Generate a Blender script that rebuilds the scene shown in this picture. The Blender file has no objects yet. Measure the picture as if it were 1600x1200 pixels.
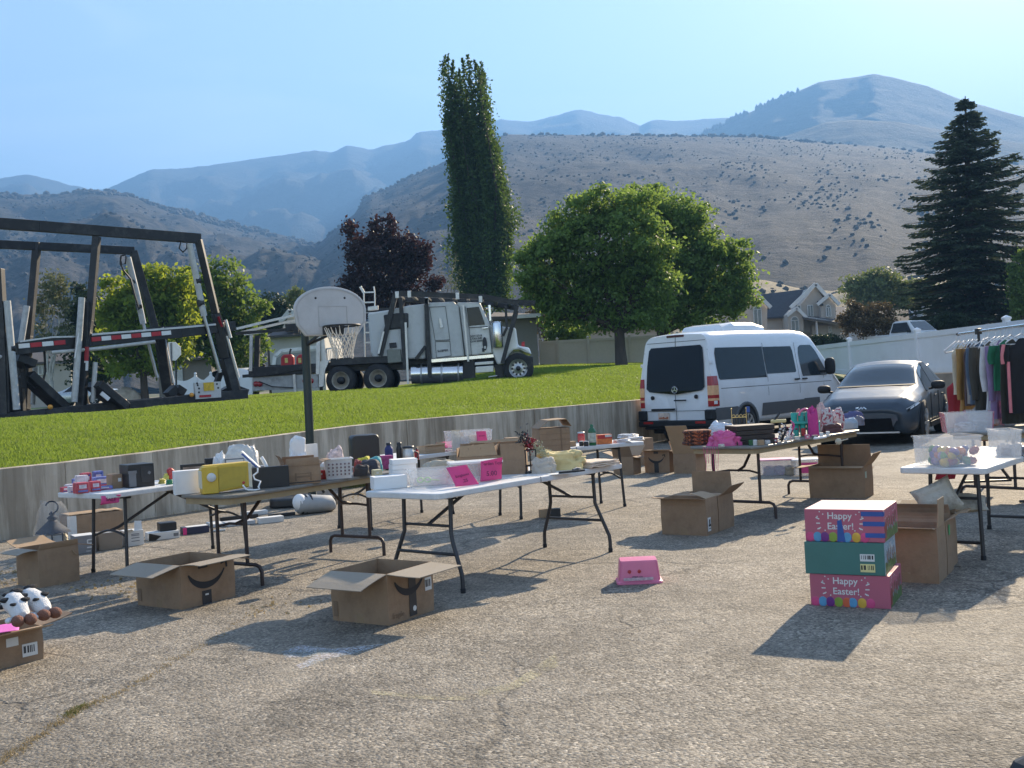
import bpy, bmesh, math, random
import numpy as np
from mathutils import Vector, Matrix, noise
R = math.radians
random.seed(7); RNG = np.random.default_rng(7)
scn = bpy.context.scene
COL = scn.collection
# ------------------------------------------------------------------ camera
FPX, ROLL, EYE = 1650.0, R(3.1), 1.48
cr, sr = math.cos(ROLL), math.sin(ROLL)
RIGHT, UP, FWD = Vector((cr, 0, -sr)), Vector((sr, 0, cr)), Vector((0, 1, 0))
CAM = Vector((0, 0, EYE))
cd = bpy.data.cameras.new('camera'); cam = bpy.data.objects.new('camera', cd); COL.objects.link(cam)
cd.sensor_fit = 'HORIZONTAL'; cd.sensor_width = 36; cd.lens = FPX / 1600 * 36
cd.clip_start = .05; cd.clip_end = 30000
cam.matrix_world = Matrix(((RIGHT.x, UP.x, -FWD.x, 0), (RIGHT.y, UP.y, -FWD.y, 0), (RIGHT.z, UP.z, -FWD.z, EYE), (0, 0, 0, 1)))
scn.camera = cam
def ray(px, py): return RIGHT * ((px - 800) / FPX) + UP * ((600 - py) / FPX) + FWD
def at(px, py, z=0.0):                       # where the sight line meets the height z
    d = ray(px, py); return CAM + d * ((z - EYE) / d.z)
def dep(px, py, Y): return CAM + ray(px, py) * Y
def onpl(px, py, P, dx, dy):                 # where it meets an upright plane through P along (dx,dy)
    d = ray(px, py); n = Vector((-dy, dx, 0)); return CAM + d * ((P - CAM).dot(n) / d.dot(n))
def ang(v): return math.atan2(v.y, v.x)
def fit3(near, left, right, z=0.0):          # near corner, rotation, width to the right edge, depth to the left edge
    n, l, r = at(*near, z), at(*left, z), at(*right, z)
    a1, a2 = ang(r - n), ang(l - n) - math.pi / 2
    return n, (a1 + a2) / 2, (r - n).length, (l - n).length
# ------------------------------------------------------------------ materials
MATS = {}
def nd(nt, t, **k):
    n = nt.nodes.new(t)
    for a, b in k.items(): setattr(n, a, b)
    return n
def mat(name, col, rough=.6, metal=0., var=.12, scale=8., bump=0., bscale=None, spec=.5, trans=0., alpha=1., coat=0., emis=None, transl=0., aniso=None, dirt=None, stretch=None):
    if name in MATS: return MATS[name]
    m = bpy.data.materials.new(name); m.use_nodes = True; nt = m.node_tree
    b = nt.nodes['Principled BSDF']; L = nt.links.new
    b.inputs['Roughness'].default_value = rough; b.inputs['Metallic'].default_value = metal
    b.inputs['Specular IOR Level'].default_value = spec
    b.inputs['Transmission Weight'].default_value = trans; b.inputs['Coat Weight'].default_value = coat
    b.inputs['Alpha'].default_value = alpha
    tc = nd(nt, 'ShaderNodeTexCoord')
    mp = nd(nt, 'ShaderNodeMapping'); L(tc.outputs['Object'], mp.inputs[0])
    if stretch: mp.inputs['Scale'].default_value = stretch
    nz = nd(nt, 'ShaderNodeTexNoise'); nz.inputs['Scale'].default_value = scale; nz.inputs['Detail'].default_value = 5; nz.inputs['Roughness'].default_value = .6
    L(mp.outputs[0], nz.inputs['Vector'])
    cr_ = nd(nt, 'ShaderNodeValToRGB')
    cr_.color_ramp.elements[0].position = .3; cr_.color_ramp.elements[1].position = .7
    lo = [max(0, c * (1 - var)) for c in col[:3]]; hi = [min(1, c * (1 + var)) for c in col[:3]]
    cr_.color_ramp.elements[0].color = lo + [1]; cr_.color_ramp.elements[1].color = hi + [1]
    L(nz.outputs['Fac'], cr_.inputs[0]); out = cr_.outputs[0]
    if dirt:
        n2 = nd(nt, 'ShaderNodeTexNoise'); n2.inputs['Scale'].default_value = dirt[1]; n2.inputs['Detail'].default_value = 8; n2.inputs['Roughness'].default_value = .7
        L(mp.outputs[0], n2.inputs['Vector'])
        r2 = nd(nt, 'ShaderNodeValToRGB'); r2.color_ramp.elements[0].position = .5 if dirt[2] < .9 else .45; r2.color_ramp.elements[1].position = .7 if dirt[2] < .9 else .49
        L(n2.outputs['Fac'], r2.inputs[0])
        mx = nd(nt, 'ShaderNodeMix', data_type='RGBA'); ml = nd(nt, 'ShaderNodeMath', operation='MULTIPLY'); ml.inputs[1].default_value = dirt[2]
        L(r2.outputs[0], ml.inputs[0]); L(ml.outputs[0], mx.inputs[0]); L(out, mx.inputs[6]); mx.inputs[7].default_value = list(dirt[0]) + [1]
        out = mx.outputs[2]
    L(out, b.inputs['Base Color'])
    rr = nd(nt, 'ShaderNodeMapRange'); rr.inputs['To Min'].default_value = max(0, rough - .08); rr.inputs['To Max'].default_value = min(1, rough + .1)
    L(nz.outputs['Fac'], rr.inputs[0]); L(rr.outputs[0], b.inputs['Roughness'])
    if bump:
        bn = nd(nt, 'ShaderNodeTexNoise'); bn.inputs['Scale'].default_value = bscale or scale * 3; bn.inputs['Detail'].default_value = 6
        L(mp.outputs[0], bn.inputs['Vector'])
        bp = nd(nt, 'ShaderNodeBump'); bp.inputs['Strength'].default_value = bump; bp.inputs['Distance'].default_value = .02
        L(bn.outputs['Fac'], bp.inputs['Height']); L(bp.outputs[0], b.inputs['Normal'])
    if emis: b.inputs['Emission Color'].default_value = list(emis[0]) + [1]; b.inputs['Emission Strength'].default_value = emis[1]
    if transl:
        tr = nd(nt, 'ShaderNodeBsdfTranslucent'); L(out, tr.inputs['Color'])
        ms = nd(nt, 'ShaderNodeMixShader'); ms.inputs[0].default_value = transl
        L(b.outputs[0], ms.inputs[1]); L(tr.outputs[0], ms.inputs[2])
        L(ms.outputs[0], nt.nodes['Material Output'].inputs['Surface'])
    MATS[name] = m; return m
def leafmat(name, c1, c2, transl=.45, tcol=None, cs=.35):
    if name in MATS: return MATS[name]
    m = bpy.data.materials.new(name); m.use_nodes = True; nt = m.node_tree; L = nt.links.new
    b = nt.nodes['Principled BSDF']; b.inputs['Roughness'].default_value = .55; b.inputs['Specular IOR Level'].default_value = .25
    g = nd(nt, 'ShaderNodeNewGeometry'); tc = nd(nt, 'ShaderNodeTexCoord')
    nz = nd(nt, 'ShaderNodeTexNoise'); nz.inputs['Scale'].default_value = cs; L(tc.outputs['Object'], nz.inputs['Vector'])
    ad = nd(nt, 'ShaderNodeMath', operation='ADD'); L(g.outputs['Random Per Island'], ad.inputs[0]); L(nz.outputs['Fac'], ad.inputs[1])
    mr = nd(nt, 'ShaderNodeMapRange'); mr.inputs['From Min'].default_value = .3; mr.inputs['From Max'].default_value = 1.7; L(ad.outputs[0], mr.inputs[0])
    mx = nd(nt, 'ShaderNodeMix', data_type='RGBA'); L(mr.outputs[0], mx.inputs[0]); mx.inputs[6].default_value = list(c1) + [1]; mx.inputs[7].default_value = list(c2) + [1]
    L(mx.outputs[2], b.inputs['Base Color'])
    tr = nd(nt, 'ShaderNodeBsdfTranslucent')
    if tcol: tr.inputs['Color'].default_value = list(tcol) + [1]
    else: L(mx.outputs[2], tr.inputs['Color'])
    ms = nd(nt, 'ShaderNodeMixShader'); ms.inputs[0].default_value = transl
    L(b.outputs[0], ms.inputs[1]); L(tr.outputs[0], ms.inputs[2]); L(ms.outputs[0], nt.nodes['Material Output'].inputs['Surface'])
    MATS[name] = m; return m
# ------------------------------------------------------------------ mesh builder
V = Vector
class MB:
    def __init__(s): s.v = []; s.f = []; s.m = []; s.s = []
    def add(s, vs, fs, mi=0, sm=False):
        o = len(s.v); s.v += [tuple(v) for v in vs]
        for f in fs: s.f.append([i + o for i in f]); s.m.append(mi); s.s.append(sm)
        return s
    def hexa(s, p, mi=0): return s.add(p, [(0, 3, 2, 1), (4, 5, 6, 7), (0, 1, 5, 4), (1, 2, 6, 5), (2, 3, 7, 6), (3, 0, 4, 7)], mi)
    def box(s, lo, hi, mi=0):
        (a, b, c), (d, e, f) = lo, hi
        return s.hexa([(a, b, c), (d, b, c), (d, e, c), (a, e, c), (a, b, f), (d, b, f), (d, e, f), (a, e, f)], mi)
    def cbox(s, c, sz, rz=0, mi=0, rx=0, ry=0):
        M = Matrix.Translation(c) @ Matrix.Rotation(rz, 4, 'Z') @ Matrix.Rotation(ry, 4, 'Y') @ Matrix.Rotation(rx, 4, 'X')
        x, y, z = [q / 2 for q in sz]
        return s.hexa([M @ V(p) for p in [(-x, -y, -z), (x, -y, -z), (x, y, -z), (-x, y, -z), (-x, -y, z), (x, -y, z), (x, y, z), (-x, y, z)]], mi)
    def bar(s, p, q, w, h, mi=0, up=(0, 0, 1)):          # rectangular beam
        p, q = V(p), V(q); d = (q - p).normalized(); u = V(up)
        if abs(d.dot(u)) > .98: u = V((0, 1, 0))
        sd = d.cross(u).normalized() * w / 2; u = sd.cross(d).normalized() * h / 2
        return s.hexa([p - sd - u, p + sd - u, q + sd - u, q - sd - u, p - sd + u, p + sd + u, q + sd + u, q - sd + u], mi)
    def tube(s, pts, r, n=8, mi=0, cap=True, sm=True):
        pts = [V(p) for p in pts]; k = len(pts); rs = r if isinstance(r, (list, tuple)) else [r] * k
        vs = []; fs = []; prev = None
        for i, p in enumerate(pts):
            d = (pts[min(i + 1, k - 1)] - pts[max(i - 1, 0)])
            d = d.normalized() if d.length > 1e-9 else V((0, 0, 1))
            if prev is None:
                a = V((0, 0, 1)) if abs(d.z) < .9 else V((1, 0, 0)); u = d.cross(a).normalized()
            else: u = (prev - d * prev.dot(d)).normalized()
            prev = u; w = d.cross(u)
            for j in range(n):
                t = 2 * math.pi * j / n; vs.append(p + (u * math.cos(t) + w * math.sin(t)) * rs[i])
        for i in range(k - 1):
            for j in range(n): fs.append((i * n + j, i * n + (j + 1) % n, (i + 1) * n + (j + 1) % n, (i + 1) * n + j))
        s.add(vs, fs, mi, sm)
        if cap: s.add([vs[j] for j in range(n)][::-1], [tuple(range(n))], mi); s.add(vs[-n:], [tuple(range(n))], mi)
        return s
    def lathe(s, prof, n=16, c=(0, 0, 0), mi=0, sm=True, axis=None, cap=True):
        vs = []; k = len(prof); c = V(c)
        rot = V((0, 0, 1)).rotation_difference(V(axis)).to_matrix() if axis else Matrix.Identity(3)
        for r, z in prof:
            for j in range(n): t = 2 * math.pi * j / n; vs.append(c + rot @ V((r * math.cos(t), r * math.sin(t), z)))
        fs = [(i * n + j, i * n + (j + 1) % n, (i + 1) * n + (j + 1) % n, (i + 1) * n + j) for i in range(k - 1) for j in range(n)]
        s.add(vs, fs, mi, sm)
        if not cap: return s
        if prof[0][0] > 1e-4: s.add(vs[:n][::-1], [tuple(range(n))], mi)
        if prof[-1][0] > 1e-4: s.add(vs[-n:], [tuple(range(n))], mi)
        return s
    def prism(s, out, ext, mi=0, sm=False):               # outline extruded by a vector
        out = [V(p) for p in out]; e = V(ext); n = len(out)
        return s.add(out + [p + e for p in out], [tuple(range(n))[::-1], tuple(range(n, 2 * n))] + [(i, (i + 1) % n, n + (i + 1) % n, n + i) for i in range(n)], mi, sm)
    def loft(s, secs, mi=0, sm=True, cap=True, closed=True):
        n = len(secs[0]); vs = [p for c in secs for p in c]; fs = []
        for i in range(len(secs) - 1):
            for j in range(n if closed else n - 1): fs.append((i * n + j, i * n + (j + 1) % n, (i + 1) * n + (j + 1) % n, (i + 1) * n + j))
        s.add(vs, fs, mi, sm)
        if cap and closed: s.add(secs[0][::-1], [tuple(range(n))], mi); s.add(secs[-1], [tuple(range(n))], mi)
        return s
    def ell(s, c, r, mi=0, seg=12, ring=8, jit=0., fr=2., rz=0., sq=1.):
        c = V(c); vs = []; fs = []; sd = random.random() * 50
        for i in range(ring + 1):
            ph = math.pi * i / ring
            for j in range(seg):
                t = 2 * math.pi * j / seg
                d = V((math.sin(ph) * math.cos(t), math.sin(ph) * math.sin(t), math.cos(ph)))
                if sq != 1: d = V([math.copysign(abs(q) ** sq, q) for q in d])
                k = 1 + jit * noise.noise(d * fr + V((sd, sd, sd)))
                p = V((d.x * r[0] * k, d.y * r[1] * k, d.z * r[2] * k)); p.rotate(Matrix.Rotation(rz, 3, 'Z')); vs.append(c + p)
        for i in range(ring):
            for j in range(seg): fs.append((i * seg + j, (i + 1) * seg + j, (i + 1) * seg + (j + 1) % seg, i * seg + (j + 1) % seg))
        return s.add(vs, fs, mi, True)
    def grid(s, fn, nu, nv, mi=0, sm=True):
        vs = [fn(i / nu, j / nv) for j in range(nv + 1) for i in range(nu + 1)]
        return s.add(vs, [(j * (nu + 1) + i, j * (nu + 1) + i + 1, (j + 1) * (nu + 1) + i + 1, (j + 1) * (nu + 1) + i) for j in range(nv) for i in range(nu)], mi, sm)
    def build(s, name, mats, parent=None, bevel=0., seg=2, solid=0., sub=0, loc=None, rz=0.):
        me = bpy.data.meshes.new(name); me.from_pydata(s.v, [], s.f)
        for m in (mats if isinstance(mats, (list, tuple)) else [mats]): me.materials.append(m)
        me.polygons.foreach_set('material_index', s.m); me.polygons.foreach_set('use_smooth', s.s)
        me.update()
        o = bpy.data.objects.new(name, me); COL.objects.link(o)
        if parent: o.parent = parent
        if loc is not None: o.location = loc; o.rotation_euler.z = rz
        if solid: md = o.modifiers.new('s', 'SOLIDIFY'); md.thickness = solid; md.offset = 0
        if sub: md = o.modifiers.new('u', 'SUBSURF'); md.levels = md.render_levels = sub
        if bevel: md = o.modifiers.new('b', 'BEVEL'); md.width = bevel; md.segments = seg; md.limit_method = 'ANGLE'; md.angle_limit = R(40)
        return o
def tag(o, label=None, cat=None, group=None, kind=None):
    if label: o['label'] = label
    if cat: o['category'] = cat
    if group: o['group'] = group
    if kind: o['kind'] = kind
    return o
def thing(name, label, cat, loc=(0, 0, 0), rz=0., group=None):
    o = bpy.data.objects.new(name, None); COL.objects.link(o); o.empty_display_size = .1
    o.location = loc; o.rotation_euler = (0, 0, rz); return tag(o, label, cat, group)
def one(mb, name, label, cat, mats, loc=(0, 0, 0), rz=0., group=None, **k):   # a thing that is one mesh
    o = mb.build(name, mats, None, **k); o.location = loc; o.rotation_euler.z = rz
    return tag(o, label, cat, group)
def npmesh(name, verts, nper, mats, parent=None, tri=False, smooth=False):    # many separate small faces
    n = len(verts) // nper; me = bpy.data.meshes.new(name)
    me.vertices.add(len(verts)); me.vertices.foreach_set('co', verts.astype(np.float32).ravel())
    me.loops.add(n * nper); me.loops.foreach_set('vertex_index', np.arange(n * nper, dtype=np.int32))
    me.polygons.add(n); me.polygons.foreach_set('loop_start', np.arange(0, n * nper, nper, dtype=np.int32))
    me.polygons.foreach_set('loop_total', np.full(n, nper, dtype=np.int32))
    for m in (mats if isinstance(mats, (list, tuple)) else [mats]): me.materials.append(m)
    me.update(calc_edges=True); me.validate()
    o = bpy.data.objects.new(name, me); COL.objects.link(o)
    if parent: o.parent = parent
    return o
def textmesh(txt, size, name, m, parent, M, depth=.0006, align='CENTER', sp=1.0):     # lettering as a mesh; M places the text's xy plane
    cu = bpy.data.curves.new('lettering', 'FONT'); cu.body = txt; cu.size = size; cu.extrude = depth; cu.align_x = align; cu.align_y = 'CENTER'; cu.space_character = sp
    cu.offset = size * .012; cu.resolution_u = 4
    t = bpy.data.objects.new('lettering_curve', cu); COL.objects.link(t)
    dg = bpy.context.evaluated_depsgraph_get(); me = bpy.data.meshes.new_from_object(t.evaluated_get(dg))
    bpy.data.objects.remove(t); bpy.data.curves.remove(cu)
    me.materials.clear(); me.materials.append(m)
    o = bpy.data.objects.new(name, me); COL.objects.link(o); o.parent = parent; o.matrix_local = M
    return o
def frame(o, x, y):                          # matrix: origin o, text axis x, text up y
    x = V(x).normalized(); y = V(y).normalized(); z = x.cross(y)
    return Matrix(((x.x, y.x, z.x, o[0]), (x.y, y.y, z.y, o[1]), (x.z, y.z, z.z, o[2]), (0, 0, 0, 1)))
FX = lambda x, z, y=0: frame((x, y, z), (1, 0, 0), (0, 0, 1))     # on a face that looks along -y
FL = lambda y, z, x=0: frame((x, y, z), (0, -1, 0), (0, 0, 1))    # on a face that looks along -x
def smooth(a, b, x): t = min(1, max(0, (x - a) / (b - a))); return t * t * (3 - 2 * t)
def lerp(a, b, t): return a + (b - a) * t
def pro(pts, x):                             # piecewise-linear profile
    if x <= pts[0][0]: return pts[0][1]
    for (a, b), (c, d) in zip(pts, pts[1:]):
        if x <= c: return b + (d - b) * (x - a) / (c - a)
    return pts[-1][1]
def build_each(mb, name, mats, parent, **k):                       # every separate piece becomes a mesh of its own
    p = list(range(len(mb.v)))
    def fd(a):
        while p[a] != a: p[a] = p[p[a]]; a = p[a]
        return a
    for f in mb.f:
        for a in f[1:]: p[fd(a)] = fd(f[0])
    gr = {}
    for i, f in enumerate(mb.f): gr.setdefault(fd(f[0]), []).append(i)
    for ids in gr.values():
        m = MB(); mp_ = {}
        for i in ids:
            for a in mb.f[i]:
                if a not in mp_: mp_[a] = len(m.v); m.v.append(mb.v[a])
            m.f.append([mp_[a] for a in mb.f[i]]); m.m.append(mb.m[i]); m.s.append(mb.s[i])
        m.build(name, mats, parent, **k)
MB.each = build_each
# ================================================================== light and air
SUN_AZ, SUN_EL = R(29.5), R(25.5)            # azimuth measured from +Y towards +X
w = bpy.data.worlds.new('World'); scn.world = w; w.use_nodes = True; nt = w.node_tree; L = nt.links.new
bg = nt.nodes['Background']; sky = nd(nt, 'ShaderNodeTexSky', sky_type='NISHITA'); sky.sun_disc = False
sky.sun_elevation = SUN_EL; sky.sun_rotation = SUN_AZ; sky.altitude = 1200; sky.air_density = 1.1; sky.dust_density = .7; sky.ozone_density = 1.4
tc = nd(nt, 'ShaderNodeTexCoord'); mp = nd(nt, 'ShaderNodeMapping'); mp.inputs['Scale'].default_value = (1.6, 1.6, 7.0); mp.inputs['Rotation'].default_value = (0, .25, .4)
L(tc.outputs['Generated'], mp.inputs[0])
nz = nd(nt, 'ShaderNodeTexNoise'); nz.inputs['Scale'].default_value = 1.5; nz.inputs['Detail'].default_value = 4; nz.inputs['Distortion'].default_value = .5; nz.inputs['Roughness'].default_value = .5
L(mp.outputs[0], nz.inputs['Vector'])
rp = nd(nt, 'ShaderNodeValToRGB'); rp.color_ramp.elements[0].position = .45; rp.color_ramp.elements[1].position = .85
rp.color_ramp.elements[0].color = (.10, .10, .10, 1); rp.color_ramp.elements[1].color = (.36, .36, .36, 1); L(nz.outputs['Fac'], rp.inputs[0])
mx = nd(nt, 'ShaderNodeMix', data_type='RGBA'); L(rp.outputs[0], mx.inputs[0]); L(sky.outputs[0], mx.inputs[6]); mx.inputs[7].default_value = (8.6, 8.8, 9.0, 1)
L(mx.outputs[2], bg.inputs['Color']); bg.inputs['Strength'].default_value = .07
sd = bpy.data.lights.new('sun', 'SUN'); sd.energy = 5.0; sd.angle = R(.6); sd.color = (1, .83, .60)
so = bpy.data.objects.new('sun', sd); COL.objects.link(so)
tosun = V((math.sin(SUN_AZ) * math.cos(SUN_EL), math.cos(SUN_AZ) * math.cos(SUN_EL), math.sin(SUN_EL)))
so.rotation_euler = tosun.to_track_quat('Z', 'Y').to_euler(); so.location = (30, 40, 60)
scn.view_settings.view_transform = 'Standard'; scn.view_settings.look = 'None'; scn.view_settings.exposure = 1.84; scn.view_settings.gamma = 1
scn.render.engine = 'CYCLES'; cy = scn.cycles; cy.use_denoising = True; cy.max_bounces = 6; cy.transparent_max_bounces = 12
cy.diffuse_bounces = 3; cy.glossy_bounces = 3; cy.transmission_bounces = 5; cy.volume_bounces = 0; cy.caustics_reflective = cy.caustics_refractive = False
# ================================================================== ground heights
W0, W1 = at(0, 845), at(1000, 692)
WD = (W1 - W0).normalized(); WN = V((-WD.y, WD.x, 0)); FEN = 11.0
TC = (FEN - W0.x) / WD.x                      # where the wall turns along the vinyl fence
CORNER = W0 + WD * TC
def ts(x, y): r = V((x, y, 0)) - W0; return r.dot(WD), r.dot(WN)
def wtop(t): return .82 + .15 * smooth(0, 7, t)
def Zout(x, y):
    t, s = ts(x, y); tcl = min(24, max(-12, t))
    zc = 1.2 + .0205 * tcl + .22 * smooth(20, 28, t) * smooth(-.15, .02, x / max(y, 1))
    zl = wtop(t) - .06
    if s > 0:
        k = min(1, s / 8); zl = lerp(zl, zc, 1 - (1 - k) ** 1.6)
        a = smooth(-.12, .05, x / max(y, 1))
        zl += -.1 * smooth(9, 11.5, s) * (1 - a) + .05 * min(50, max(0, s - 10)) * a
    zr = 1.18 + .02 * min(80, max(0, y - 20))
    return lerp(zl, zr, smooth(-3, 6, x - FEN))
# ------------------------------------------------------------------ parking lot
def asphalt():
    m = bpy.data.materials.new('asphalt'); m.use_nodes = True; nt = m.node_tree; L = nt.links.new; b = nt.nodes['Principled BSDF']
    b.inputs['Roughness'].default_value = .82; b.inputs['Specular IOR Level'].default_value = .35
    tc = nd(nt, 'ShaderNodeTexCoord'); O = tc.outputs['Object']
    def noi(s, d=5, r=.6, src=O, dist=0):
        n = nd(nt, 'ShaderNodeTexNoise'); n.inputs['Scale'].default_value = s; n.inputs['Detail'].default_value = d; n.inputs['Roughness'].default_value = r; n.inputs['Distortion'].default_value = dist; L(src, n.inputs['Vector']); return n
    def ramp(src, *st):
        r = nd(nt, 'ShaderNodeValToRGB'); e = r.color_ramp.elements
        while len(e) < len(st): e.new(.5)
        for i, (p, c) in enumerate(st): e[i].position = p; e[i].color = (c if isinstance(c, tuple) else (c, c, c)) + (1,)
        L(src, r.inputs[0]); return r.outputs[0]
    def mixc(f, a, bb, t='MIX'):
        x = nd(nt, 'ShaderNodeMix', data_type='RGBA', blend_type=t)
        if isinstance(f, float): x.inputs[0].default_value = f
        else: L(f, x.inputs[0])
        for i, q in ((6, a), (7, bb)):
            if isinstance(q, tuple): x.inputs[i].default_value = q + (1,)
            else: L(q, x.inputs[i])
        return x.outputs[2]
    def vor(s, f='F1', src=O, rnd=1.):
        v = nd(nt, 'ShaderNodeTexVoronoi', feature=f); v.inputs['Scale'].default_value = s; v.inputs['Randomness'].default_value = rnd; L(src, v.inputs['Vector']); return v
    big = ramp(noi(.35, 6, .65).outputs['Fac'], (.3, (.235, .203, .16)), (.7, (.335, .292, .234)))
    mid = ramp(noi(5, 6, .7).outputs['Fac'], (.35, .78), (.65, 1.15))
    c = mixc(1., big, mid, 'MULTIPLY')
    v1 = vor(66); st = ramp(v1.outputs['Color'], (.0, .22), (.28, .55), (.5, .98), (.74, 1.25), (1., 2.3))
    fade = ramp(noi(1.1, 4, .6).outputs['Fac'], (.3, .5), (.7, 1.))
    c = mixc(fade, c, mixc(1., c, st, 'MULTIPLY'))
    v2 = vor(170); c = mixc(.55, c, mixc(1., c, ramp(v2.outputs['Color'], (.1, .5), (.55, 1.), (.95, 1.6)), 'MULTIPLY'))
    # cracks, wandering and broken
    n3 = noi(1.6, 5, .65); off = nd(nt, 'ShaderNodeMix', data_type='RGBA', blend_type='LINEAR_LIGHT'); off.inputs[0].default_value = .22; L(O, off.inputs[6]); L(n3.outputs['Color'], off.inputs[7])
    def crack(s, wd, lo, hi, ns):
        v = vor(s, 'DISTANCE_TO_EDGE', off.outputs[2]); k = ramp(v.outputs['Distance'], (0, 1.), (wd, 0.))
        mk = ramp(noi(ns, 3, .5).outputs['Fac'], (lo, 0.), (hi, 1.)); x = nd(nt, 'ShaderNodeMath', operation='MULTIPLY'); L(k, x.inputs[0]); L(mk, x.inputs[1]); return x.outputs[0]
    k1, k2 = crack(.45, .014, .46, .58, .35), crack(1.7, .035, .54, .64, .45)
    kk = nd(nt, 'ShaderNodeMath', operation='MAXIMUM'); L(k1, kk.inputs[0]); L(k2, kk.inputs[1])
    kd = nd(nt, 'ShaderNodeMath', operation='MULTIPLY'); L(kk.outputs[0], kd.inputs[0]); kd.inputs[1].default_value = .6; c = mixc(kd.outputs[0], c, (.06, .052, .043))
    worn = ramp(noi(.8, 6, .7, dist=.6).outputs['Fac'], (.42, 1.), (.68, .62)); c = mixc(1., c, worn, 'MULTIPLY')
    pale = ramp(noi(.55, 5, .65, dist=.8).outputs['Fac'], (.55, 0.), (.72, .45)); c = mixc(pale, c, (.36, .31, .24))
    pits = ramp(noi(14, 3, .6).outputs['Fac'], (.64, 0.), (.74, .8)); c = mixc(pits, c, (.07, .063, .055))
    L(c, b.inputs['Base Color'])
    h1 = nd(nt, 'ShaderNodeMath', operation='MULTIPLY_ADD'); L(v1.outputs['Distance'], h1.inputs[0]); h1.inputs[1].default_value = -.55; L(noi(30, 6, .7).outputs['Fac'], h1.inputs[2])
    h2 = nd(nt, 'ShaderNodeMath', operation='MULTIPLY_ADD'); L(kk.outputs[0], h2.inputs[0]); h2.inputs[1].default_value = -.7; L(h1.outputs[0], h2.inputs[2])
    h3 = nd(nt, 'ShaderNodeMath', operation='MULTIPLY_ADD'); L(noi(3, 3).outputs['Fac'], h3.inputs[0]); h3.inputs[1].default_value = 2.2; L(h2.outputs[0], h3.inputs[2])
    bp = nd(nt, 'ShaderNodeBump'); bp.inputs['Strength'].default_value = 1.0; bp.inputs['Distance'].default_value = .012; L(h3.outputs[0], bp.inputs['Height']); L(bp.outputs[0], b.inputs['Normal'])
    return m
ASPH = asphalt()
wl = W0 - WD * 26
mb = MB(); mb.add([wl, V((-50, -14, 0)), V((40, -14, 0)), V((FEN, -14, 0)), V((FEN, CORNER.y, 0)), CORNER], [(0, 1, 3, 4, 5)])
tag(mb.build('parking_lot', ASPH), kind='structure')
# ------------------------------------------------------------------ grass sheet, street, far ground
GR = mat('turf', (.07, .115, .02), .9, var=.5, scale=1.3, bump=.5, bscale=25, dirt=((.19, .16, .07), .45, .55))
mb = MB(); ntt, nss = 90, 60
def lawn(u, v):
    t = lerp(-26, TC + 22, u); s = lerp(0, 1, v) ** 1.7 * 75 + .16
    p = W0 + WD * t + WN * s; return V((p.x, p.y, Zout(p.x, p.y)))
mb.grid(lawn, ntt, nss); tag(mb.build('lawn', GR), kind='structure')
mb = MB(); mb.grid(lambda u, v: (lambda x, y: V((x, y, Zout(x, y))))(FEN + .12 + u ** 1.5 * 70, lerp(-14, 90, v)), 24, 40)
tag(mb.build('side_yard', mat('yard_soil', (.16, .13, .08), .95, var=.3, scale=.8, bump=.4, dirt=((.06, .08, .03), .3, .8))), kind='structure')
ST = mat('street_asphalt', (.11, .105, .1), .9, var=.2, scale=2, bump=.3)
mb = MB()
def street(u, v):
    t = lerp(-20, 21 + 14 * v, u); s = lerp(9.6, 24, v); p = W0 + WD * t + WN * s; return V((p.x, p.y, Zout(p.x, p.y) + .012))
mb.grid(street, 50, 12); tag(mb.build('street', ST), kind='structure')
DRY = mat('dry_ground', (.2, .165, .1), .95, var=.35, scale=.06, bump=.3, dirt=((.05, .065, .025), .03, .9))
mb = MB()
def far(u, v):
    a = lerp(-R(75), R(75), u); r = 40 * (60 ** v) if v > 0 else 40
    x, y = math.sin(a) * r, math.cos(a) * r; rr = min(r, 62); z = Zout(math.sin(a) * rr, math.cos(a) * rr)
    return V((x, y, z - .35 - .2 * (1 - v) + .012 * max(0, r - 70)))
mb.grid(far, 80, 40)
mb.add([(-900, -900, -.3), (900, -900, -.3), (900, 12, -.3), (-900, 12, -.3)], [(0, 1, 2, 3)])
tag(mb.build('ground', DRY), kind='structure')
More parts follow.
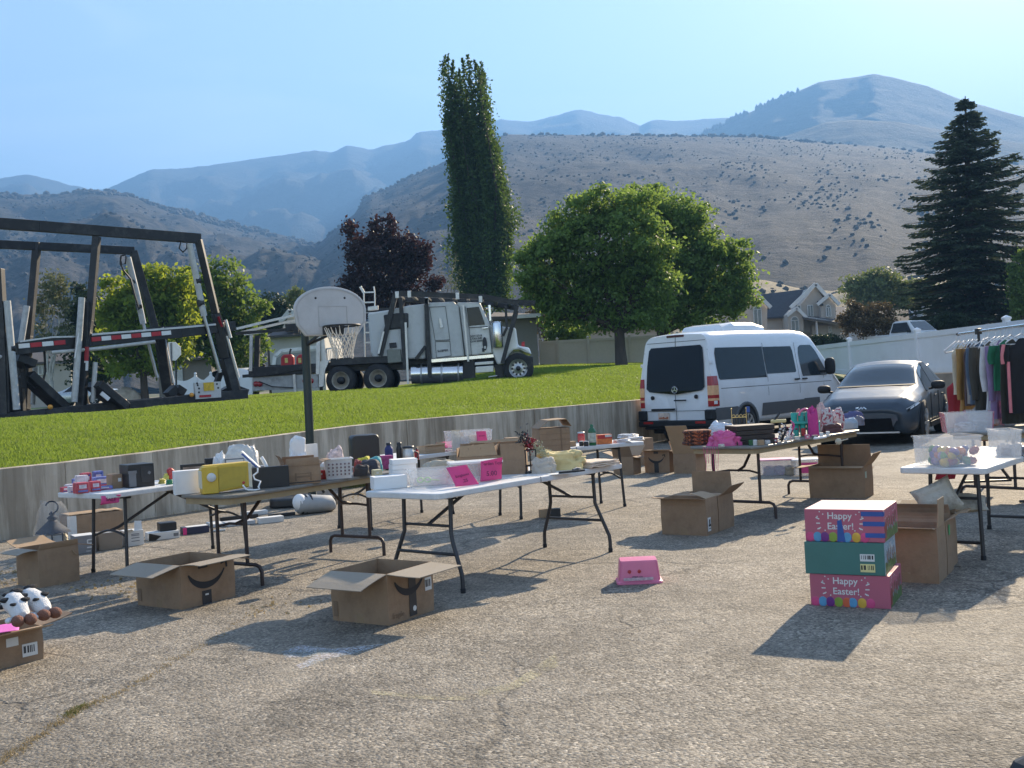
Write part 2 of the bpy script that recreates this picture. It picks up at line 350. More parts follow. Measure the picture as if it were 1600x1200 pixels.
# ------------------------------------------------------------------ retaining walls
def concrete():
    m = bpy.data.materials.new('stained_concrete'); m.use_nodes = True; nt = m.node_tree; L = nt.links.new; b = nt.nodes['Principled BSDF']; b.inputs['Roughness'].default_value = .9
    tc = nd(nt, 'ShaderNodeTexCoord')
    def noi(s, sc, d=6, r=.65):
        mp = nd(nt, 'ShaderNodeMapping'); mp.inputs['Scale'].default_value = sc; L(tc.outputs['Object'], mp.inputs[0])
        n = nd(nt, 'ShaderNodeTexNoise'); n.inputs['Scale'].default_value = s; n.inputs['Detail'].default_value = d; n.inputs['Roughness'].default_value = r; L(mp.outputs[0], n.inputs['Vector']); return n.outputs['Fac']
    def ramp(s, a, ca, bb, cb):
        r = nd(nt, 'ShaderNodeValToRGB'); e = r.color_ramp.elements; e[0].position = a; e[1].position = bb; e[0].color = ca + (1,); e[1].color = cb + (1,); L(s, r.inputs[0]); return r.outputs[0]
    def mul(a, bb, f=1.):
        x = nd(nt, 'ShaderNodeMix', data_type='RGBA', blend_type='MULTIPLY'); x.inputs[0].default_value = f; L(a, x.inputs[6]); L(bb, x.inputs[7]); return x.outputs[2]
    c = ramp(noi(.9, (1, 1, 1)), .3, (.46, .395, .31), .7, (.62, .545, .44))
    c = mul(c, ramp(noi(3.2, (1, 1, .12)), .42, (.6, .57, .53), .58, (1.05, 1.04, 1.02)))      # streaks running down the face
    c = mul(c, ramp(noi(9, (1, 1, .05), 3), .42, (.8, .78, .76), .58, (1, 1, 1)), .8)
    L(c, b.inputs['Base Color'])
    bp = nd(nt, 'ShaderNodeBump'); bp.inputs['Strength'].default_value = .35; bp.inputs['Distance'].default_value = .02; L(noi(22, (1, 1, .6)), bp.inputs['Height']); L(bp.outputs[0], b.inputs['Normal'])
    return m
CONC = concrete()
mb = MB(); t = -26.0; k = 0
while t < TC:
    t2 = min(t + 1.22, TC)
    for a, bb in ((t + (.006 if k else 0), t2),):
        p, q = W0 + WD * a, W0 + WD * bb; za, zb = wtop(a), wtop(bb); o = WN * .2; j = WN * (.004 * (k % 3))
        mb.hexa([V((p.x, p.y, -.3)) + j, V((q.x, q.y, -.3)) + j, V((q.x, q.y, -.3)) + o, V((p.x, p.y, -.3)) + o, V((p.x, p.y, za)) + j, V((q.x, q.y, zb)) + j, V((q.x, q.y, zb)) + o, V((p.x, p.y, za)) + o])
    t = t2; k += 1
one(mb, 'retaining_wall', 'weathered board-formed concrete retaining wall below the lawn', 'wall', CONC, bevel=.008)
mb = MB(); mb.box((FEN, -10, -.3), (FEN + .22, CORNER.y + .3, 1.16))
one(mb, 'retaining_wall', 'low concrete wall under the white vinyl fence behind the parked vehicles', 'wall', mat('brown_concrete', (.3, .24, .18), .9, var=.2, scale=2, bump=.3), bevel=.01)
# ------------------------------------------------------------------ hills
def ridge(px, py, Rd): d = ray(px, py); h = math.hypot(d.x, d.y); return CAM + d * (Rd / h)
def hill(name, prof, Rd, R0, z0, m, rough, nu=260, nv=70, seed=0., gully=.006, back=.35, pw=1.0):
    x0, x1 = prof[0][0], prof[-1][0]
    def fn(u, v):
        px = lerp(x0, x1, u); P = ridge(px, pro(prof, px), Rd)
        g = V((P.x, P.y, 0)).normalized()
        if v <= .8:
            k = v / .8; r = lerp(R0, Rd, k); z = lerp(z0, P.z, k ** pw)
            q = V((g.x * Rd * gully, g.y * r * gully * .8, seed)); env = math.sin(math.pi * min(1, k * 1.02)) ** .8
            n = noise.fractal(q, .9, 2.1, 6); n2 = 1 - abs(noise.noise(V((g.x * Rd * gully * 1.3 + .3 * n, r * gully * .3, seed + 9))))
            z += rough * env * (n * .8 + n2 * .5 - .4) + rough * .035 * noise.fractal(V((g.x * Rd * gully * 9, k * 5, seed)), .8, 2, 3)
            return V((g.x * r, g.y * r, z))
        k = (v - .8) / .2; r = Rd * (1 + back * k); return V((g.x * r, g.y * r, lerp(P.z, z0 - 30, k ** 1.6)))
    mb = MB(); mb.grid(fn, nu, nv); o = mb.build(name, m); tag(o, kind='structure'); return fn
def hillmat(name, dry, dark, s, cover, rock=(.27, .24, .20), lay=0.):
    m = bpy.data.materials.new(name); m.use_nodes = True; nt = m.node_tree; L = nt.links.new; b = nt.nodes['Principled BSDF']; b.inputs['Roughness'].default_value = .95; b.inputs['Specular IOR Level'].default_value = .1
    tc = nd(nt, 'ShaderNodeTexCoord'); O = tc.outputs['Object']
    def noi(sc, d=6, r=.65):
        n = nd(nt, 'ShaderNodeTexNoise'); n.inputs['Scale'].default_value = sc; n.inputs['Detail'].default_value = d; n.inputs['Roughness'].default_value = r; L(O, n.inputs['Vector']); return n.outputs['Fac']
    def ramp(src, a, ca, bb, cb):
        r = nd(nt, 'ShaderNodeValToRGB'); e = r.color_ramp.elements; e[0].position = a; e[1].position = bb; e[0].color = tuple(ca) + (1,); e[1].color = tuple(cb) + (1,); L(src, r.inputs[0]); return r.outputs[0]
    def mixc(f, a, bb):
        x = nd(nt, 'ShaderNodeMix', data_type='RGBA'); L(f, x.inputs[0]); L(a, x.inputs[6])
        if isinstance(bb, tuple): x.inputs[7].default_value = bb + (1,)
        else: L(bb, x.inputs[7])
        return x.outputs[2]
    c = ramp(noi(s * .25), .35, dry, .7, rock)
    c = mixc(ramp(noi(s * 1.2, 8, .72), cover, (0, 0, 0), cover + .16, (.95, .95, .95)), c, tuple(dark))
    c = mixc(ramp(noi(s * 5, 5, .7), cover + .03, (0, 0, 0), cover + .1, (.7, .7, .7)), c, tuple(dark))
    L(c, b.inputs['Base Color'])
    bp = nd(nt, 'ShaderNodeBump'); bp.inputs['Strength'].default_value = .6; bp.inputs['Distance'].default_value = .25 / s; L(noi(s * 2, 8, .7), bp.inputs['Height']); L(bp.outputs[0], b.inputs['Normal'])
    return m
HM1 = hillmat('dry_hill', (.066, .061, .056), (.030, .031, .027), .03, .45, (.082, .078, .072))
HM2 = hillmat('scrub_hill', (.07, .064, .056), (.026, .028, .023), .02, .45, (.095, .086, .076))
HM3 = hillmat('far_range', (.045, .05, .05), (.03, .036, .034), .004, .5, (.06, .06, .058))
HM4 = hillmat('green_mountain', (.06, .062, .045), (.035, .042, .028), .006, .48, (.07, .07, .05))
PF_R = [(260, 560), (380, 470), (400, 455), (440, 426), (490, 388), (530, 353), (558, 331), (564, 313), (580, 303), (600, 297), (640, 276), (690, 255), (720, 236), (760, 219), (790, 210), (900, 211), (1000, 211), (1100, 212), (1180, 213), (1250, 220), (1300, 224), (1380, 230), (1450, 238), (1600, 258), (1900, 300), (2300, 350)]
PF_L = [(-700, 345), (-300, 322), (-100, 310), (0, 304), (60, 304), (110, 301), (140, 299), (180, 300), (215, 309), (250, 321), (330, 341), (400, 359), (440, 367), (485, 380), (520, 398), (560, 420), (620, 460), (700, 520)]
PF_F = [(-700, 320), (-300, 300), (-100, 290), (0, 279), (45, 272), (75, 280), (140, 296), (165, 296), (200, 280), (235, 265), (300, 262), (400, 248), (470, 238), (490, 235), (520, 238), (545, 226), (575, 234), (640, 219), (652, 206), (690, 203), (720, 200), (780, 187), (830, 190), (870, 180), (905, 170), (935, 178), (965, 182), (1000, 196), (1020, 187), (1060, 189), (1130, 184), (1180, 186), (1300, 192), (1700, 240), (2300, 300)]
PF_P = [(1040, 250), (1100, 210), (1150, 185), (1230, 150), (1280, 128), (1340, 120), (1365, 115), (1400, 122), (1450, 135), (1500, 155), (1600, 183), (1800, 240), (2300, 330)]
PF_S = [(1020, 262), (1060, 240), (1130, 224), (1230, 212), (1290, 191), (1330, 187), (1400, 190), (1460, 201), (1540, 216), (1650, 232), (1900, 262), (2300, 300)]
PF_K = [(1040, 500), (1120, 455), (1165, 435), (1200, 438), (1240, 449), (1300, 455), (1360, 440), (1430, 428), (1500, 440), (1600, 452), (1800, 470), (2200, 500)]
fR = hill('right_hill', PF_R, 1350, 260, 4, HM1, 10, seed=3, gully=.007, nu=340, nv=90)
fL = hill('canyon_hill', PF_L, 1500, 330, 6, HM2, 36, seed=11, gully=.006, nu=300, nv=90)
hill('far_mountain_range', PF_F, 3600, 1500, 20, HM3, 105, seed=23, gully=.0033, nu=360, nv=60)
hill('green_mountain_peak', PF_P, 2600, 1300, 40, HM4, 34, seed=31, gully=.0036, nu=200, nv=60)
hill('mountain_shoulder', PF_S, 1900, 1000, 40, HM4, 17, seed=37, gully=.006, nu=160, nv=50)
fK = hill('dry_knoll', PF_K, 330, 150, 3, hillmat('golden_grass', (.36, .28, .15), (.08, .085, .045), .06, .6), 4, seed=41, gully=.03, nu=120, nv=40)
# ------------------------------------------------------------------ scrub on the hills (nobody could count it)
def ico():
    bm = bmesh.new(); bmesh.ops.create_icosphere(bm, subdivisions=1, radius=1); bm.faces.ensure_lookup_table()
    a = np.array([[v.co[:] for v in f.verts] for f in bm.faces]); bm.free(); return a.reshape(-1, 3)
ICO = ico()
def blobs(name, pts, sizes, m, kind='stuff', squash=.75, tall=1.):
    vs = []
    for p, s in zip(pts, sizes):
        k = ICO.copy(); key = np.round(k, 3); h = (np.sin(key @ np.array([12.9, 78.2, 37.7]) + s * 91.7) * 43758.5) % 1
        vs.append(k * (s * (.75 + .5 * h))[:, None] * np.array([1, 1, squash * tall]) + np.array(p))
    o = npmesh(name, np.concatenate(vs), 3, m); tag(o, kind=kind); return o
def scatter(fn, n, lo, hi, s0, s1, u0=0, u1=1, thr=.0, fq=7):
    P = []; S = []
    while len(P) < n:
        u, k = random.uniform(u0, u1), random.uniform(lo, hi)
        if noise.noise(V((u * fq * 3, k * fq, 5.5))) < thr + random.uniform(-.35, .25): continue
        p = fn(u, k * .8); s = random.uniform(s0, s1) ** 2 / s1 + s0 * .5; P.append((p.x, p.y, p.z + s * .3)); S.append(s)
    return P, S
SCR = mat('scrub_leaf', (.055, .054, .047), .95, var=.4, scale=.02)
P, S = scatter(fR, 4600, .12, .97, .35, 1.25, .05, .9, .0, 9); P2, S2 = scatter(fR, 420, .975, 1.0, 1.0, 3.4, .1, .8, -.3)
P3, S3 = scatter(fR, 420, .10, .38, .6, 2.0, .35, .9, .15, 6)
blobs('hill_scrub', P + P2, S + S2, SCR)
P, S = scatter(fL, 3600, .2, .97, .5, 1.9, .1, .95, .0, 9); P2, S2 = scatter(fL, 700, .93, 1.0, 1.4, 4.4, .3, .9, -.3)
blobs('canyon_scrub', P + P2, S + S2, SCR)
P, S = scatter(fK, 300, .3, 1., .3, 1.3, .1, .9, 0); blobs('knoll_scrub', P, S, SCR)
P = []; S = []
for i in range(75):                           # conifers along the shoulder of the green peak
    px = 1095 + 160 * random.random() ** 1.3; p = ridge(px, pro(PF_P, px) + random.random() * 3, 2585); s = random.uniform(3.5, 6.5); P.append(p); S.append(s)
blobs('ridge_conifers', P, S, SCR, tall=3.)
# ------------------------------------------------------------------ haze
HAZE = True
if HAZE:
    mb = MB(); mb.box((-5200, -950, -40), (5200, 5100, 985))
    m = bpy.data.materials.new('valley_haze'); m.use_nodes = True; n = m.node_tree; n.nodes.remove(n.nodes['Principled BSDF'])
    pv = n.nodes.new('ShaderNodeVolumePrincipled'); pv.inputs['Color'].default_value = (.19, .42, .86, 1); pv.inputs['Density'].default_value = 4.0e-4; pv.inputs['Anisotropy'].default_value = .2
    n.links.new(pv.outputs[0], n.nodes['Material Output'].inputs['Volume'])
    tag(mb.build('haze', m), kind='stuff')
# ================================================================== vegetation
def unit(n):
    a = RNG.normal(size=(n, 3)); return a / np.linalg.norm(a, axis=1, keepdims=True)
def leafverts(c, size, asp=.6, flat=0., out=None):
    n = len(c); u = unit(n)
    if flat: u[:, 2] *= (1 - flat); u /= np.linalg.norm(u, axis=1, keepdims=True)
    w = unit(n)
    if out is not None:                      # leaves mostly face outwards and up
        w = w * 1.0 + out * .7; w /= np.linalg.norm(w, axis=1, keepdims=True); u = np.cross(w, unit(n)); u /= np.linalg.norm(u, axis=1, keepdims=True) + 1e-9; v = np.cross(w, u)
    else: v = np.cross(u, w)
    v /= np.linalg.norm(v, axis=1, keepdims=True) + 1e-9
    s = (size * RNG.uniform(.6, 1.3, n))[:, None] * .5
    q = np.stack([c - u * s, c + v * s * asp + u * s * .1, c + u * s, c - v * s * asp + u * s * .1], 1)
    return q.reshape(-1, 3)
BARK = mat('bark', (.075, .058, .045), .95, var=.35, scale=4, bump=.8, bscale=14, stretch=(1, 1, .25))
BIRCH = mat('pale_bark', (.42, .40, .36), .85, var=.25, scale=5, bump=.3)
GREYB = mat('grey_twig', (.22, .19, .16), .9, var=.3, scale=3)
def limb(mb, p, q, r0, r1, wob=.12, n=6, k=6):
    p, q = V(p), V(q); pts = []; Ln = (q - p).length
    o = V((random.uniform(-1, 1), random.uniform(-1, 1), random.uniform(-.2, .5))) * wob * Ln
    for i in range(k + 1):
        t = i / k; pts.append(p.lerp(q, t) + o * math.sin(math.pi * t) + V([random.uniform(-.02, .02) * Ln for _ in range(3)]) * (0 < i < k))
    mb.tube(pts, [lerp(r0, r1, i / k) for i in range(k + 1)], n=n, cap=False)
    return pts
def tree(name, label, basepx, Y, clumps, leaf, n, size, trunk=.2, bark=BARK, group=None, cat='tree', fork=None, sub=20, spread=.07, dz=.75, twigs=True, crown='crown', trunkless=False, asp=.6):
    sc = Y / FPX; b = dep(basepx, 600, Y); gz = Zout(b.x, min(b.y, 75)) - .1
    o = thing(name, label, cat, (b.x, b.y, gz), 0, group); b.z = gz
    C = []
    for (x, y, rx, ry) in clumps:
        p = dep(x, y, Y) - b; C.append((p + V((0, random.uniform(-.35, .35) * rx * sc, 0)), rx * sc, ry * sc))
    for (p, rx, rz) in list(C):              # smaller clumps break up the outline
        for _ in range(3):
            d = V((random.gauss(0, 1), random.gauss(0, .7), random.gauss(.15, .8))).normalized(); f = random.uniform(.9, 1.38); k = random.uniform(.2, .42); C.append((p + V((d.x * rx * f, d.y * rx * f, d.z * rz * f)), rx * k, rz * k))
    cc = sum((c[0] for c in C), V()) / len(C); tot = sum(c[1] * c[2] for c in C); P = []; OUT = []
    for (p, rx, rz) in C:
        k = max(6, int(sub * max(.4, min(2, rx * rz / (tot / len(C))))))
        d = unit(k); rr = RNG.uniform(.25, 1.25, k) ** .6
        cen = np.array(p) + d * rr[:, None] * np.array([rx, (rx + rz) * .5 * dz + .1, rz])
        m = int(n * rx * rz / tot / k) + 1
        for c in cen:
            s = spread * (rx + rz) * RNG.uniform(.6, 1.3) + size * .5; nv = (c - np.array(p)) / np.array([rx, rx, rz]); nv = nv / (np.linalg.norm(nv) + .3) + np.array([0, 0, .35]); OUT.append(np.repeat(nv[None], m, 0))
            P.append(c + RNG.normal(size=(m, 3)) * np.array([s, s, s * .6]))
    P = np.concatenate(P); npmesh(crown, leafverts(P, size, asp, out=np.concatenate(OUT)), 4, leaf, o); C = C[:len(clumps)]
    if not trunkless:
        mb = MB(); zc = min(c[0].z - c[2] * .5 for c in C)
        fk = V((0, 0, fork if fork else max(.8, zc * .75)))
        mb.tube([(0, 0, -.2), (.02, 0, .15), (0, 0, fk.z * .5), fk], [trunk * 1.45, trunk * 1.1, trunk * .92, trunk * .85], n=10)
        for (p, rx, rz) in C:
            pts = limb(mb, fk + V((0, 0, random.uniform(-.3, .2) * fk.z * .4)), p, trunk * .5, trunk * .08, .1)
            if twigs:
                for _ in range(4):
                    q = p + V((random.uniform(-1, 1) * rx, random.uniform(-.7, .7) * rx, random.uniform(-.6, 1) * rz)); limb(mb, pts[random.choice((3, 4, 5))], q, trunk * .14, trunk * .03, .1, 5, 4)
        mb.build('trunk', bark, o)
    return o
LF_BIG = leafmat('ash_leaf', (.065, .118, .03), (.16, .24, .06), .48, (.26, .37, .07))
LF_POP = leafmat('poplar_leaf', (.026, .06, .02), (.07, .12, .032), .4, (.12, .19, .03))
LF_RED = leafmat('plum_leaf', (.022, .013, .015), (.055, .032, .032), .28, (.075, .03, .026))
LF_YEL = leafmat('lime_leaf', (.07, .13, .02), (.18, .25, .04), .52, (.38, .44, .04))
LF_GRN = leafmat('green_leaf', (.055, .10, .025), (.13, .20, .045), .47, (.22, .31, .05))
LF_DRK = leafmat('dark_leaf', (.018, .034, .014), (.045, .07, .025), .3)
LF_OLV = leafmat('olive_leaf', (.09, .12, .04), (.19, .22, .075), .4, (.2, .24, .06))
LF_BRN = leafmat('russet_leaf', (.075, .06, .032), (.17, .125, .06), .35)
LF_PAL = leafmat('pale_leaf', (.10, .12, .06), (.19, .2, .10), .4)
NEEDLE = leafmat('spruce_needle', (.05, .075, .048), (.11, .14, .08), .25)
tree('shade_tree', 'broad green shade tree with dark forked trunk on the lawn', 972, 46,
     [(900, 356, 40, 30), (935, 334, 48, 30), (985, 328, 52, 30), (860, 398, 42, 32), (846, 436, 34, 22), (925, 392, 60, 42), (990, 392, 62, 48), (905, 455, 48, 28), (960, 462, 50, 34), (880, 478, 36, 18), (1010, 440, 50, 40), (935, 500, 40, 18), (1000, 500, 38, 16), (830, 408, 16, 12), (834, 446, 22, 16), (852, 474, 26, 16), (872, 498, 28, 12)], LF_BIG, 40000, .2, .26, fork=1.7)
tree('shade_tree', 'second shade tree standing behind the white van, crown merging with its neighbour', 1034, 52,
     [(1034, 337, 50, 32), (1088, 386, 48, 36), (1118, 415, 48, 44), (1128, 462, 42, 32), (1060, 425, 60, 50), (1040, 485, 52, 28), (1090, 490, 46, 26), (1152, 440, 24, 36), (1148, 475, 18, 22), (1005, 320, 40, 26), (1052, 352, 40, 28), (1050, 385, 50, 40)], LF_BIG, 32000, .21, .22, fork=1.5)
tree('purple_plum_tree', 'dark purple-leaved tree rising behind the truck sleeper cab', 612, 62,
     [(562, 400, 20, 34), (592, 384, 18, 28), (626, 388, 18, 28), (600, 430, 40, 34), (646, 418, 20, 32), (550, 452, 22, 22), (580, 468, 34, 26), (636, 465, 30, 26), (680, 442, 12, 12), (664, 400, 8, 22), (547, 358, 6, 14), (610, 352, 6, 14), (588, 352, 5, 12)], LF_RED, 15000, .24, .2, sub=36, spread=.075)
tree('linden_tree', 'yellow-green tree glowing in the sun between the trailer posts', 225, 60,
     [(228, 452, 44, 32), (268, 452, 32, 30), (200, 478, 36, 32), (182, 520, 26, 46), (240, 508, 52, 46), (285, 490, 22, 36), (215, 555, 44, 28), (262, 550, 34, 26)], LF_YEL, 18000, .3, .22)
tree('green_tree', 'mid green tree framed by the tall slanted post of the trailer', 350, 66,
     [(352, 438, 26, 30), (338, 480, 40, 36), (376, 488, 26, 34), (330, 535, 32, 42), (380, 545, 28, 36), (352, 520, 40, 40), (310, 470, 14, 22)], LF_GRN, 14000, .3, .2)
tree('dark_tree', 'dark tree behind the pale birch and the car trailer', 132, 66, [(134, 488, 20, 32), (122, 535, 24, 40), (148, 540, 16, 36), (140, 585, 24, 20)], LF_DRK, 9000, .24, .2)
tree('birch_tree', 'sparse pale-barked birch with white forked branches', 80, 57, [(85, 445, 20, 22), (70, 480, 14, 22), (98, 470, 12, 24), (66, 520, 10, 22), (104, 525, 10, 20)], LF_PAL, 2200, .2, .15, BIRCH, fork=1.5, sub=14)
tree('dark_tree', 'small dark tree beyond the front of the trailer', 424, 85, [(424, 482, 20, 22), (410, 500, 14, 20), (440, 500, 16, 22)], LF_DRK, 5000, .26, .2)
tree('pale_tree', 'light green tree behind the house beside the basketball backboard', 462, 95, [(465, 475, 18, 16), (485, 480, 16, 16), (450, 490, 14, 16)], LF_OLV, 4500, .28, .2)
tree('dry_tree', 'dry brownish tree beside the grey shed', 850, 60, [(850, 470, 16, 18), (858, 500, 22, 22), (838, 495, 12, 22), (868, 520, 14, 14)], LF_BRN, 2600, .18, .14, GREYB, sub=20)
tree('lilac_bush', 'green bush showing above the tan fence under the shade tree', 890, 56, [(885, 512, 22, 16), (905, 520, 20, 12), (868, 522, 14, 10)], LF_GRN, 5000, .16, .06, cat='bush')
tree('bare_bush', 'pale leafless bush at the foot of the tall poplar', 704, 70, [(704, 415, 12, 26), (696, 440, 14, 22), (714, 440, 10, 24)], LF_PAL, 260, .12, .1, GREYB, sub=10, cat='bush')
tree('olive_tree', 'rounded olive-green tree behind the house roofs', 1368, 112, [(1345, 452, 24, 20), (1372, 442, 28, 18), (1395, 455, 24, 22), (1360, 470, 34, 16), (1408, 470, 14, 14)], LF_OLV, 12000, .34, .25)
tree('olive_tree', 'small yellow-olive tree beside the big spruce', 1436, 118, [(1432, 452, 18, 14), (1448, 458, 14, 16), (1422, 468, 12, 10)], LF_OLV, 5000, .34, .2)
tree('russet_bush', 'rounded russet-brown bush in front of the grey house', 1356, 62, [(1340, 490, 20, 14), (1370, 488, 24, 14), (1355, 502, 38, 20), (1385, 505, 12, 14), (1328, 508, 12, 14)], LF_BRN, 9000, .15, .1, cat='bush')
tree('hedge_bush', 'dark clipped hedge in front of the porch of the grey house', 1288, 60, [(1272, 535, 14, 9), (1290, 534, 16, 10), (1306, 537, 12, 9), (1260, 540, 10, 8)], LF_DRK, 5000, .13, .06, cat='hedge')
tree('green_tree', 'light green tree cut off by the picture edge beside the spruce', 1604, 62, [(1598, 430, 14, 30), (1606, 470, 18, 28), (1590, 455, 10, 22), (1612, 400, 16, 20)], LF_GRN, 7000, .2, .16)
tree('laurel_bush', 'dark bush at the foot of the spruce trunk', 1490, 66, [(1482, 500, 16, 12), (1500, 504, 14, 10), (1466, 508, 10, 7)], LF_DRK, 4000, .16, .06, cat='bush')
# ---- the tall poplar, shoots bundled upright
def poplar():
    Y = 80.; b = dep(760, 600, Y); b.z = Zout(b.x, 75) - .3; sc = Y / FPX
    o = thing('poplar_tree', 'very tall narrow dark green poplar leaning slightly above the truck', 'tree', b)
    Lf = [(80, 690), (100, 682), (160, 687), (200, 690), (250, 699), (300, 705), (350, 709), (400, 711), (440, 716), (475, 722), (520, 728)]
    Rt = [(80, 752), (100, 766), (170, 773), (210, 778), (225, 784), (270, 792), (310, 799), (345, 806), (360, 802), (400, 802), (440, 797), (475, 794), (520, 790)]
    P = []; mb = MB()
    tips = [(-.85, 84), (-.7, 83), (-.45, 92), (0., 90), (.25, 86), (.5, 92), (.75, 96), (-.2, 104)]
    for i in range(58):
        if i < len(tips): f, ytip = tips[i]; g = random.uniform(-.4, .4)
        else:
            f = random.uniform(-1, 1); g = random.uniform(-1, 1) * math.sqrt(max(0, 1 - f * f)); ytip = random.choice((random.uniform(95, 180), random.uniform(130, 330), random.uniform(200, 400)))
            if abs(f) > .75: ytip += 40
        y0 = random.uniform(450, 515); yb = lerp(y0, ytip, random.uniform(0, .35)); m = int((yb - ytip) * 5.0); ys = ytip + (yb - ytip) * RNG.random(m) ** .9
        pts = []
        for y in ys:
            l, r = pro(Lf, y), pro(Rt, y); hw = (r - l) / 2; x = (l + r) / 2 + f * hw * .92; p = dep(x, y, Y) - b; p.y += g * hw * sc * .9; tp = min(1, (y - ytip) / 45 + .08)
            pts.append((p.x, p.y, p.z, tp))
        pts = np.array(pts); P.append(pts[:, :3] + RNG.normal(size=(m, 3)) * (np.array([.27, .27, .4]) * pts[:, 3:4]))
        if i < 30:
            q = []
            for y in np.linspace(475, ytip + 12, 7): l, r = pro(Lf, y), pro(Rt, y); k = (475 - y) / 395; p = dep((l + r) / 2 + f * (r - l) / 2 * .86 * min(1, k * 2 + .1), y, Y) - b; q.append(p + V((0, g * (r - l) / 2 * sc * min(1, k * 2), 0)))
            mb.tube(q, [.12, .1, .09, .07, .05, .04, .02], n=5, cap=False)
    for (x, y, n, s) in ((704, 322, 160, .5), (703, 388, 200, .6), (712, 345, 200, .6), (806, 345, 220, .6), (716, 440, 200, .6)):
        P.append(np.array(dep(x, y, Y) - b) + RNG.normal(size=(n, 3)) * np.array([s * .5, s, s * 1.2]))
    P = np.concatenate(P); npmesh('crown', leafverts(P, .25, .6), 4, LF_POP, o)
    mb.tube([(0, 0, -.5), (0, 0, 3), (-.3, 0, 7)], [.55, .42, .3], n=10); mb.build('trunk', BARK, o)
poplar()
# ---- the big spruce
def spruce():
    Y = 70.; b = dep(1524, 600, Y); b.z = Zout(b.x, 70) - .2; top = dep(1508, 150, Y) - b; H = top.z; sc = Y / FPX
    o = thing('spruce_tree', 'big dark spruce with layered drooping boughs and thin leader', 'tree', b)
    hw = [(150, 1), (180, 16), (205, 32), (250, 58), (300, 82), (350, 100), (380, 104), (420, 106), (460, 104), (490, 95), (515, 70)]
    C = []; U = []; mb = MB(); y = 158.
    while y < 498:
        k = (y - 150) / 360; n = int(lerp(5, 11, k)); a0 = random.random() * 6.28
        for j in range(n):
            yj = min(505, max(156, y + random.uniform(-5, 5))); ax = V((top.x * (1 - k), 0, (dep(1515, yj, Y) - b).z)); a = a0 + j * 6.283 / n + random.uniform(-.3, .3); Ln = pro(hw, y) * sc * random.uniform(.7, 1.1) * (1.12 if math.cos(a) > .3 else 1.)
            d = V((math.cos(a), math.sin(a), 0)); m = max(5, int(Ln / .16)); side = V((-d.y, d.x, 0))
            rise = lerp(.45, -.08, min(1, k * 1.6)); P = []
            for i in range(m + 1):
                t = i / m; z = Ln * (rise * t - .30 * t * t + .22 * t ** 4); p = ax + d * (Ln * t) + V((0, 0, z)); P.append(p)
                wd = .12 + .85 * math.sin(math.pi * min(1, t * .93 + .1)) * min(1, Ln / 2.2)
                if t > .08:
                    for q in range(7):
                        sd = random.uniform(-1, 1); c = p + side * sd * wd * .8 + V((0, 0, -.05 - abs(sd) * .14 * random.random())); u = (d * random.uniform(.5, 1) + side * sd * .9 + V((0, 0, random.uniform(-.45, .12)))).normalized()
                        C.append(c); U.append(u)
            if y > 175: mb.tube([P[0], P[m // 2], P[-1]], [.05, .03, .012], n=4, cap=False)
        y += lerp(7.0, 9.6, k)
    C = np.array(C); U = np.array(U); n = len(C); W = np.cross(U, unit(n)); W[:, 2] *= .45; W /= np.linalg.norm(W, axis=1, keepdims=True)
    s = RNG.uniform(.16, .34, (n, 1)); wv = RNG.uniform(.035, .075, (n, 1))
    npmesh('crown', np.stack([C - U * s * .6 - W * wv * .6, C - U * s * .6 + W * wv * .6, C + U * s + W * wv, C + U * s - W * wv], 1).reshape(-1, 3), 4, NEEDLE, o)
    mb.tube([(0, 0, -.5), (0, 0, 1), top * .5, top * .9, top], [.62, .5, .28, .08, .03], n=10)
    for z in (.985, .96): mb.tube([top * z - V((.25, 0, -.05)), top * z, top * z + V((.25, 0, .08))], .015, n=4)
    mb.build('trunk', BARK, o); return n
spruce()
NEEDLE.node_tree.nodes['Principled BSDF'].inputs['Specular IOR Level'].default_value = .03; NEEDLE.node_tree.nodes['Principled BSDF'].inputs['Roughness'].default_value = .9
# ---- grass blades on the lawn
def grass(N=440000):
    xs = []; ys = []; need = N
    X = RNG.uniform(-1, 1, N * 5); Yv = 10 + 46 * RNG.random(N * 5) ** 1.5; X = X * .53 * Yv - .3
    t = (X - W0.x) * WD.x + (Yv - W0.y) * WD.y; s = (X - W0.x) * WN.x + (Yv - W0.y) * WN.y
    ok = (s > .24) & (s < np.where(t > 17, 26, 10.3)) & (t < TC + 14) & (X < 10.5); X, Yv, t, s = X[ok][:N], Yv[ok][:N], t[ok][:N], s[ok][:N]
    Z = np.array([Zout(a, b) for a, b in zip(X, Yv)]); n = len(X); d = np.sqrt(X * X + Yv * Yv)
    pat = np.array([noise.noise(V((a * .5, b * .5, 2))) + .5 * noise.noise(V((a * 2.2, b * 2.2, 7))) for a, b in zip(X, Yv)])
    h = RNG.uniform(.025, .065, n) * (1 + .75 * pat); wd = .0028 + d * .00032; a = RNG.uniform(0, 6.283, n); ln = RNG.uniform(.1, 1.3, n) * h; la = RNG.uniform(0, 6.283, n)
    B = np.stack([X, Yv, Z], 1); w = np.stack([np.cos(a) * wd, np.sin(a) * wd, np.zeros(n)], 1); tip = B + np.stack([np.cos(la) * ln, np.sin(la) * ln, h], 1)
    tag(npmesh('grass', np.stack([B - w, B + w, tip], 1).reshape(-1, 3), 3, leafmat('grass_blade', (.065, .12, .02), (.21, .28, .055), .45, (.30, .40, .05), 1.1)), kind='stuff')
grass()
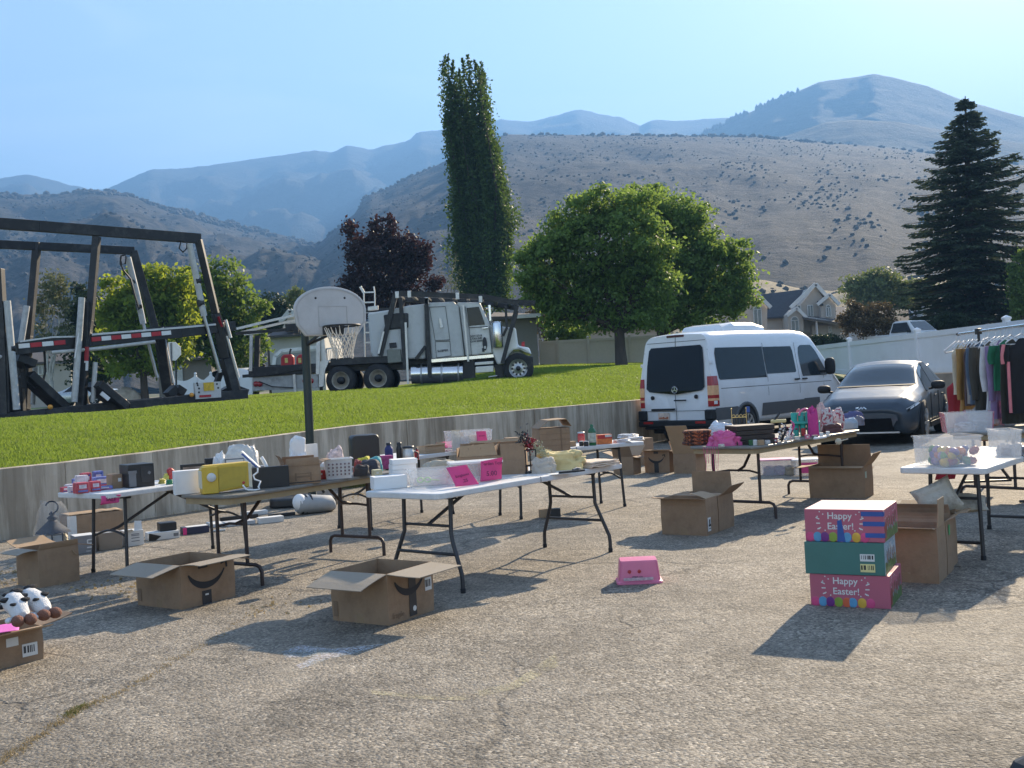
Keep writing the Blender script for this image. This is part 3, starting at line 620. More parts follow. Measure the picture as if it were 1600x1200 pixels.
# ================================================================== vehicle materials
WHITE = mat('white_paint', (.74, .75, .76), .3, var=.03, scale=2, coat=.4, dirt=((.45, .42, .37), 1.2, .25))
WHITE2 = mat('dusty_white_paint', (.70, .70, .68), .45, var=.05, scale=2, dirt=((.32, .29, .25), 1.5, .5))
GREYP = mat('pale_grey_panel', (.56, .57, .56), .5, var=.06, scale=1.5, dirt=((.25, .24, .22), 1.2, .4))
BLK = mat('black_steel', (.012, .0125, .014), .5, var=.3, scale=4, dirt=((.09, .085, .08), 3, .5))
RUB = mat('tyre_rubber', (.022, .022, .023), .85, var=.25, scale=10, dirt=((.09, .08, .07), 4, .5))
PLAS = mat('dark_plastic', (.022, .023, .025), .6, var=.15, spec=.25)
CLAD = mat('grey_cladding', (.10, .105, .11), .6, var=.1)
CHR = mat('bright_metal', (.72, .72, .72), .18, metal=1., var=.08, scale=3)
ALU = mat('dull_aluminium', (.55, .55, .54), .42, metal=.85, var=.12, scale=5)
GLS = mat('tinted_glass', (.006, .007, .008), .03, var=.05, spec=.35)
GLC = mat('windscreen_glass', (.025, .035, .042), .05, var=.1, spec=.6)
REDL = mat('red_lens', (.36, .02, .02), .2, var=.15, scale=30, coat=.5)
AMB = mat('amber_lens', (.75, .42, .22), .25, var=.1, coat=.5)
CLRL = mat('clear_lens', (.7, .72, .74), .12, var=.1, coat=.6)
RED = mat('red_plastic', (.42, .02, .025), .45, var=.15)
SEAM = mat('seam_shadow', (.05, .05, .05), .8)
SLATE = mat('slate_paint', (.04, .056, .076), .32, metal=.15, var=.06, coat=.3, spec=.45)
SILV = mat('silver_paint', (.42, .45, .47), .28, metal=.5, var=.05, coat=.5)
def wheel(parent, c, r, w, rim=ALU, spokes=5, side=-1, dish=.3, name='wheel', tyre=RUB, rr=.66):
    h = bpy.data.objects.new(name, None); COL.objects.link(h); h.parent = parent; h.location = c
    a = (0, side, 0)
    MB().lathe([(r * rr, -w * .5), (r * .9, -w * .5), (r * .985, -w * .36), (r, -w * .2), (r, w * .2), (r * .985, w * .36), (r * .9, w * .5), (r * rr, w * .5)], 28, axis=a, cap=False).build('tyre', tyre, h)
    mb = MB(); mb.lathe([(r * rr, w * .5), (r * (rr - .05), w * .46), (r * (rr - .07), w * .25), (r * .2, w * (.5 - dish)), (r * .17, w * .52), (.001, w * .54)], 28, axis=a, cap=False)
    mb.build('rim', [rim], h)
    if spokes:
        mb = MB(); A = V(a); ux = V((1, 0, 0)); uz = V((0, 0, 1))
        for k in range(spokes):
            t = 2 * math.pi * k / spokes; d = ux * math.cos(t) + uz * math.sin(t); p = A * w * .48
            mb.bar(p + d * r * .16, p + d * r * (rr - .02), r * .11, w * .12, up=A)
        mb.build('spokes', rim if spokes > 8 else ALU, h)
    return h
def loft_car(secfn, xs, name, mats, parent, **k):
    mb = MB(); S = []
    for x in xs:
        h = secfn(x); S.append([V((x if len(p) < 3 else p[2], -p[0], p[1])) for p in h] + [V((x if len(p) < 3 else p[2], p[0], p[1])) for p in h[::-1][1:-1]])
    mb.loft(S); return mb.build(name, mats, parent, **k)
# ------------------------------------------------------------------ passenger van seen from behind
def van():
    phi = R(44); rr = dep(1113, 600, 22.2); fw = V((math.cos(phi), math.sin(phi), 0)); lf = V((-fw.y, fw.x, 0))
    o = thing('passenger_van', 'white passenger van with tinted windows and rooftop air unit, rear doors facing us', 'van', (rr.x + lf.x * .98, rr.y + lf.y * .98, 0), phi)
    wz = lambda z: .985 - .035 * smooth(.7, .3, z) - .03 * smooth(1.2, 1.5, z) - .105 * max(0, (z - 1.4) / .8)
    xr = lambda z: .11 * smooth(1.1, 2.4, z) ** 1.2 + .02 * smooth(.7, .3, z)
    TOP = [(0, 2.36), (.25, 2.40), (1.2, 2.43), (3.6, 2.43), (4.1, 2.38), (4.3, 2.30), (4.75, 1.85), (5.12, 1.42), (5.35, 1.27), (5.7, 1.10), (5.86, .95), (5.9, .8)]
    def sec(x):
        zt = pro(TOP, x); zb = .36; k = 1 - .13 * smooth(5.1, 5.9, x) - .02 * smooth(.12, 0, x); sh = min(.26, (zt - zb) * .3); p = [(0, zb)]
        for z in (zb, zb + .1, .7, 1.0, 1.2, 1.4, 1.7, 2.0): z = min(z, zt - sh) if z > zb + .1 else z; p.append((wz(z) * k, z))
        z0 = zt - sh; w0 = wz(z0) * k
        for a in (15, 35, 55, 72): t = R(a); p.append((w0 - .24 * (1 - math.cos(t)), z0 + sh * .92 * math.sin(t)))
        p += [(w0 * .5, zt - .015), (0, zt)]
        f = max(0, 1 - x / .5); return [(y, z, x + xr(z) * f) for y, z in p]
    b = loft_car(sec, [0, .02, .06, .15, .3, .5, 1, 1.5, 2.2, 3, 3.6, 3.9, 4.1, 4.2, 4.3, 4.45, 4.6, 4.75, 4.95, 5.12, 5.25, 5.4, 5.55, 5.7, 5.8, 5.86, 5.9], 'body', WHITE, o)
    def side(rows, off=.006, s=-1): mb = MB(); n = len(rows); vs = []; [vs.extend([V((x0, s * (wz(z) + off), z)), V((x1, s * (wz(z) + off), z))]) for z, x0, x1 in rows]; return mb.add(vs, [(2 * i, 2 * i + 1, 2 * i + 3, 2 * i + 2) for i in range(n - 1)], 0, True)
    def rear(pts, off=.006): mb = MB(); return mb.add([V((xr(z) - off, y, z)) for y, z in pts], [tuple(range(len(pts)))[::-1]])
    for s in (-1, 1):
        side([(1.33, .30, 2.1), (1.36, .26, 2.1), (1.6, .24, 2.1), (1.9, .25, 2.1), (2.02, .30, 2.1)], s=s).build('side_window', GLS, o)
        side([(1.40, 2.12, 3.33), (1.43, 2.12, 3.37), (1.6, 2.12, 3.37), (1.9, 2.12, 3.35), (2.01, 2.12, 3.30)], s=s).build('side_window', GLS, o)
        side([(1.30, 3.62, 4.72), (1.36, 3.60, 4.74), (1.6, 3.58, 4.58), (1.85, 3.58, 4.40), (1.98, 3.62, 4.26), (2.03, 3.72, 4.18)], s=s).build('door_window', GLC, o)
        mb = MB()
        for rws in ([(.48, .05, .92), (.74, .05, .9)], [(.48, 1.82, 3.6), (.76, 1.85, 3.6)], [(.48, 3.6, 4.35), (.78, 3.6, 4.3)]):
            q = side(rws, .012, s); mb.add(q.v, q.f)
        build_each(mb, 'side_cladding', CLAD, o)
        mb = MB()
        for x in (2.13, 3.46, 4.55): q = side([(.5, x - .006, x + .006), (1.0, x - .006, x + .006), (1.3, x - .006, x + .006)] + ([(2.1, x - .006, x + .006)] if x != 4.55 else []), .003, s); mb.add(q.v, q.f)
        for z in (1.14,): q = side([(z, .3, 4.9), (z + .012, .3, 4.9)], .003, s); mb.add(q.v, q.f)
        mb.build('door_seams', SEAM, o)
        for x in (3.33, 3.66): MB().cbox((x, s * (wz(1.27) + .025), 1.24), (.2, .04, .035)).build('door_handle', PLAS, o, bevel=.012)
        tl = MB()
        for i, (za, zb2, mi) in enumerate(((.78, .9, 0), (.9, .95, 1), (.95, 1.02, 0), (1.02, 1.08, 1), (1.08, 1.22, 1), (1.22, 1.42, 0))):
            q = lambda z: [V((xr(z) - .014, s * .855, z)), V((xr(z) - .014, s * (wz(z) - .02), z)), V((xr(z) + .03, s * (wz(z) + .012), z)), V((.20, s * (wz(z) + .013), z)), V((.20, s * (wz(z) - .06), z)), V((.08, s * .85, z))]
            tl.loft([q(za), q(zb2)], mi, False)
        tl.build('tail_light', [REDL, AMB], o)
        mm = MB(); mm.ell((4.55, s * 1.17, 1.50), (.09, .12, .2), sq=.6); mm.cbox((4.5, s * 1.02, 1.38), (.07, .12, .06)); mm.build('side_mirror', PLAS, o)
        for x in (1.22, 4.9):
            MB().lathe([(.47, -.01), (.465, .022), (.40, .03), (.39, -.02)], 26, (x, s * .972, .36), axis=(0, s, 0), cap=False).build('wheel_arch', CLAD, o)
            MB().lathe([(.405, 0), (.001, .002)], 26, (x, s * .988, .36), axis=(0, s, 0)).build('wheel_well', mat('wheel_well', (.01, .01, .01), .9), o)
            wheel(o, (x, s * .895, .345), .345, .235, ALU, 8, s)
        for z in (.86, 1.72): MB().cbox((.07, s * (wz(z) + .01), z), (.1, .03, .07)).build('door_hinge', WHITE, o, bevel=.006)
    rear([(-.78, 1.20), (-.70, 1.13), (0, 1.06), (.70, 1.13), (.78, 1.20), (.76, 1.7), (.72, 2.04), (.66, 2.10), (-.66, 2.10), (-.72, 2.04), (-.76, 1.7)][::1], .008).build('rear_window', GLS, o)
    mb = MB()
    for (p, q) in (((0, .46), (0, 1.05)), ((0, 2.1), (0, 2.34)), ((-.84, .46), (-.84, 2.0)), ((.84, .46), (.84, 2.0)), ((-.84, .46), (.84, .46)), ((-.84, .70), (.84, .70)), ((-.78, 2.2), (.78, 2.2))):
        mb.bar((xr(p[1]) - .002, p[0], p[1]), (xr(q[1]) - .002, q[0], q[1]), .010, .006, up=(1, 0, 0))
    mb.build('rear_door_seams', SEAM, o)
    mb = MB(); mb.box((-.10, -.99, .36), (.16, .99, .50)); mb.box((-.10, -.99, .5), (.10, -.80, .72)); mb.box((-.10, .80, .5), (.10, .99, .72)); mb.box((-.06, -.85, .3), (.2, .85, .36)); mb.build('rear_bumper', PLAS, o, bevel=.03)
    for s in (-1, 1): MB().box((-.108, s * .70 - .13, .43), (-.09, s * .70 + .13, .48)).build('reflector', REDL, o)
    MB().box((-.03, .02, .715), (.0, .66, .76)).build('plate_light_bar', PLAS, o, bevel=.008)
    pl = MB().box((-.014, .19, .515), (-.004, .49, .665)).build('licence_plate', mat('plate', (.62, .50, .42), .5, var=.35, scale=9), o)
    mb = MB(); mb.grid(lambda u, v: V((-.0165, .21 + .26 * u, .535 + (.035 + .03 * noise.noise(V((u * 5, 1, 0)))) * v)), 12, 2); mb.build('plate_picture', mat('rust_rock', (.45, .14, .06), .6, var=.4, scale=20), pl)
    MB().bar((xr(.93) - .03, -.30, .93), (xr(.93) - .03, .02, .93), .035, .03).build('rear_door_handle', PLAS, o, bevel=.01)
    for y in (-.55, .62): MB().lathe([(.045, 0), (.045, .02), (.001, .028)], 14, (xr(1.0), y, 1.0), axis=(-1, 0, 0)).build('door_lock', PLAS, o)
    # star-in-a-ring emblem on the glass
    mb = MB(); cx, cz, r_ = xr(1.18) - .022, 1.16, .07
    mb.tube([(cx, r_ * math.cos(t * .2618), cz + r_ * math.sin(t * .2618)) for t in range(25)], .007, 6)
    for a in (90, 210, 330): mb.bar((cx, 0, cz), (cx, r_ * math.cos(R(a)), cz + r_ * math.sin(R(a))), .018, .008, up=(1, 0, 0))
    mb.build('emblem', CHR, o)
    MB().lathe([(.10, 0), (.10, .004), (.001, .005)], 24, (xr(1.16) - .006, 0, 1.16), axis=(-1, 0, 0)).build('emblem_base', GLS, o)
    mb = MB(); mb.cbox((.12, 0, 2.325), (.06, .46, .05)); mb.build('brake_light', mat('dark_red_lens', (.08, .012, .012), .3), o, bevel=.01)
    S = []
    for x, w_, h in ((1.0, .5, .02), (1.1, .56, .12), (1.5, .60, .17), (2.3, .60, .17), (2.75, .56, .10), (2.85, .5, .02)):
        S.append([V((x, -w_, 2.40)), V((x, -w_ * .96, 2.40 + h * .7)), V((x, -w_ * .85, 2.42 + h)), V((x, w_ * .85, 2.42 + h)), V((x, w_ * .96, 2.40 + h * .7)), V((x, w_, 2.40))])
    MB().loft(S, sm=False).build('roof_air_unit', WHITE, o, bevel=.02)
    mb = MB(); mb.box((.2, -.8, .2), (5.2, .8, .36)); mb.tube([(-.05, .3, .24), (.5, .3, .24)], .04); mb.build('underbody', mat('underbody', (.012, .012, .012), .9), o)
    mb = MB(); mb.add([V((x, y * (wz(z) - .1), z + .012)) for x, z, y in ((4.36, 2.26, -1), (4.36, 2.26, 1), (5.12, 1.43, 1), (5.12, 1.43, -1))], [(0, 1, 2, 3)]); mb.build('windscreen', GLC, o)
van()
# ------------------------------------------------------------------ cars by stations
def car_sec(st, x):
    c = [pro([(s[0], s[i]) for s in st], x) for i in range(1, 6)]; zb, zm, zt, wb, wt = c
    return [(0, zb), (wb * .86, zb), (wb * .97, zb + .1), (wb, lerp(zb, zm, .45)), (wb * .99, zm - .06), (wb * .955, zm), (lerp(wb * .95, wt, .35), lerp(zm, zt, .33)), (lerp(wb * .95, wt, .72), lerp(zm, zt, .70)), (wt, lerp(zm, zt, .90))] + [(wt * f, lerp(lerp(zm, zt, .90), zt, (1 - f ** 2.2))) for f in (.86, .7, .5, .28, 0)]
def car_panel(st, xa, xb, ja, jb, s, off, n=6):
    """glass following the body: xa, xb give the ends at the lower and upper edge"""
    mb = MB(); vs = []; cols = n + 1; js = [ja + (jb - ja) * i / 4 for i in range(5)]
    for i, j in enumerate(js):
        t = i / 4
        for k in range(cols):
            x = lerp(lerp(xa[0], xa[1], t), lerp(xb[0], xb[1], t), k / n); h = car_sec(st, x); a = int(min(j, len(h) - 1.001)); f = j - a
            y = lerp(h[a][0], h[a + 1][0], f); z = lerp(h[a][1], h[a + 1][1], f); vs.append(V((x, s * (y + off), z + off * .6)))
    return mb.add(vs, [(i * cols + k, i * cols + k + 1, (i + 1) * cols + k + 1, (i + 1) * cols + k) for i in range(4) for k in range(n)], 0, True)
def car(name, label, cat, loc, rz, st, paint, L2, axles, r, ww, glassx, wsx, rwx, rim=ALU, spokes=5, group=None):
    o = thing(name, label, cat, loc, rz, group)
    xs = sorted(set([s[0] for s in st] + [lerp(st[0][0], st[-1][0], i / 36) for i in range(37)]))
    loft_car(lambda x: car_sec(st, x), xs, 'body', paint, o)
    for s in (-1, 1):
        for (xa, xb) in glassx: car_panel(st, xa, xb, 5.25, 7.9, s, .006).build('side_window', GLS, o)
        for x in axles:
            yy = car_sec(st, x)[3][0]
            MB().lathe([(r * 1.14, -.03), (r * 1.14, .006), (.001, .008)], 28, (x, s * yy, r * 1.0), axis=(0, s, 0)).build('wheel_arch', mat('arch_black', (.02, .02, .021), .8), o)
            wheel(o, (x, s * (yy - ww * .5 + .02), r), r, ww, rim, spokes, s, rr=.72)
    for (xa, xb, nm) in ((wsx[0], wsx[1], 'windscreen'), (rwx[0], rwx[1], 'rear_window')):
        mb = MB(); vs = []; n = 14
        for i in range(9):
            x = lerp(xa, xb, i / 8); h = car_sec(st, x)
            for k in range(n + 1):
                j = 6.4 + (13 - 6.4) * (1 - abs(k / n * 2 - 1)); a = int(min(j, 12.999)); f = j - a; y = lerp(h[a][0], h[a + 1][0], f) * .98; z = lerp(h[a][1], h[a + 1][1], f)
                vs.append(V((x, y * (-1 if k < n / 2 else 1), z + .008)))
        mb.add(vs, [(i * (n + 1) + k, i * (n + 1) + k + 1, (i + 1) * (n + 1) + k + 1, (i + 1) * (n + 1) + k) for i in range(8) for k in range(n)], 0, True); mb.build(nm, GLC, o)
    return o
EV = [(-2.34, .42, .86, .92, .70, .6), (-2.26, .34, .98, 1.06, .82, .7), (-2.0, .22, 1.03, 1.22, .90, .64), (-1.5, .2, 1.0, 1.44, .945, .60), (-.9, .2, .96, 1.54, .945, .60), (-.2, .2, .94, 1.545, .94, .61), (.3, .2, .92, 1.40, .94, .64), (.95, .2, .89, 1.07, .94, .74), (1.5, .2, .84, .99, .93, .70), (2.0, .2, .75, .88, .89, .62), (2.2, .22, .68, .79, .80, .55), (2.3, .28, .62, .70, .68, .45), (2.345, .36, .56, .60, .58, .35)]
def ev():
    a = R(61); q = V((-math.cos(a), -math.sin(a), 0)); lf = V((-q.y, q.x, 0)); W = dep(1435, 600, 19.5); W.z = 0
    c = W - lf * .84 - q * 1.5
    o = car('crossover_car', 'dark slate crossover car parked nose towards us beside the white van', 'car', (c.x, c.y, 0), math.atan2(q.y, q.x), EV, SLATE, 2.345, (1.5, -1.4), .365, .25,
            [((.82, .42), (-.15, -.1)), ((-.2, -.15), (-1.15, -1.0)), ((-1.2, -1.05), (-1.75, -1.45))], (.98, .05), (-2.05, -1.4), spokes=10)
    for s in (-1, 1):
        hl = car_panel(EV, (1.70, 1.80), (2.26, 2.22), 4.05, 5.0, s, .012).build('headlight', PLAS, o)
        car_panel(EV, (1.86, 1.95), (2.10, 2.08), 4.3, 4.75, s, .02).build('lamp_lens', CLRL, hl); car_panel(EV, (2.12, 2.10), (2.22, 2.2), 4.35, 4.7, s, .02).build('lamp_lens', CLRL, hl)
        car_panel(EV, (1.72, 1.72), (2.26, 2.26), 4.8, 4.98, s, .022, 10).build('light_strip', ALU, hl)
        mm = MB(); mm.ell((.62, s * 1.07, 1.03), (.11, .13, .08), sq=.7); mm.bar((.64, s * .9, .96), (.62, s * 1.0, .98), .05, .04); mm.build('side_mirror', PLAS, o)
        mb = MB()
        for x in (.70, -.35): mb.bar((x, s * .945, .35), (x - .05, s * .938, .9), .008, .012)
        mb.bar((1.0, s * .952, .30), (-1.0, s * .952, .30), .02, .10); mb.build('sill_trim', PLAS, o)
        for x in (.05, -.95): MB().cbox((x, s * .95, .82), (.2, .02, .03)).build('door_handle', SLATE, o)
    mb = MB(); mb.add([V((x, y, z)) for x, y, z in ((2.365, -.46, .50), (2.365, .46, .50), (2.35, .50, .29), (2.35, -.50, .29))], [(0, 1, 2, 3)]); mb.build('lower_grille', mat('grille_black', (.010, .010, .011), .8, spec=.1), o, solid=.03)
    MB().bar((2.34, -.6, .245), (2.34, .6, .245), .05, .025).build('bumper_trim', ALU, o)
    mb = MB(); y0 = .16; z0, z1 = .675, .715                                   # badge of slanted strokes
    def st_(pts):
        for p, q_ in zip(pts, pts[1:]): mb.bar((2.325 - (p[1] - z0) * .6, -p[0] * .62 - .04, p[1]), (2.325 - (q_[1] - z0) * .6, -q_[0] * .62 - .04, q_[1]), .011, .01, up=(1, 0, 0))
    st_([(y0, z0), (y0, z1)]); st_([(y0 - .01, z0 + .022), (y0 - .07, z1)]); st_([(y0 - .02, z0 + .03), (y0 - .09, z0), (y0 - .15, z1), (y0 - .15, z0)]); st_([(y0 - .17, z0), (y0 - .22, z1), (y0 - .30, z0), (y0 - .24, z0 + .02)])
    mb.build('badge', CHR, o)
    mb = MB(); mb.add([V((.98, -.70, 1.075)), V((.98, .70, 1.075)), V((1.05, .72, 1.06)), V((1.05, -.72, 1.06))], [(0, 3, 2, 1)]); mb.build('wiper_cowl', PLAS, o, solid=.01)
    MB().cbox((-2.05, 0, 1.40), (.35, 1.1, .03), ry=.1).build('roof_spoiler', SLATE, o, bevel=.01)
    MB().prism([(-1.55, -.01, 1.46), (-1.75, -.01, 1.46), (-1.72, -.01, 1.53)], (0, .02, 0)).build('aerial_fin', PLAS, o)
    MB().cbox((.72, .2, 1.12), (.02, .25, .08), rz=.2).build('dash_paper', mat('paper', (.75, .75, .72), .7), o)
ev()
SED = [(-2.4, .35, .75, .80, .70, .5), (-2.2, .25, .9, .98, .84, .6), (-1.6, .2, .92, 1.05, .89, .62), (-.9, .2, .92, 1.38, .9, .58), (-.1, .2, .90, 1.44, .9, .58), (.3, .2, .89, 1.36, .9, .6), (1.0, .2, .87, 1.02, .89, .68), (1.8, .2, .78, .88, .86, .62), (2.3, .3, .62, .68, .68, .45), (2.4, .38, .55, .6, .58, .4)]
p = dep(128, 618, 70); car('sedan_car', 'silver sedan parked on the street behind the black trailer', 'car', (p.x, p.y, Zout(p.x, 60) + .02), R(172), SED, SILV, 2.4, (1.4, -1.35), .33, .2, [((.85, .35), (-.1, -.1)), ((-.16, -.16), (-1.15, -.85))], (1.0, .3), (-1.6, -.95), spokes=6)
SUV = [(-2.2, .4, 1.0, 1.1, .75, .6), (-2.1, .3, 1.05, 1.55, .86, .6), (-1.6, .25, 1.05, 1.72, .92, .62), (0, .25, 1.03, 1.74, .92, .62), (.35, .25, 1.02, 1.66, .92, .64), (1.0, .25, 1.0, 1.14, .91, .7), (1.9, .25, .9, 1.02, .88, .62), (2.2, .35, .75, .8, .72, .5)]
p = dep(352, 600, 62); car('suv_car', 'white suv parked behind the white utility panel of the trailer', 'car', (p.x, p.y, Zout(p.x, 60) - .05), R(160), SUV, WHITE, 2.2, (1.35, -1.3), .37, .24, [((.85, .4), (-.1, -.1)), ((-.16, -.16), (-1.2, -1.15))], (1.0, .35), (-2.1, -1.9), spokes=6)
def pickup():
    Y = 60.; p = dep(1424, 600, Y); o = thing('pickup_truck', 'white pickup truck showing above the vinyl fence', 'truck', (p.x, p.y, 2.0), R(-62))
    S = lambda x, zt, w, wt: [V((x, -w, .4)), V((x, -w, .95)), V((x, -wt, zt)), V((x, wt, zt)), V((x, w, .95)), V((x, w, .4))]
    MB().loft([S(2.7, .95, .8, .7), S(2.6, 1.05, .92, .8), S(1.4, 1.18, .95, .86), S(1.3, 1.2, .95, .86)], sm=False).build('hood', WHITE, o, bevel=.04)
    MB().loft([S(1.3, 1.15, .95, .88), S(1.25, 1.2, .95, .86), S(.62, 1.80, .95, .68), S(.45, 1.84, .95, .66), S(-.35, 1.84, .95, .66), S(-.5, 1.78, .95, .66), S(-.6, 1.1, .95, .9)], sm=False).build('cab', WHITE, o, bevel=.03)
    MB().box((-2.7, -.95, .45), (-.62, .95, 1.12)).build('cargo_bed', WHITE, o, bevel=.03)
    MB().add([V((1.23, -.78, 1.25)), V((1.23, .78, 1.25)), V((.66, .62, 1.775)), V((.66, -.62, 1.775))], [(0, 1, 2, 3)]).build('windscreen', GLC, o)
    for s in (-1, 1):
        MB().add([V((1.0, s * .925, 1.2)), V((-.45, s * .925, 1.2)), V((-.4, s * .72, 1.74)), V((.55, s * .72, 1.74))], [(0, 1, 2, 3)]).build('side_window', GLS, o)
        MB().cbox((.95, s * 1.05, 1.22), (.1, .22, .16)).build('side_mirror', PLAS, o, bevel=.02)
        for x in (1.9, -1.7): wheel(o, (x, s * .84, .38), .38, .25, ALU, 6, s)
pickup()
# ================================================================== semi tractor (laid out on the upright plane of its near side)
TY = 34.6; TN = dep(808, 600, TY); TWID = 2.4
def Q(px, py, y=0.): p = onpl(px, py, TN, 1, 0); return V((p.x, p.y + y, p.z))
def outl(pts, y=0.): return [Q(a, b, y) for a, b in pts]
def tractor():
    g = Q(700, 605); o = thing('semi_truck', 'white semi truck tractor with long sleeper, chrome fuel tank and black overhead car rack', 'truck', (g.x, g.y + TWID / 2, Zout(g.x, g.y)))
    B = V(o.location)
    def pr(name, pts, m, y0=0., y1=TWID, bevel=.03, par=None):
        return MB().prism([p - B for p in outl(pts, y0)], (0, y1 - y0, 0)).build(name, m, par or o, bevel=bevel)
    def bm(mb, pts, w=.14, h=.14, y=0.):
        for a, b in zip(pts, pts[1:]): mb.bar(Q(*a, y) - B, Q(*b, y) - B, w, h)
    pr('rear_sleeper', [(574, 489), (608, 484), (638, 477), (665, 474), (665, 561), (585, 561), (579, 552)], GREYP, .05, 2.35, .06)
    sl = pr('sleeper', [(667, 473), (709, 471), (717, 479), (726, 557), (674, 562)], GREYP, 0, TWID, .05)
    for pts in ([(671, 480), (696, 479), (703, 531), (680, 532)], [(680, 534), (703, 533), (705, 556), (682, 559)]):
        mb = MB(); bm(mb, pts + pts[:1], .012, .02, -.01); mb.build('locker_door_seam', SEAM, sl)
    pr('vent', [(685, 497), (690, 497), (693, 512), (688, 513)], ALU, -.03, .0, .01, sl)
    cab = pr('cab', [(713, 472), (750, 472), (765, 506), (771, 552), (727, 557), (718, 482)], WHITE2, .05, 2.35, .06)
    pr('door_window', [(729, 481), (748, 479), (758, 507), (733, 509)], GLS, .03, .06, .01, cab)
    mb = MB(); bm(mb, [(727, 479), (733, 512), (762, 510)], .012, .02, .03); bm(mb, [(733, 512), (737, 556)], .012, .02, .04); bm(mb, [(764, 511), (769, 552)], .012, .02, .04); mb.build('door_seam', SEAM, cab)
    MB().prism([p - B for p in outl([(751, 473), (766, 505), (765, 506.5), (750, 474)], .15)], (0, TWID - .3, 0)).build('windscreen', GLC, cab)
    hood = pr('hood', [(765, 507), (786, 510), (806, 512), (810, 540), (827, 543), (831, 554), (822, 551), (812, 546), (802, 547), (795, 554), (790, 568), (777, 570), (769, 552)], WHITE, .1, 2.3, .06)
    for k, (tx, sz, py) in enumerate((('', .1, 0),)): pass
    mb = MB(); mb.lathe([(.155, 0), (.175, .04), (.175, .78), (.155, .84), (.05, .86)], 20, Q(778, 543, -.05) - B); mb.build('air_cleaner', CHR, o)
    mb = MB(); mb.tube([Q(642, 584.5, .28) - B, Q(723, 582, .28) - B], .32, 24); mb.build('fuel_tank', CHR, o)
    mb = MB()
    for x in (658, 690, 716): mb.lathe([(.327, -.03), (.332, -.03), (.332, .03), (.327, .03)], 24, Q(x, 584.5 - (x - 642) * .031, .28) - B, axis=(1, 0, -.05))
    mb.each('tank_strap', ALU, o)
    mb = MB()
    for (a, b, c, d) in ((742, 566, 771, 571), (743, 573, 771, 583), (763, 588, 777, 590)): mb.prism([p - B for p in outl([(a, b), (c, b - 2), (c, d - 2), (a, d)], 0)], (0, .35, 0))
    mb.each('step', ALU, o, bevel=.015)
    mb = MB(); mb.prism([p - B for p in outl([(500, 566), (780, 556), (780, 572), (500, 580)], .5)], (0, 1.4, 0)); mb.prism([p - B for p in outl([(725, 560), (741, 559), (742, 590), (722, 592)], .1)], (0, .5, 0)); mb.prism([p - B for p in outl([(516, 560), (609, 556), (612, 566), (516, 571)], .02)], (0, 2.3, 0)); mb.prism([p - B for p in outl([(772, 570), (790, 569), (787, 590), (775, 592)], .2)], (0, .6, 0)); mb.build('chassis_frame', BLK, o)
    pr('front_bumper', [(822, 556), (833, 557), (833, 580), (823, 581)], BLK, .02, 2.38, .03)
    mb = MB(); bm(mb, [(674, 564), (724, 560), (771, 556)], .06, .1, .02); mb.build('skirt_trim', CHR, o)
    pr('battery_box', [(604, 546), (626, 545), (628, 566), (606, 568)], mat('olive_box', (.20, .21, .18), .5), -.02, .5)
    pr('intake_hatch', [(599, 492), (620, 489), (638, 489), (638, 512), (602, 516)], BLK, -.0, .1, .04)
    # wheels: steer axle, two drive axles, both sides
    for (x, y) in ((809.8, 575.6),):
        for s in (0, 1): wh = wheel(o, Q(x, y, .17 if s == 0 else TWID - .17) - B, .51, .3, ALU, 0, -1 if s == 0 else 1, .04, rr=.60); hm = MB(); [hm.lathe([(.035, 0), (.001, .004)], 10, V((math.cos(k * .628) * .2, -.139 if s == 0 else .139, math.sin(k * .628) * .2)), axis=(0, -1 if s == 0 else 1, 0)) for k in range(10)]; hm.lathe([(.085, 0), (.08, .05), (.001, .06)], 14, V((0, -.13 if s == 0 else .13, 0)), axis=(0, -1 if s == 0 else 1, 0)); hm.build('hand_holes', BLK, wh)['kind'] = 'stuff'
    for (x, y) in ((532, 594.5), (590.5, 591)):
        for s in (0, 1): wheel(o, Q(x, y, .3 if s == 0 else TWID - .3) - B, .50, .58, mat('dusty_steel_rim', (.50, .45, .37), .6, var=.2), 0, -1 if s == 0 else 1, .62, rr=.58)
    for x, y in ((532, 594.5), (590.5, 591)): MB().lathe([(.13, 0), (.12, .2), (.001, .22)], 16, Q(x, y, .2) - B, axis=(0, -1, 0)).build('wheel_hub', BLK, o)
    # rack above the cab
    for y in (0., TWID):
        rk = MB()
        bm(rk, [(616, 458.5), (755, 464), (810, 474)], .16, .17, y); bm(rk, [(618, 460), (594, 556)], .15, .16, y); bm(rk, [(626, 466), (633, 577)], .13, .13, y); bm(rk, [(666, 466), (672, 590)], .13, .13, y - .06 if y == 0 else y + .06)
        bm(rk, [(808, 478), (785, 568)], .13, .13, y - .05 if y == 0 else y + .05); bm(rk, [(790, 478), (792, 512), (786, 525)], .08, .08, y); bm(rk, [(665, 541), (650, 561)], .1, .1, y)
        rk.build('overhead_rack', BLK, o)
    mb = MB(); bm(mb, [(724, 477), (732, 565)], .06, .2, -.05); bm(mb, [(634, 504), (638, 600)], .07, .07, -.05); bm(mb, [(600, 518), (592, 553)], .04, .06, -.1); mb.each('silver_post', ALU, o)
    mb = MB(); bm(mb, [(755, 465), (838, 467)], .14, .1, TWID); bm(mb, [(700, 461), (838, 467)], .12, .1, TWID * .55)
    for t in range(9): a = Q(620 + t * 22, 459 + t * 1.3) - B; mb.bar(a, a + V((0, TWID, 0)), .1, .07)
    mb.each('rack_crossbar', BLK, o)
    mb = MB()
    for (x, y) in ((621, 461), (640, 460), (667, 470), (715, 463), (751, 468)): mb.cbox(Q(x, y, -.1) - B, (.12, .05, .22))
    mb.each('rack_bracket', ALU, o, bevel=.01)
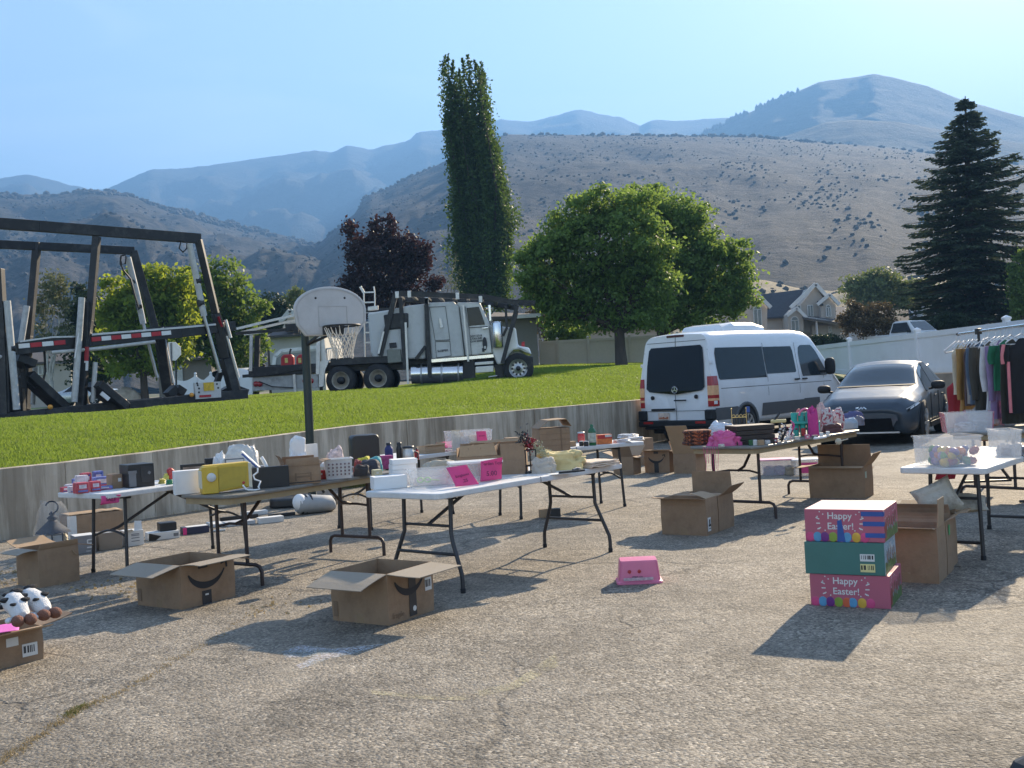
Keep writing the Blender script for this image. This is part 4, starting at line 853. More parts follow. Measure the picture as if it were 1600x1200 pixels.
    mb = MB(); mb.prism([p - B for p in outl([(763, 477), (767, 477), (768, 502), (765, 503)], -.25)], (0, .12, 0)); bm(mb, [(766, 480), (758, 482)], .03, .03, -.15); bm(mb, [(753, 513), (763, 512)], .04, .05, -.05); mb.build('side_mirror', CHR, o, bevel=.02)
    # lettering and dark emblem on the door
    M = lambda a, b: frame(Q(a, b, .035) - B, (1, 0, .055), (-.055, 0, 1))
    DK = mat('lettering_dark', (.03, .03, .035), .6)
    for t, a, b, s in (('DOT 5718', 743.5, 525, .09), ('UTAH 840', 744, 529, .085), ('GVW 80000', 745, 533, .08)): textmesh(t, s, 'lettering', DK, cab, M(a, b), .004)
    mb = MB(); c = Q(757.5, 537, .03) - B
    mb.prism([c + V((math.cos(t * .3142) * .075, 0, math.sin(t * .3142) * .22)) for t in range(20)], (0, .012, 0)); mb.cbox(c + V((-.06, 0, -.2)), (.08, .02, .12)); mb.build('door_emblem', DK, cab)
    mb = MB(); mb.cbox(c + V((0, -.006, -.12)), (.06, .01, .09)); mb.build('door_emblem_patch', WHITE2, cab)
    textmesh('SLEEPER', .1, 'lettering', DK, sl, frame(Q(692, 548, -.012) - B, (1, 0, .05), (-.05, 0, 1)), .004)
    pr('company_plate', [(608, 536), (619, 535), (620, 543), (609, 544)], DK, -.01, .02, 0)
    pr('marker_lamp', [(815, 534), (820, 533), (820, 541), (815, 541)], RED, .3, .5, .01)
    # rear loading deck
    dk = pr('loading_deck', [(388, 575), (478, 568), (500, 568), (500, 582), (388, 590)], BLK, .0, 2.4, .02)
    tp = pr('tail_panel', [(394, 590), (497, 584), (497, 606), (394, 611)], mat('grubby_white', (.42, .42, .40), .55, var=.15, dirt=((.12, .11, .1), 3, .6)), .02, .1, .01)
    for (x, y) in ((400, 600), (406, 600), (477, 595), (486, 595)): MB().lathe([(.09, 0), (.09, .03), (.001, .04)], 14, Q(x, y, .01) - B, axis=(0, -1, 0)).build('tail_lamp', REDL, tp)
    mb = MB(); bm(mb, [(498, 525), (497, 585)], .12, .12, -.02); bm(mb, [(393, 524), (392, 580)], .1, .1, 0); bm(mb, [(460, 585), (462, 612)], .09, .09, -.03); bm(mb, [(503, 528), (507, 565)], .12, .1, .1); mb.each('deck_post', ALU, o)
    mb = MB(); bm(mb, [(400, 524), (399, 582)], .16, .16, .2); bm(mb, [(494, 526), (500, 610)], .1, .1, .25); bm(mb, [(380, 588), (420, 584), (478, 574)], .12, .1, -.04); bm(mb, [(405, 596), (425, 604), (460, 606)], .03, .03, -.02)
    random.seed(4)
    for _ in range(26):
        x = random.uniform(392, 480); y = random.uniform(570, 584); bm(mb, [(x, y), (x + random.uniform(-18, 18), y + random.uniform(-4, 4))], .06, .06, random.uniform(0, 2))
    mb.each('deck_gear', BLK, o)
    pr('wheel_bracket', [(499, 565), (515, 563), (508, 580), (506, 604), (499, 605), (498, 580)], ALU, -.04, .06, .01)
    mb = MB(); bm(mb, [(507, 545), (524, 543), (525, 562), (509, 564), (507, 545)], .05, .05, .2)
    for i in range(6): bm(mb, [(509 + i * 2.6, 546), (510.5 + i * 2.6, 563)], .02, .03, .2)
    mb.build('deck_grate', WHITE2, o)
    for x0, x1 in ((437, 457), (461, 475)):
        c = thing('fuel_can', 'red fuel can with dark spout on the truck deck, ' + ('the one nearer the trailer' if x0 < 450 else 'half behind the hoop pole'), 'fuel can', Q((x0 + x1) / 2, 573, .15))
        P = V(c.location); h = [(x0, 573), (x1, 572), (x1, 557), (x1 - 4, 553), (x0 + 4, 554), (x0, 558)]
        MB().prism([p - P for p in outl(h, .15)], (0, .25, 0)).build('can_body', RED, c, bevel=.04)
        MB().tube([Q(x0 + 13, 555, .27) - P, Q(x0 + 13.5, 549, .27) - P, Q(x0 + 15, 544.5, .27) - P], .03).build('spout', BLK, c)
        MB().cbox(Q((x0 + x1) / 2 - 1, 563, .14) - P, (.1, .01, .16)).build('can_label', mat('yellow_label', (.6, .5, .15), .6, var=.3, scale=30), c)
    # bars reaching back to the trailer
    mb = MB(); bm(mb, [(362, 514), (420, 500), (470, 489)], .07, .08, .3); bm(mb, [(366, 518), (430, 503), (470, 495)], .07, .08, .8); bm(mb, [(430, 512), (442, 500), (470, 498)], .06, .07, 1.2); bm(mb, [(362, 519), (420, 512), (466, 510)], .06, .07, 1.6); mb.each('skid_rail', ALU, o)
    mb = MB(); bm(mb, [(362, 520), (440, 514), (462, 511)], .1, .1, .5); mb.cbox(Q(455, 511, .4) - B, (.5, .3, .25)); mb.cbox(Q(462, 514, .2) - B, (.15, .3, .3)); bm(mb, [(470, 486), (573, 480), (612, 478)], .1, .12, 1.5); mb.each('skid_head', BLK, o)
    pr('rack_tail', [(572, 478), (588, 476), (588, 482), (572, 484)], ALU, .4, .6, .01)
tractor()
def ladder():
    b = Q(556, 600, 2.9); zt = Q(548, 437, 2.9); o = thing('ladder', 'aluminium ladder end sticking up behind the basketball backboard', 'ladder', b); mb = MB(); B = V(b)
    for x0, x1 in ((549, 543), (567, 566)): mb.bar(Q(x0 + 2, 560, 2.9) - B, Q(x0 + (0 if x0 < 560 else .5), 445, 2.9) - B, .04, .09); mb.bar(Q(x0 + (0 if x0 < 560 else .5), 445, 2.9) - B, Q(x1, 435, 2.9) - B, .04, .09)
    mb.build('rail', ALU, o); mb = MB()
    for k in range(6): y = 445 + k * 17; mb.bar(Q(549 + k * .2, y, 2.9) - B, Q(567.5, y - .6, 2.9) - B, .05, .05)
    mb.build('rung', ALU, o)
ladder()
# ================================================================== car-carrier trailer
tn = dep(312, 600, 28.9); tl = dep(0, 600, 25.4); TD = (tn - tl); TD.z = 0; TD.normalize(); TNN = V((-TD.y, TD.x, 0))
def QT(px, py, off=0.): return onpl(px, py, tn + TNN * off, TD.x, TD.y)
def trailer():
    g = QT(200, 630, 1.2); o = thing('car_carrier_trailer', 'empty black steel car carrier trailer with raised rails and silver lift cylinders', 'trailer', (g.x, g.y, Zout(g.x, g.y))); B = V(o.location); F = 2.4
    def bm(mb, pts, w=.16, h=.16, off=0.):
        for a, b in zip(pts, pts[1:]): mb.bar(QT(*a, off) - B, QT(*b, off) - B, w, h)
    def tb(mb, pts, r, off=0.): mb.tube([QT(*a, off) - B for a in pts], r, 10)
    DB = mat('weathered_black', (.013, .0135, .015), .5, var=.3, scale=3, dirt=((.14, .13, .12), 2.5, .35))
    mb = MB(); bm(mb, [(-120, 341), (60, 353.5), (313, 373)], .14, .27); mb.build('top_rail', DB, o, bevel=.01)
    mb = MB(); bm(mb, [(-120, 372), (0, 382), (209, 392)], .14, .22, F); mb.build('top_rail', DB, o, bevel=.01)
    for pts, w, off in (([(151, 370), (140, 500), (132, 560), (126, 645)], .17, 0), ([(58, 379), (45, 525), (38, 645)], .17, F), ([(310, 375), (337, 490), (358, 570), (372, 618)], .18, 0), ([(208, 392), (240, 505), (258, 575), (270, 622)], .17, F), ([(-2, 420), (4, 530), (8, 648)], .2, 0), ([(-40, 390), (-30, 640)], .2, F)):
        mb = MB(); bm(mb, pts, w, w * 1.1, off); mb.build('post', DB, o, bevel=.01)
    # fat lower housings on the posts
    mb = MB(); bm(mb, [(134, 472), (131, 560), (126, 640)], .22, .2, .02); bm(mb, [(342, 505), (352, 560), (366, 612)], .28, .26, .02); bm(mb, [(250, 520), (264, 615)], .3, .28, F); bm(mb, [(40, 560), (36, 640)], .3, .26, F); bm(mb, [(5, 520), (9, 645)], .3, .26, .05); bm(mb, [(24, 560), (30, 645)], .3, .2, 1.6); mb.each('post_housing', DB, o, bevel=.02)
    for pts, r, off in (([(128, 465), (116, 628)], .08, -.16), ([(149, 566), (145, 628)], .06, -.1), ([(11, 470), (19, 560), (26, 640)], .085, -.16), ([(42, 478), (33, 535)], .08, F - .2), ([(55, 572), (51, 632)], .06, 1.2), ([(296, 381), (308, 440), (319, 494)], .085, -.12), ([(200, 402), (213, 455), (224, 506)], .085, F - .15), ([(80, 551), (150, 545), (242, 534)], .05, -.05), ([(-10, 558), (24, 556)], .05, -.05)):
        mb = MB(); tb(mb, pts, r, off); mb.build('lift_cylinder', mat('pale_cylinder', (.50, .50, .48), .4, var=.15, dirt=((.2, .18, .15), 3, .5)), o)
    mb = MB()
    for pts, r, off in (([(319, 494), (344, 582)], .045, -.12), ([(224, 506), (246, 590)], .045, F - .15), ([(354, 525), (372, 590)], .05, -.1), ([(253, 512), (270, 598)], .05, F - .1), ([(128, 490), (117, 560)], .03, -.2), ([(352, 500), (360, 528)], .05, -.15)): tb(mb, pts, r, off)
    mb.each('cylinder_rod', ALU, o)
    mb = MB()
    for pts, off in (([(x, y) for x, y in ((207, 441), (209, 440))], F - .15), ([(305, 440), (312, 439)], -.12), ([(310, 474), (317, 473)], -.12), ([(214, 480), (220, 479)], F - .15), ([(16, 545), (22, 545)], -.16)): tb(mb, pts, .1, off)
    mb.each('cylinder_clamp', BLK, o)
    # middle deck
    for off in (0., F):
        mb = MB(); bm(mb, [(26, 545), (70, 539), (118, 535), (142, 532), (282, 519), (342, 511)], .12, .30, off); mb.build('middle_deck', DB, o, bevel=.01)
    mb = MB(); bm(mb, [(30, 534), (80, 527), (118, 526)], .13, .04, -.02); bm(mb, [(142, 523), (282, 512), (336, 507)], .13, .05, -.02); mb.each('deck_edge', ALU, o)
    mb = MB()
    for k in range(9): a = QT(40 + k * 34, 543 - k * 3.6) - B; mb.bar(a, a + TNN * F, .3, .06)
    mb.each('deck_plate', BLK, o)
    WT = mat('white_tape', (.75, .75, .74), .4, var=.05); RT = mat('red_tape', (.42, .02, .03), .4, var=.15)
    for (a, b, xs) in (((29, 541), (103, 534.5), 4), ((143, 530.5), (268, 519.5), 8)):
        for i in range(xs):
            p, q = V((*a, 0)).lerp(V((*b, 0)), i / xs), V((*a, 0)).lerp(V((*b, 0)), (i + .94) / xs); mb = MB(); red = (i % 2 == 1) if a[0] < 100 else (i % 2 == 0)
            mb.bar(QT(p.x, p.y, -.075) - B, QT(q.x, q.y, -.075) - B, .02, .11); mb.build('reflective_tape', RT if red else WT, o)
    for (y0, y1, m) in ((542, 564, RT), (564, 579, WT)): mb = MB(); mb.bar(QT(136 - (y0 - 542) * .05, y0, -.12) - B, QT(136 - (y1 - 542) * .05, y1, -.12) - B, .1, .02); mb.build('reflective_tape', m, o)
    mb = MB(); mb.bar(QT(341, 495, -.13) - B, QT(346, 511, -.13) - B, .14, .02); mb.build('reflective_tape', RT, o)
    mb = MB(); bm(mb, [(-60, 662), (70, 648), (200, 636), (385, 616)], .2, .30, -.02); bm(mb, [(-60, 660), (385, 615)], .2, .30, F)
    for k in range(8): a = QT(10 + k * 48, 652 - k * 4.7) - B; mb.bar(a, a + TNN * F, .2, .15)
    mb.build('bottom_frame', DB, o, bevel=.015)
    for (p, q, off) in (((40, 585), (96, 637), .6), ((146, 600), (190, 636), -.02), ((20, 560), (48, 570), .5)):
        mb = MB(); mb.bar(QT(*p, off) - B, QT(*q, off) - B, .9, .2); mb.each('wheel_ramp', BLK, o, bevel=.02)
    mb = MB(); mb.bar(QT(158, 614, -.5) - B, QT(170, 624, -.5) - B, .05, .1); mb.build('ramp_patch', WT, o)
    for (x, y) in ((78, 636), (194, 627), (299, 617)): MB().lathe([(.06, 0), (.06, .04), (.001, .05)], 12, QT(x, y, -.14) - B, axis=-TNN).build('marker_lamp', mat('orange_lamp', (.75, .33, .05), .3), o)
    pn = MB().prism([QT(*a, -.16) - B for a in ((304, 598), (345, 596), (346, 621), (306, 624))], TNN * .1).build('utility_panel', mat('white_panel', (.55, .55, .53), .5, var=.08, dirt=((.25, .22, .18), 4, .4)), o, bevel=.01)
    MB().prism([QT(*a, -.18) - B for a in ((318, 598), (334, 597), (335, 610), (319, 611))], TNN * .015).build('yellow_sign', mat('yellow_sign', (.62, .40, .03), .5, var=.25, scale=12), pn)
    MB().prism([QT(*a, -.18) - B for a in ((312, 617.5), (330, 616.5), (330, 620), (312, 621))], TNN * .015).build('reflective_tape', RT, pn)
    mb = MB()
    for x, y in ((309, 602), (311, 607), (339, 600), (341, 606), (311, 613), (308, 599)): mb.lathe([(.03, 0), (.001, .01)], 8, QT(x, y, -.165) - B, axis=-TNN)
    mb.build('panel_bolt', BLK, pn)
    mb = MB(); tb(mb, [(24, 552), (34, 556), (38, 575), (44, 598), (55, 607), (66, 600), (71, 580), (70, 560), (69, 548)], .028, .3); tb(mb, [(290, 378), (283, 376), (280, 388), (286, 394), (292, 388), (292, 380)], .02, -.1); tb(mb, [(196, 398), (189, 400), (188, 412), (194, 424), (204, 436), (210, 460), (216, 480)], .025, F - .3); tb(mb, [(188, 402), (190, 413), (196, 412), (197, 400)], .02, F - .3); mb.each('hydraulic_hose', BLK, o)
    mb = MB()
    for _ in range(26):
        x = random.uniform(-5, 40); y = random.uniform(540, 640); bm(mb, [(x, y), (x + random.uniform(-14, 14), y + random.uniform(-6, 30))], random.uniform(.06, .16), random.uniform(.05, .12), random.uniform(0, 2.2))
    for x0, x1 in ((262, 286), (340, 384)):
        bm(mb, [(x0, 618), ((x0 + x1) / 2, 606), (x1, 614)], .3, .2, .4)
    bm(mb, [(345, 580), (338, 600), (336, 612)], .14, .14, .3); mb.each('chassis_gear', BLK, o)
    mb = MB(); bm(mb, [(340, 512), (366, 509)], .2, .26, .1); bm(mb, [(340, 512), (366, 509)], .2, .2, F - .1); bm(mb, [(230, 520), (285, 516)], .2, .3, F); mb.each('deck_nose', DB, o)
trailer()
# ================================================================== folding tables
def PC(name, c, **k): return mat(name, c, **k)
TWH = mat('white_table_plastic', (.66, .66, .65), .5, var=.05, scale=30, bump=.15, bscale=220, dirt=((.45, .43, .40), 4, .4))
TGR = mat('grey_table_top', (.20, .185, .16), .45, var=.12, scale=18, dirt=((.11, .10, .09), 5, .4))
TTN = mat('tan_table_edge', (.36, .27, .15), .6, var=.12, scale=6)
LEG = mat('dark_leg_steel', (.045, .045, .048), .45, var=.2, scale=10, metal=.3)
LEGB = mat('brown_leg_steel', (.05, .034, .03), .5, var=.2, scale=10, metal=.2)
def rrect(x0, y0, x1, y1, r, z, n=4):
    out = []
    for cx, cy, a0 in ((x1 - r, y1 - r, 0), (x0 + r, y1 - r, 90), (x0 + r, y0 + r, 180), (x1 - r, y0 + r, 270)):
        for i in range(n + 1): t = R(a0 + 90 * i / n); out.append(V((cx + r * math.cos(t), cy + r * math.sin(t), z)))
    return out
def table(label, loc, rot, L, W, H, kind, group=None):
    o = thing('folding_table', label, 'table', (loc.x, loc.y, 0), rot, 'folding tables of the yard sale')
    if kind in ('bent', 'plain', 'low'):
        MB().prism(rrect(0, 0, L, W, .05, H - .045), (0, 0, .045)).build('tabletop', TWH, o, bevel=.008)
        MB().box((L / 2 - .003, -.001, H - .046), (L / 2 + .003, W + .001, H + .0006)).build('fold_seam', SEAM, o)
        for x in (.3, L - .3): MB().cbox((x, W / 2, H - .06), (.05, W * .7, .03)).build('leg_mount', PLAS, o, bevel=.005)
    else:
        MB().prism(rrect(0, 0, L, W, .10, H - .028), (0, 0, .028)).build('tabletop', TGR, o, bevel=.009)
        MB().prism(rrect(.03, .03, L - .03, W - .03, .08, H - .075), (0, 0, .047)).build('apron', TTN, o)
    zt = H - (.05 if kind != 'tan' else .075); LM = LEGB if kind == 'tan' else LEG; r = .0155
    for e, x in enumerate((.28, L - .28)):
        sx = 1 if e == 0 else -1
        for y, sy in ((.14, -1), (W - .14, 1)):
            if kind == 'bent': pts = [(x, y, zt), (x - sx * .01, y, .42), (x - sx * .02, y + sy * .02, .36), (x - sx * .04, y + sy * .11, .14), (x - sx * .04, y + sy * .115, .09), (x - sx * .04, y + sy * .115, 0)]
            elif kind == 'tan': pts = [(x, y, zt), (x, y, .16)]
            else: pts = [(x, y, zt), (x - sx * .03, y + sy * .02, 0)]
            MB().tube(pts, r, 10).build('leg', LM, o)
            if kind in ('bent', 'plain', 'low'): MB().lathe([(r * 1.25, 0), (r * 1.3, .03), (r * 1.05, .035)], 10, pts[-1]).build('foot_cap', PLAS, o)
        if kind == 'bent':
            MB().tube([(x - sx * .03, .14 - .055, .27), (x - sx * .03, W - .14 + .055, .27)], r * .8).build('cross_bar', LM, o)
            MB().tube([(x, .14, .47), (x, W - .14, .47)], r * .7).build('cross_bar', LM, o)
            MB().tube([(x, W / 2, .47), (x + sx * .5, W / 2, zt)], r * .9).build('leg_brace', LM, o)
        elif kind == 'tan':
            MB().tube([(x, -.02, 0), (x, -.02, .11), (x, .0, .145), (x, .04, .16), (x, W - .04, .16), (x, W, .145), (x, W + .02, .11), (x, W + .02, 0)], r, 10).build('foot_bar', LM, o)
            MB().tube([(x, .14, .45), (x + sx * .06, W * .35, .47), (x + sx * .06, W * .65, .47), (x, W - .14, .45)], r * .7).build('cross_bar', LM, o)
            MB().tube([(x + sx * .05, W / 2, .47), (x + sx * .17, W / 2, .50), (x + sx * .28, W / 2, .60), (x + sx * .34, W / 2, zt)], r * .95).build('leg_brace', LM, o)
        elif kind == 'plain':
            MB().tube([(x, .14, .33)] + [(x, .14 + (W - .28) * i / 8, .33 + .05 * math.sin(math.pi * i / 8)) for i in range(1, 8)] + [(x, W - .14, .33)], r * .7).build('cross_bar', LM, o)
            MB().tube([(x, W / 2, .38), (x + sx * .08, W / 2, .40), (x + sx * .72, W / 2, zt)], r * .9).build('leg_brace', LM, o)
        else:
            MB().tube([(x, .14, .12), (x, W - .14, .12)], r * .8).build('cross_bar', LM, o)
            MB().tube([(x, W / 2, .45), (x + sx * .4, W / 2, zt)], r * .8).build('leg_brace', LM, o)
            MB().tube([(x, .14, .45), (x, W - .14, .45)], r * .7).build('cross_bar', LM, o)
    o['H'] = H; return o
def TP(px, py): return at(px, py, .74)
T1 = table('white folding table against the concrete wall holding red and white toy packs', at(165, 772, .74), R(55), 1.83, .74, .74, 'plain')
T2 = table('tan-edged folding table carrying the yellow record player', at(356, 775, .74), R(55.5), 2.0, .62, .74, 'tan')
T3 = table('white folding table with bent legs holding two bright pink price sheets', at(683, 772, .74), R(50.5), 2.36, .76, .74, 'bent')
T4 = table('white folding table bearing the green bottle and the cardboard divider stack', at(785, 709, .74), R(28), 1.86, .74, .74, 'plain')
T4B = table('white folding table in front of the wall holding the clear bin of picture books', at(560, 724, .74), R(52), 1.83, .74, .74, 'plain')
T5 = table('brown folding table with the teal plastic caddy and the stacked dark cases', at(1182, 698, .74), R(48.5), 2.5, .80, .74, 'tan')
T6 = table('white folding table holding the clear bins of plastic eggs', at(1540, 732, .70), R(50), 2.0, .62, .70, 'low')
p = at(1482, 676, .74)
T7 = table('dark-topped folding table under the pink-sided storage bins', V((p.x + .42, p.y - .5, 0)), R(38), 2.0, .7, .74, 'tan')
# ================================================================== cardboard boxes
KRA = mat('kraft_card', (.31, .205, .125), .8, var=.12, scale=7, bump=.35, bscale=14, dirt=((.20, .13, .08), 5, .6))
KRG = mat('kraft_card_shaded', (.29, .245, .19), .85, var=.06, scale=4, bump=.1, bscale=50)  # grey stands for shade on the flaps, put into the card colour
KRB = mat('kraft_card_pale_lit', (.37, .255, .155), .8, var=.08, scale=5, bump=.1, bscale=60)  # pale card; on sunlit flaps the sunlight is put into this colour
KRD = mat('kraft_card_dark_shade', (.22, .145, .09), .8, var=.1, scale=5, bump=.1, bscale=60)  # dark card and print; on dark flaps the shade is put into this colour
INK = mat('print_ink', (.022, .022, .026), .6, var=.2)
TAPE = mat('black_tape', (.03, .032, .036), .35, var=.2)
PAPW = mat('label_white', (.68, .68, .66), .6, var=.05)
CTAPE = mat('clear_brown_tape', (.33, .23, .14), .25, var=.08)
def quadface(mb, M, w, h, t=.001): return mb.hexa([M @ V(p) for p in [(-w / 2, -h / 2, 0), (w / 2, -h / 2, 0), (w / 2, h / 2, 0), (-w / 2, h / 2, 0), (-w / 2, -h / 2, t), (w / 2, -h / 2, t), (w / 2, h / 2, t), (-w / 2, h / 2, t)]])
def smile(o, M, s):                            # curved arrow print
    mb = MB(); n = 16; T = []
    for i in range(n + 1):
        u = i / n; a = R(205 + 130 * u); wd = .018 + .07 * math.sin(math.pi * min(1, u * 1.05)) * (.55 + .45 * (1 - u))
        T.append((V((math.cos(a) * .55, math.sin(a) * .5 + .42, 0)), wd, a))
    vs = []
    for p, wd, a in T: d = V((math.cos(a), math.sin(a), 0)); vs += [p - d * wd, p + d * wd]
    mb.add([M @ V((v.x * s, v.y * s, .0012)) for v in vs], [(2 * i, 2 * i + 1, 2 * i + 3, 2 * i + 2) for i in range(n)])
    e = T[-1][0]
    for pts in ([(.40, .36), (.58, .40), (.60, .22), (.55, .22), (.535, .335), (.41, .305)],): mb.add([M @ V((x * s, y * s, .0014)) for x, y in pts], [tuple(range(len(pts)))])
    return mb.build('printed_arrow', INK, o)
def barcode(o, M, w, h, m=None, rows=1):
    lb = quadface(MB(), M, w, h).build('barcode_label', m or PAPW, o); mb = MB(); x = -w * .4; random.seed(int(w * 9999))
    while x < w * .38:
        b = random.choice((.006, .01, .016)) * w / .12 * .8; quadface(mb, M @ Matrix.Translation((x, h * .06, .0011)), b, h * .55, .0004); x += b + random.choice((.006, .01, .014)) * w / .12 * .8
    mb.build('bar_print', INK, lb); return lb
def carton(label, near, rot, w, d, h, flaps, m=KRA, z=0., group=None, name='cardboard_box', cat='box', seam=True, t=.005, closed=False):
    o = thing(name, label, cat, (near.x, near.y, z), rot, group); mb = MB()
    if closed: mb.box((0, 0, 0), (w, d, h)); mb.build('box_body', m, o, bevel=.003)
    else:
        mb.loft([[V((0, 0, 0)), V((w, 0, 0)), V((w, d, 0)), V((0, d, 0))], [V((0, 0, h * .5)) + V((-.004, -.004, 0)), V((w + .004, -.004, h * .5)), V((w + .004, d + .004, h * .5)), V((-.004, d + .004, h * .5))], [V((0, 0, h)), V((w, 0, h)), V((w, d, h)), V((0, d, h))], [V((t, t, h)), V((w - t, t, h)), V((w - t, d - t, h)), V((t, d - t, h))], [V((t, t, t)), V((w - t, t, t)), V((w - t, d - t, t)), V((t, d - t, t))]], sm=False, cap=False)
        mb.add([(0, 0, 0), (w, 0, 0), (w, d, 0), (0, d, 0)], [(3, 2, 1, 0)]); mb.add([(t, t, t), (w - t, t, t), (w - t, d - t, t), (t, d - t, t)], [(0, 1, 2, 3)]); mb.build('box_body', m, o)
    E = {'y0': (V((0, 0, h)), V((w, 0, h)), V((0, -1, 0))), 'y1': (V((w, d, h)), V((0, d, h)), V((0, 1, 0))), 'x0': (V((0, d, h)), V((0, 0, h)), V((-1, 0, 0))), 'x1': (V((w, 0, h)), V((w, d, h)), V((1, 0, 0)))}
    for k, f in flaps.items():
        a, Ln = f[0], f[1]; p, q, n = E[k]; fm = f[2] if len(f) > 2 else m; u0, u1 = f[3] if len(f) > 3 else (0, 1); p, q = p.lerp(q, u0), p.lerp(q, u1)
        dr = n * math.sin(R(a)) + V((0, 0, math.cos(R(a)))); e = (q - p).normalized(); th = e.cross(dr).normalized() * t; g = .004; bow = random.uniform(-.012, .012)
        rows = []
        for i in range(4):
            s = i / 3; ctr = dr * (Ln * s) + th * (bow * math.sin(math.pi * s) / t)
            rows.append([p + e * (g + .006 * s) + ctr, q - e * (g + .006 * s) + ctr, q - e * (g + .006 * s) + ctr + th, p + e * (g + .006 * s) + ctr + th])
        MB().loft(rows, sm=False).build('flap', fm, o)
    if seam: MB().box((-.0015, d * .5 - .03, 0), (-.0003, d * .5 + .03, min(.09, h * .3))).build('packing_tape', CTAPE, o)
    return o
def boxfit(near, left, right, rot=None, z=0.):
    n, a, w, d = fit3(near, left, right, z); return n, (a if rot is None else R(rot)), w, d
n, a, w_, d_ = boxfit((608, 978), (510, 973), (691, 955))
A = carton('open cardboard box nearest us below the white table, smile arrow and barcode on its side', n, a, w_, d_, .325, {'x0': (104, .25, KRG), 'y0': (92, .255, KRG), 'x1': (110, .2), 'y1': (112, .2)}, group='open cardboard boxes on the asphalt')
smile(A, FX(w_ * .46, .20, -.006), .30); mb = MB(); quadface(mb, FX(w_ * .52, .165, -.0055), .075, .30); mb.build('black_tape', TAPE, A)
barcode(A, FX(w_ * .88, .19, -.0055), .07, .085); quadface(MB(), FL(d_ * .93, .08, -.0055), .035, .10).build('printed_mark', KRD, A)
textmesh('fragile', .05, 'printed_word', KRD, A, FX(w_ * .2, .05, -.005), .0003)
mb = MB(); mb.lathe([(.018, 0), (.018, .001)], 12, (w_ * .55, -.0065, .06), axis=(0, -1, 0)); mb.build('tape_logo', PAPW, A)
n, a, w_, d_ = boxfit((285, 953), (213, 946), (370, 932))
Bx = carton('open cardboard box under the tan-edged table, smile arrow over a short black tape', n, a, w_, d_, .315, {'x0': (101, .24, KRG), 'y0': (88, .20, KRG), 'x1': (108, .2), 'y1': (110, .2)}, group='open cardboard boxes on the asphalt')
smile(Bx, FX(w_ * .46, .165, -.006), .33); mb = MB(); quadface(mb, FX(w_ * .45, .05, -.0055), .085, .10); quadface(mb, FX(w_ * .40, .285, -.0055), .085, .04); mb.each('black_tape', TAPE, Bx)
mb = MB(); quadface(mb, FX(w_ * .45, .07, -.0067), .03, .012); mb.build('tape_logo', PAPW, Bx); quadface(MB(), FL(d_ * .93, .08, -.0055), .035, .09).build('printed_mark', KRD, Bx)
n, a, w_, d_ = boxfit((62, 919), (23, 915), (116, 910), 52)
Cx = carton('plain open cardboard box in front of the bagged lantern by the wall', n, a, w_ * 1.25, d_, .315, {'x0': (96, .17, KRG), 'y0': (18, .05), 'x1': (100, .15), 'y1': (75, .2, KRB)}, group='open cardboard boxes on the asphalt')
MB().tube([(w_ * 1.05, -.006, .27), (w_ * 1.12, -.007, .24), (w_ * 1.2, -.006, .225)], .006).build('torn_strip', KRB, Cx)
n = at(-52, 1058); Dx = carton('open cardboard box at the picture edge holding the spotted plush cow', n, R(50), .44, .42, .2, {'y0': (80, .17, KRB), 'x1': (80, .2, KRD), 'x0': (100, .2), 'y1': (100, .2)}, group='open cardboard boxes on the asphalt')
barcode(Dx, FX(.36, .075, -.006), .09, .075); quadface(MB(), FX(.26, .14, -.0055), .07, .05).build('shipping_label', PAPW, Dx)
n, a, w_, d_ = boxfit((1105, 837.5), (1026, 837), (1129, 832), 56)
Ex = carton('open cardboard box with a white fragile label standing before the brown table', n, a, .26, .45, .335, {'x0': (80, .09), 'y0': (-75, .16, KRB), 'x1': (100, .15), 'y1': (85, .1)}, group='open cardboard boxes on the asphalt')
quadface(MB(), FX(.05, .10, -.0055), .065, .125).build('shipping_label', PAPW, Ex); mb = MB(); mb.cbox((.055, -.0085, .12), (.02, .002, .05)); mb.cbox((.055, -.0085, .09), (.045, .002, .018)); mb.cbox((.055, -.0085, .062), (.03, .002, .008)); mb.each('label_print', INK, Ex)
n2 = n + V((math.cos(a), math.sin(a), 0)) * .285
carton('open cardboard box with one tall upright flap right behind the labelled box', n2, a, .36, .42, .33, {'x1': (-4, .20), 'y0': (52, .16), 'y1': (100, .15), 'x0': (-85, .12)}, group='open cardboard boxes on the asphalt')
n, a, w_, d_ = boxfit((1467.7, 912.6), (1420, 912.5), (1488.7, 899), 58)
G = carton('tall cardboard box with a green tag right beside the stacked gift boxes', n, a, .30, .42, .37, {'x0': (82, .09, KRB), 'y0': (4, .19, KRB, (0, .75)), 'x1': (10, .06), 'y1': (100, .1)}, group='open cardboard boxes on the asphalt')
GTG = mat('green_tag', (.06, .32, .11), .6, var=.1); quadface(MB(), FL(.33, .30, -.006), .075, .06).build('price_tag', GTG, G); textmesh('$5', .03, 'price', INK, G, FL(.33, .30, -.0075), .0003)
ux = V((math.cos(a), math.sin(a), 0)); uy = V((-ux.y, ux.x, 0))
G2 = carton('cardboard box with a cream cushion in it, between two taller boxes below the white table', n + ux * .33, a, .22, .42, .37, {'y0': (62, .05), 'x1': (-20, .1), 'y1': (60, .1)}, group='open cardboard boxes on the asphalt')
quadface(MB(), FX(.09, .3, -.006), .05, .07).build('price_tag', GTG, G2)
G3 = carton('cardboard box with long thin raised flaps behind the cushion box', n + ux * .60 + uy * .02, a, .24, .42, .36, {'y0': (70, .12, KRB), 'x1': (70, .20, KRB), 'x0': (10, .06)}, group='open cardboard boxes on the asphalt')
n, a, w_, d_ = boxfit((1352, 779), (1285, 780), (1373, 771), 56)
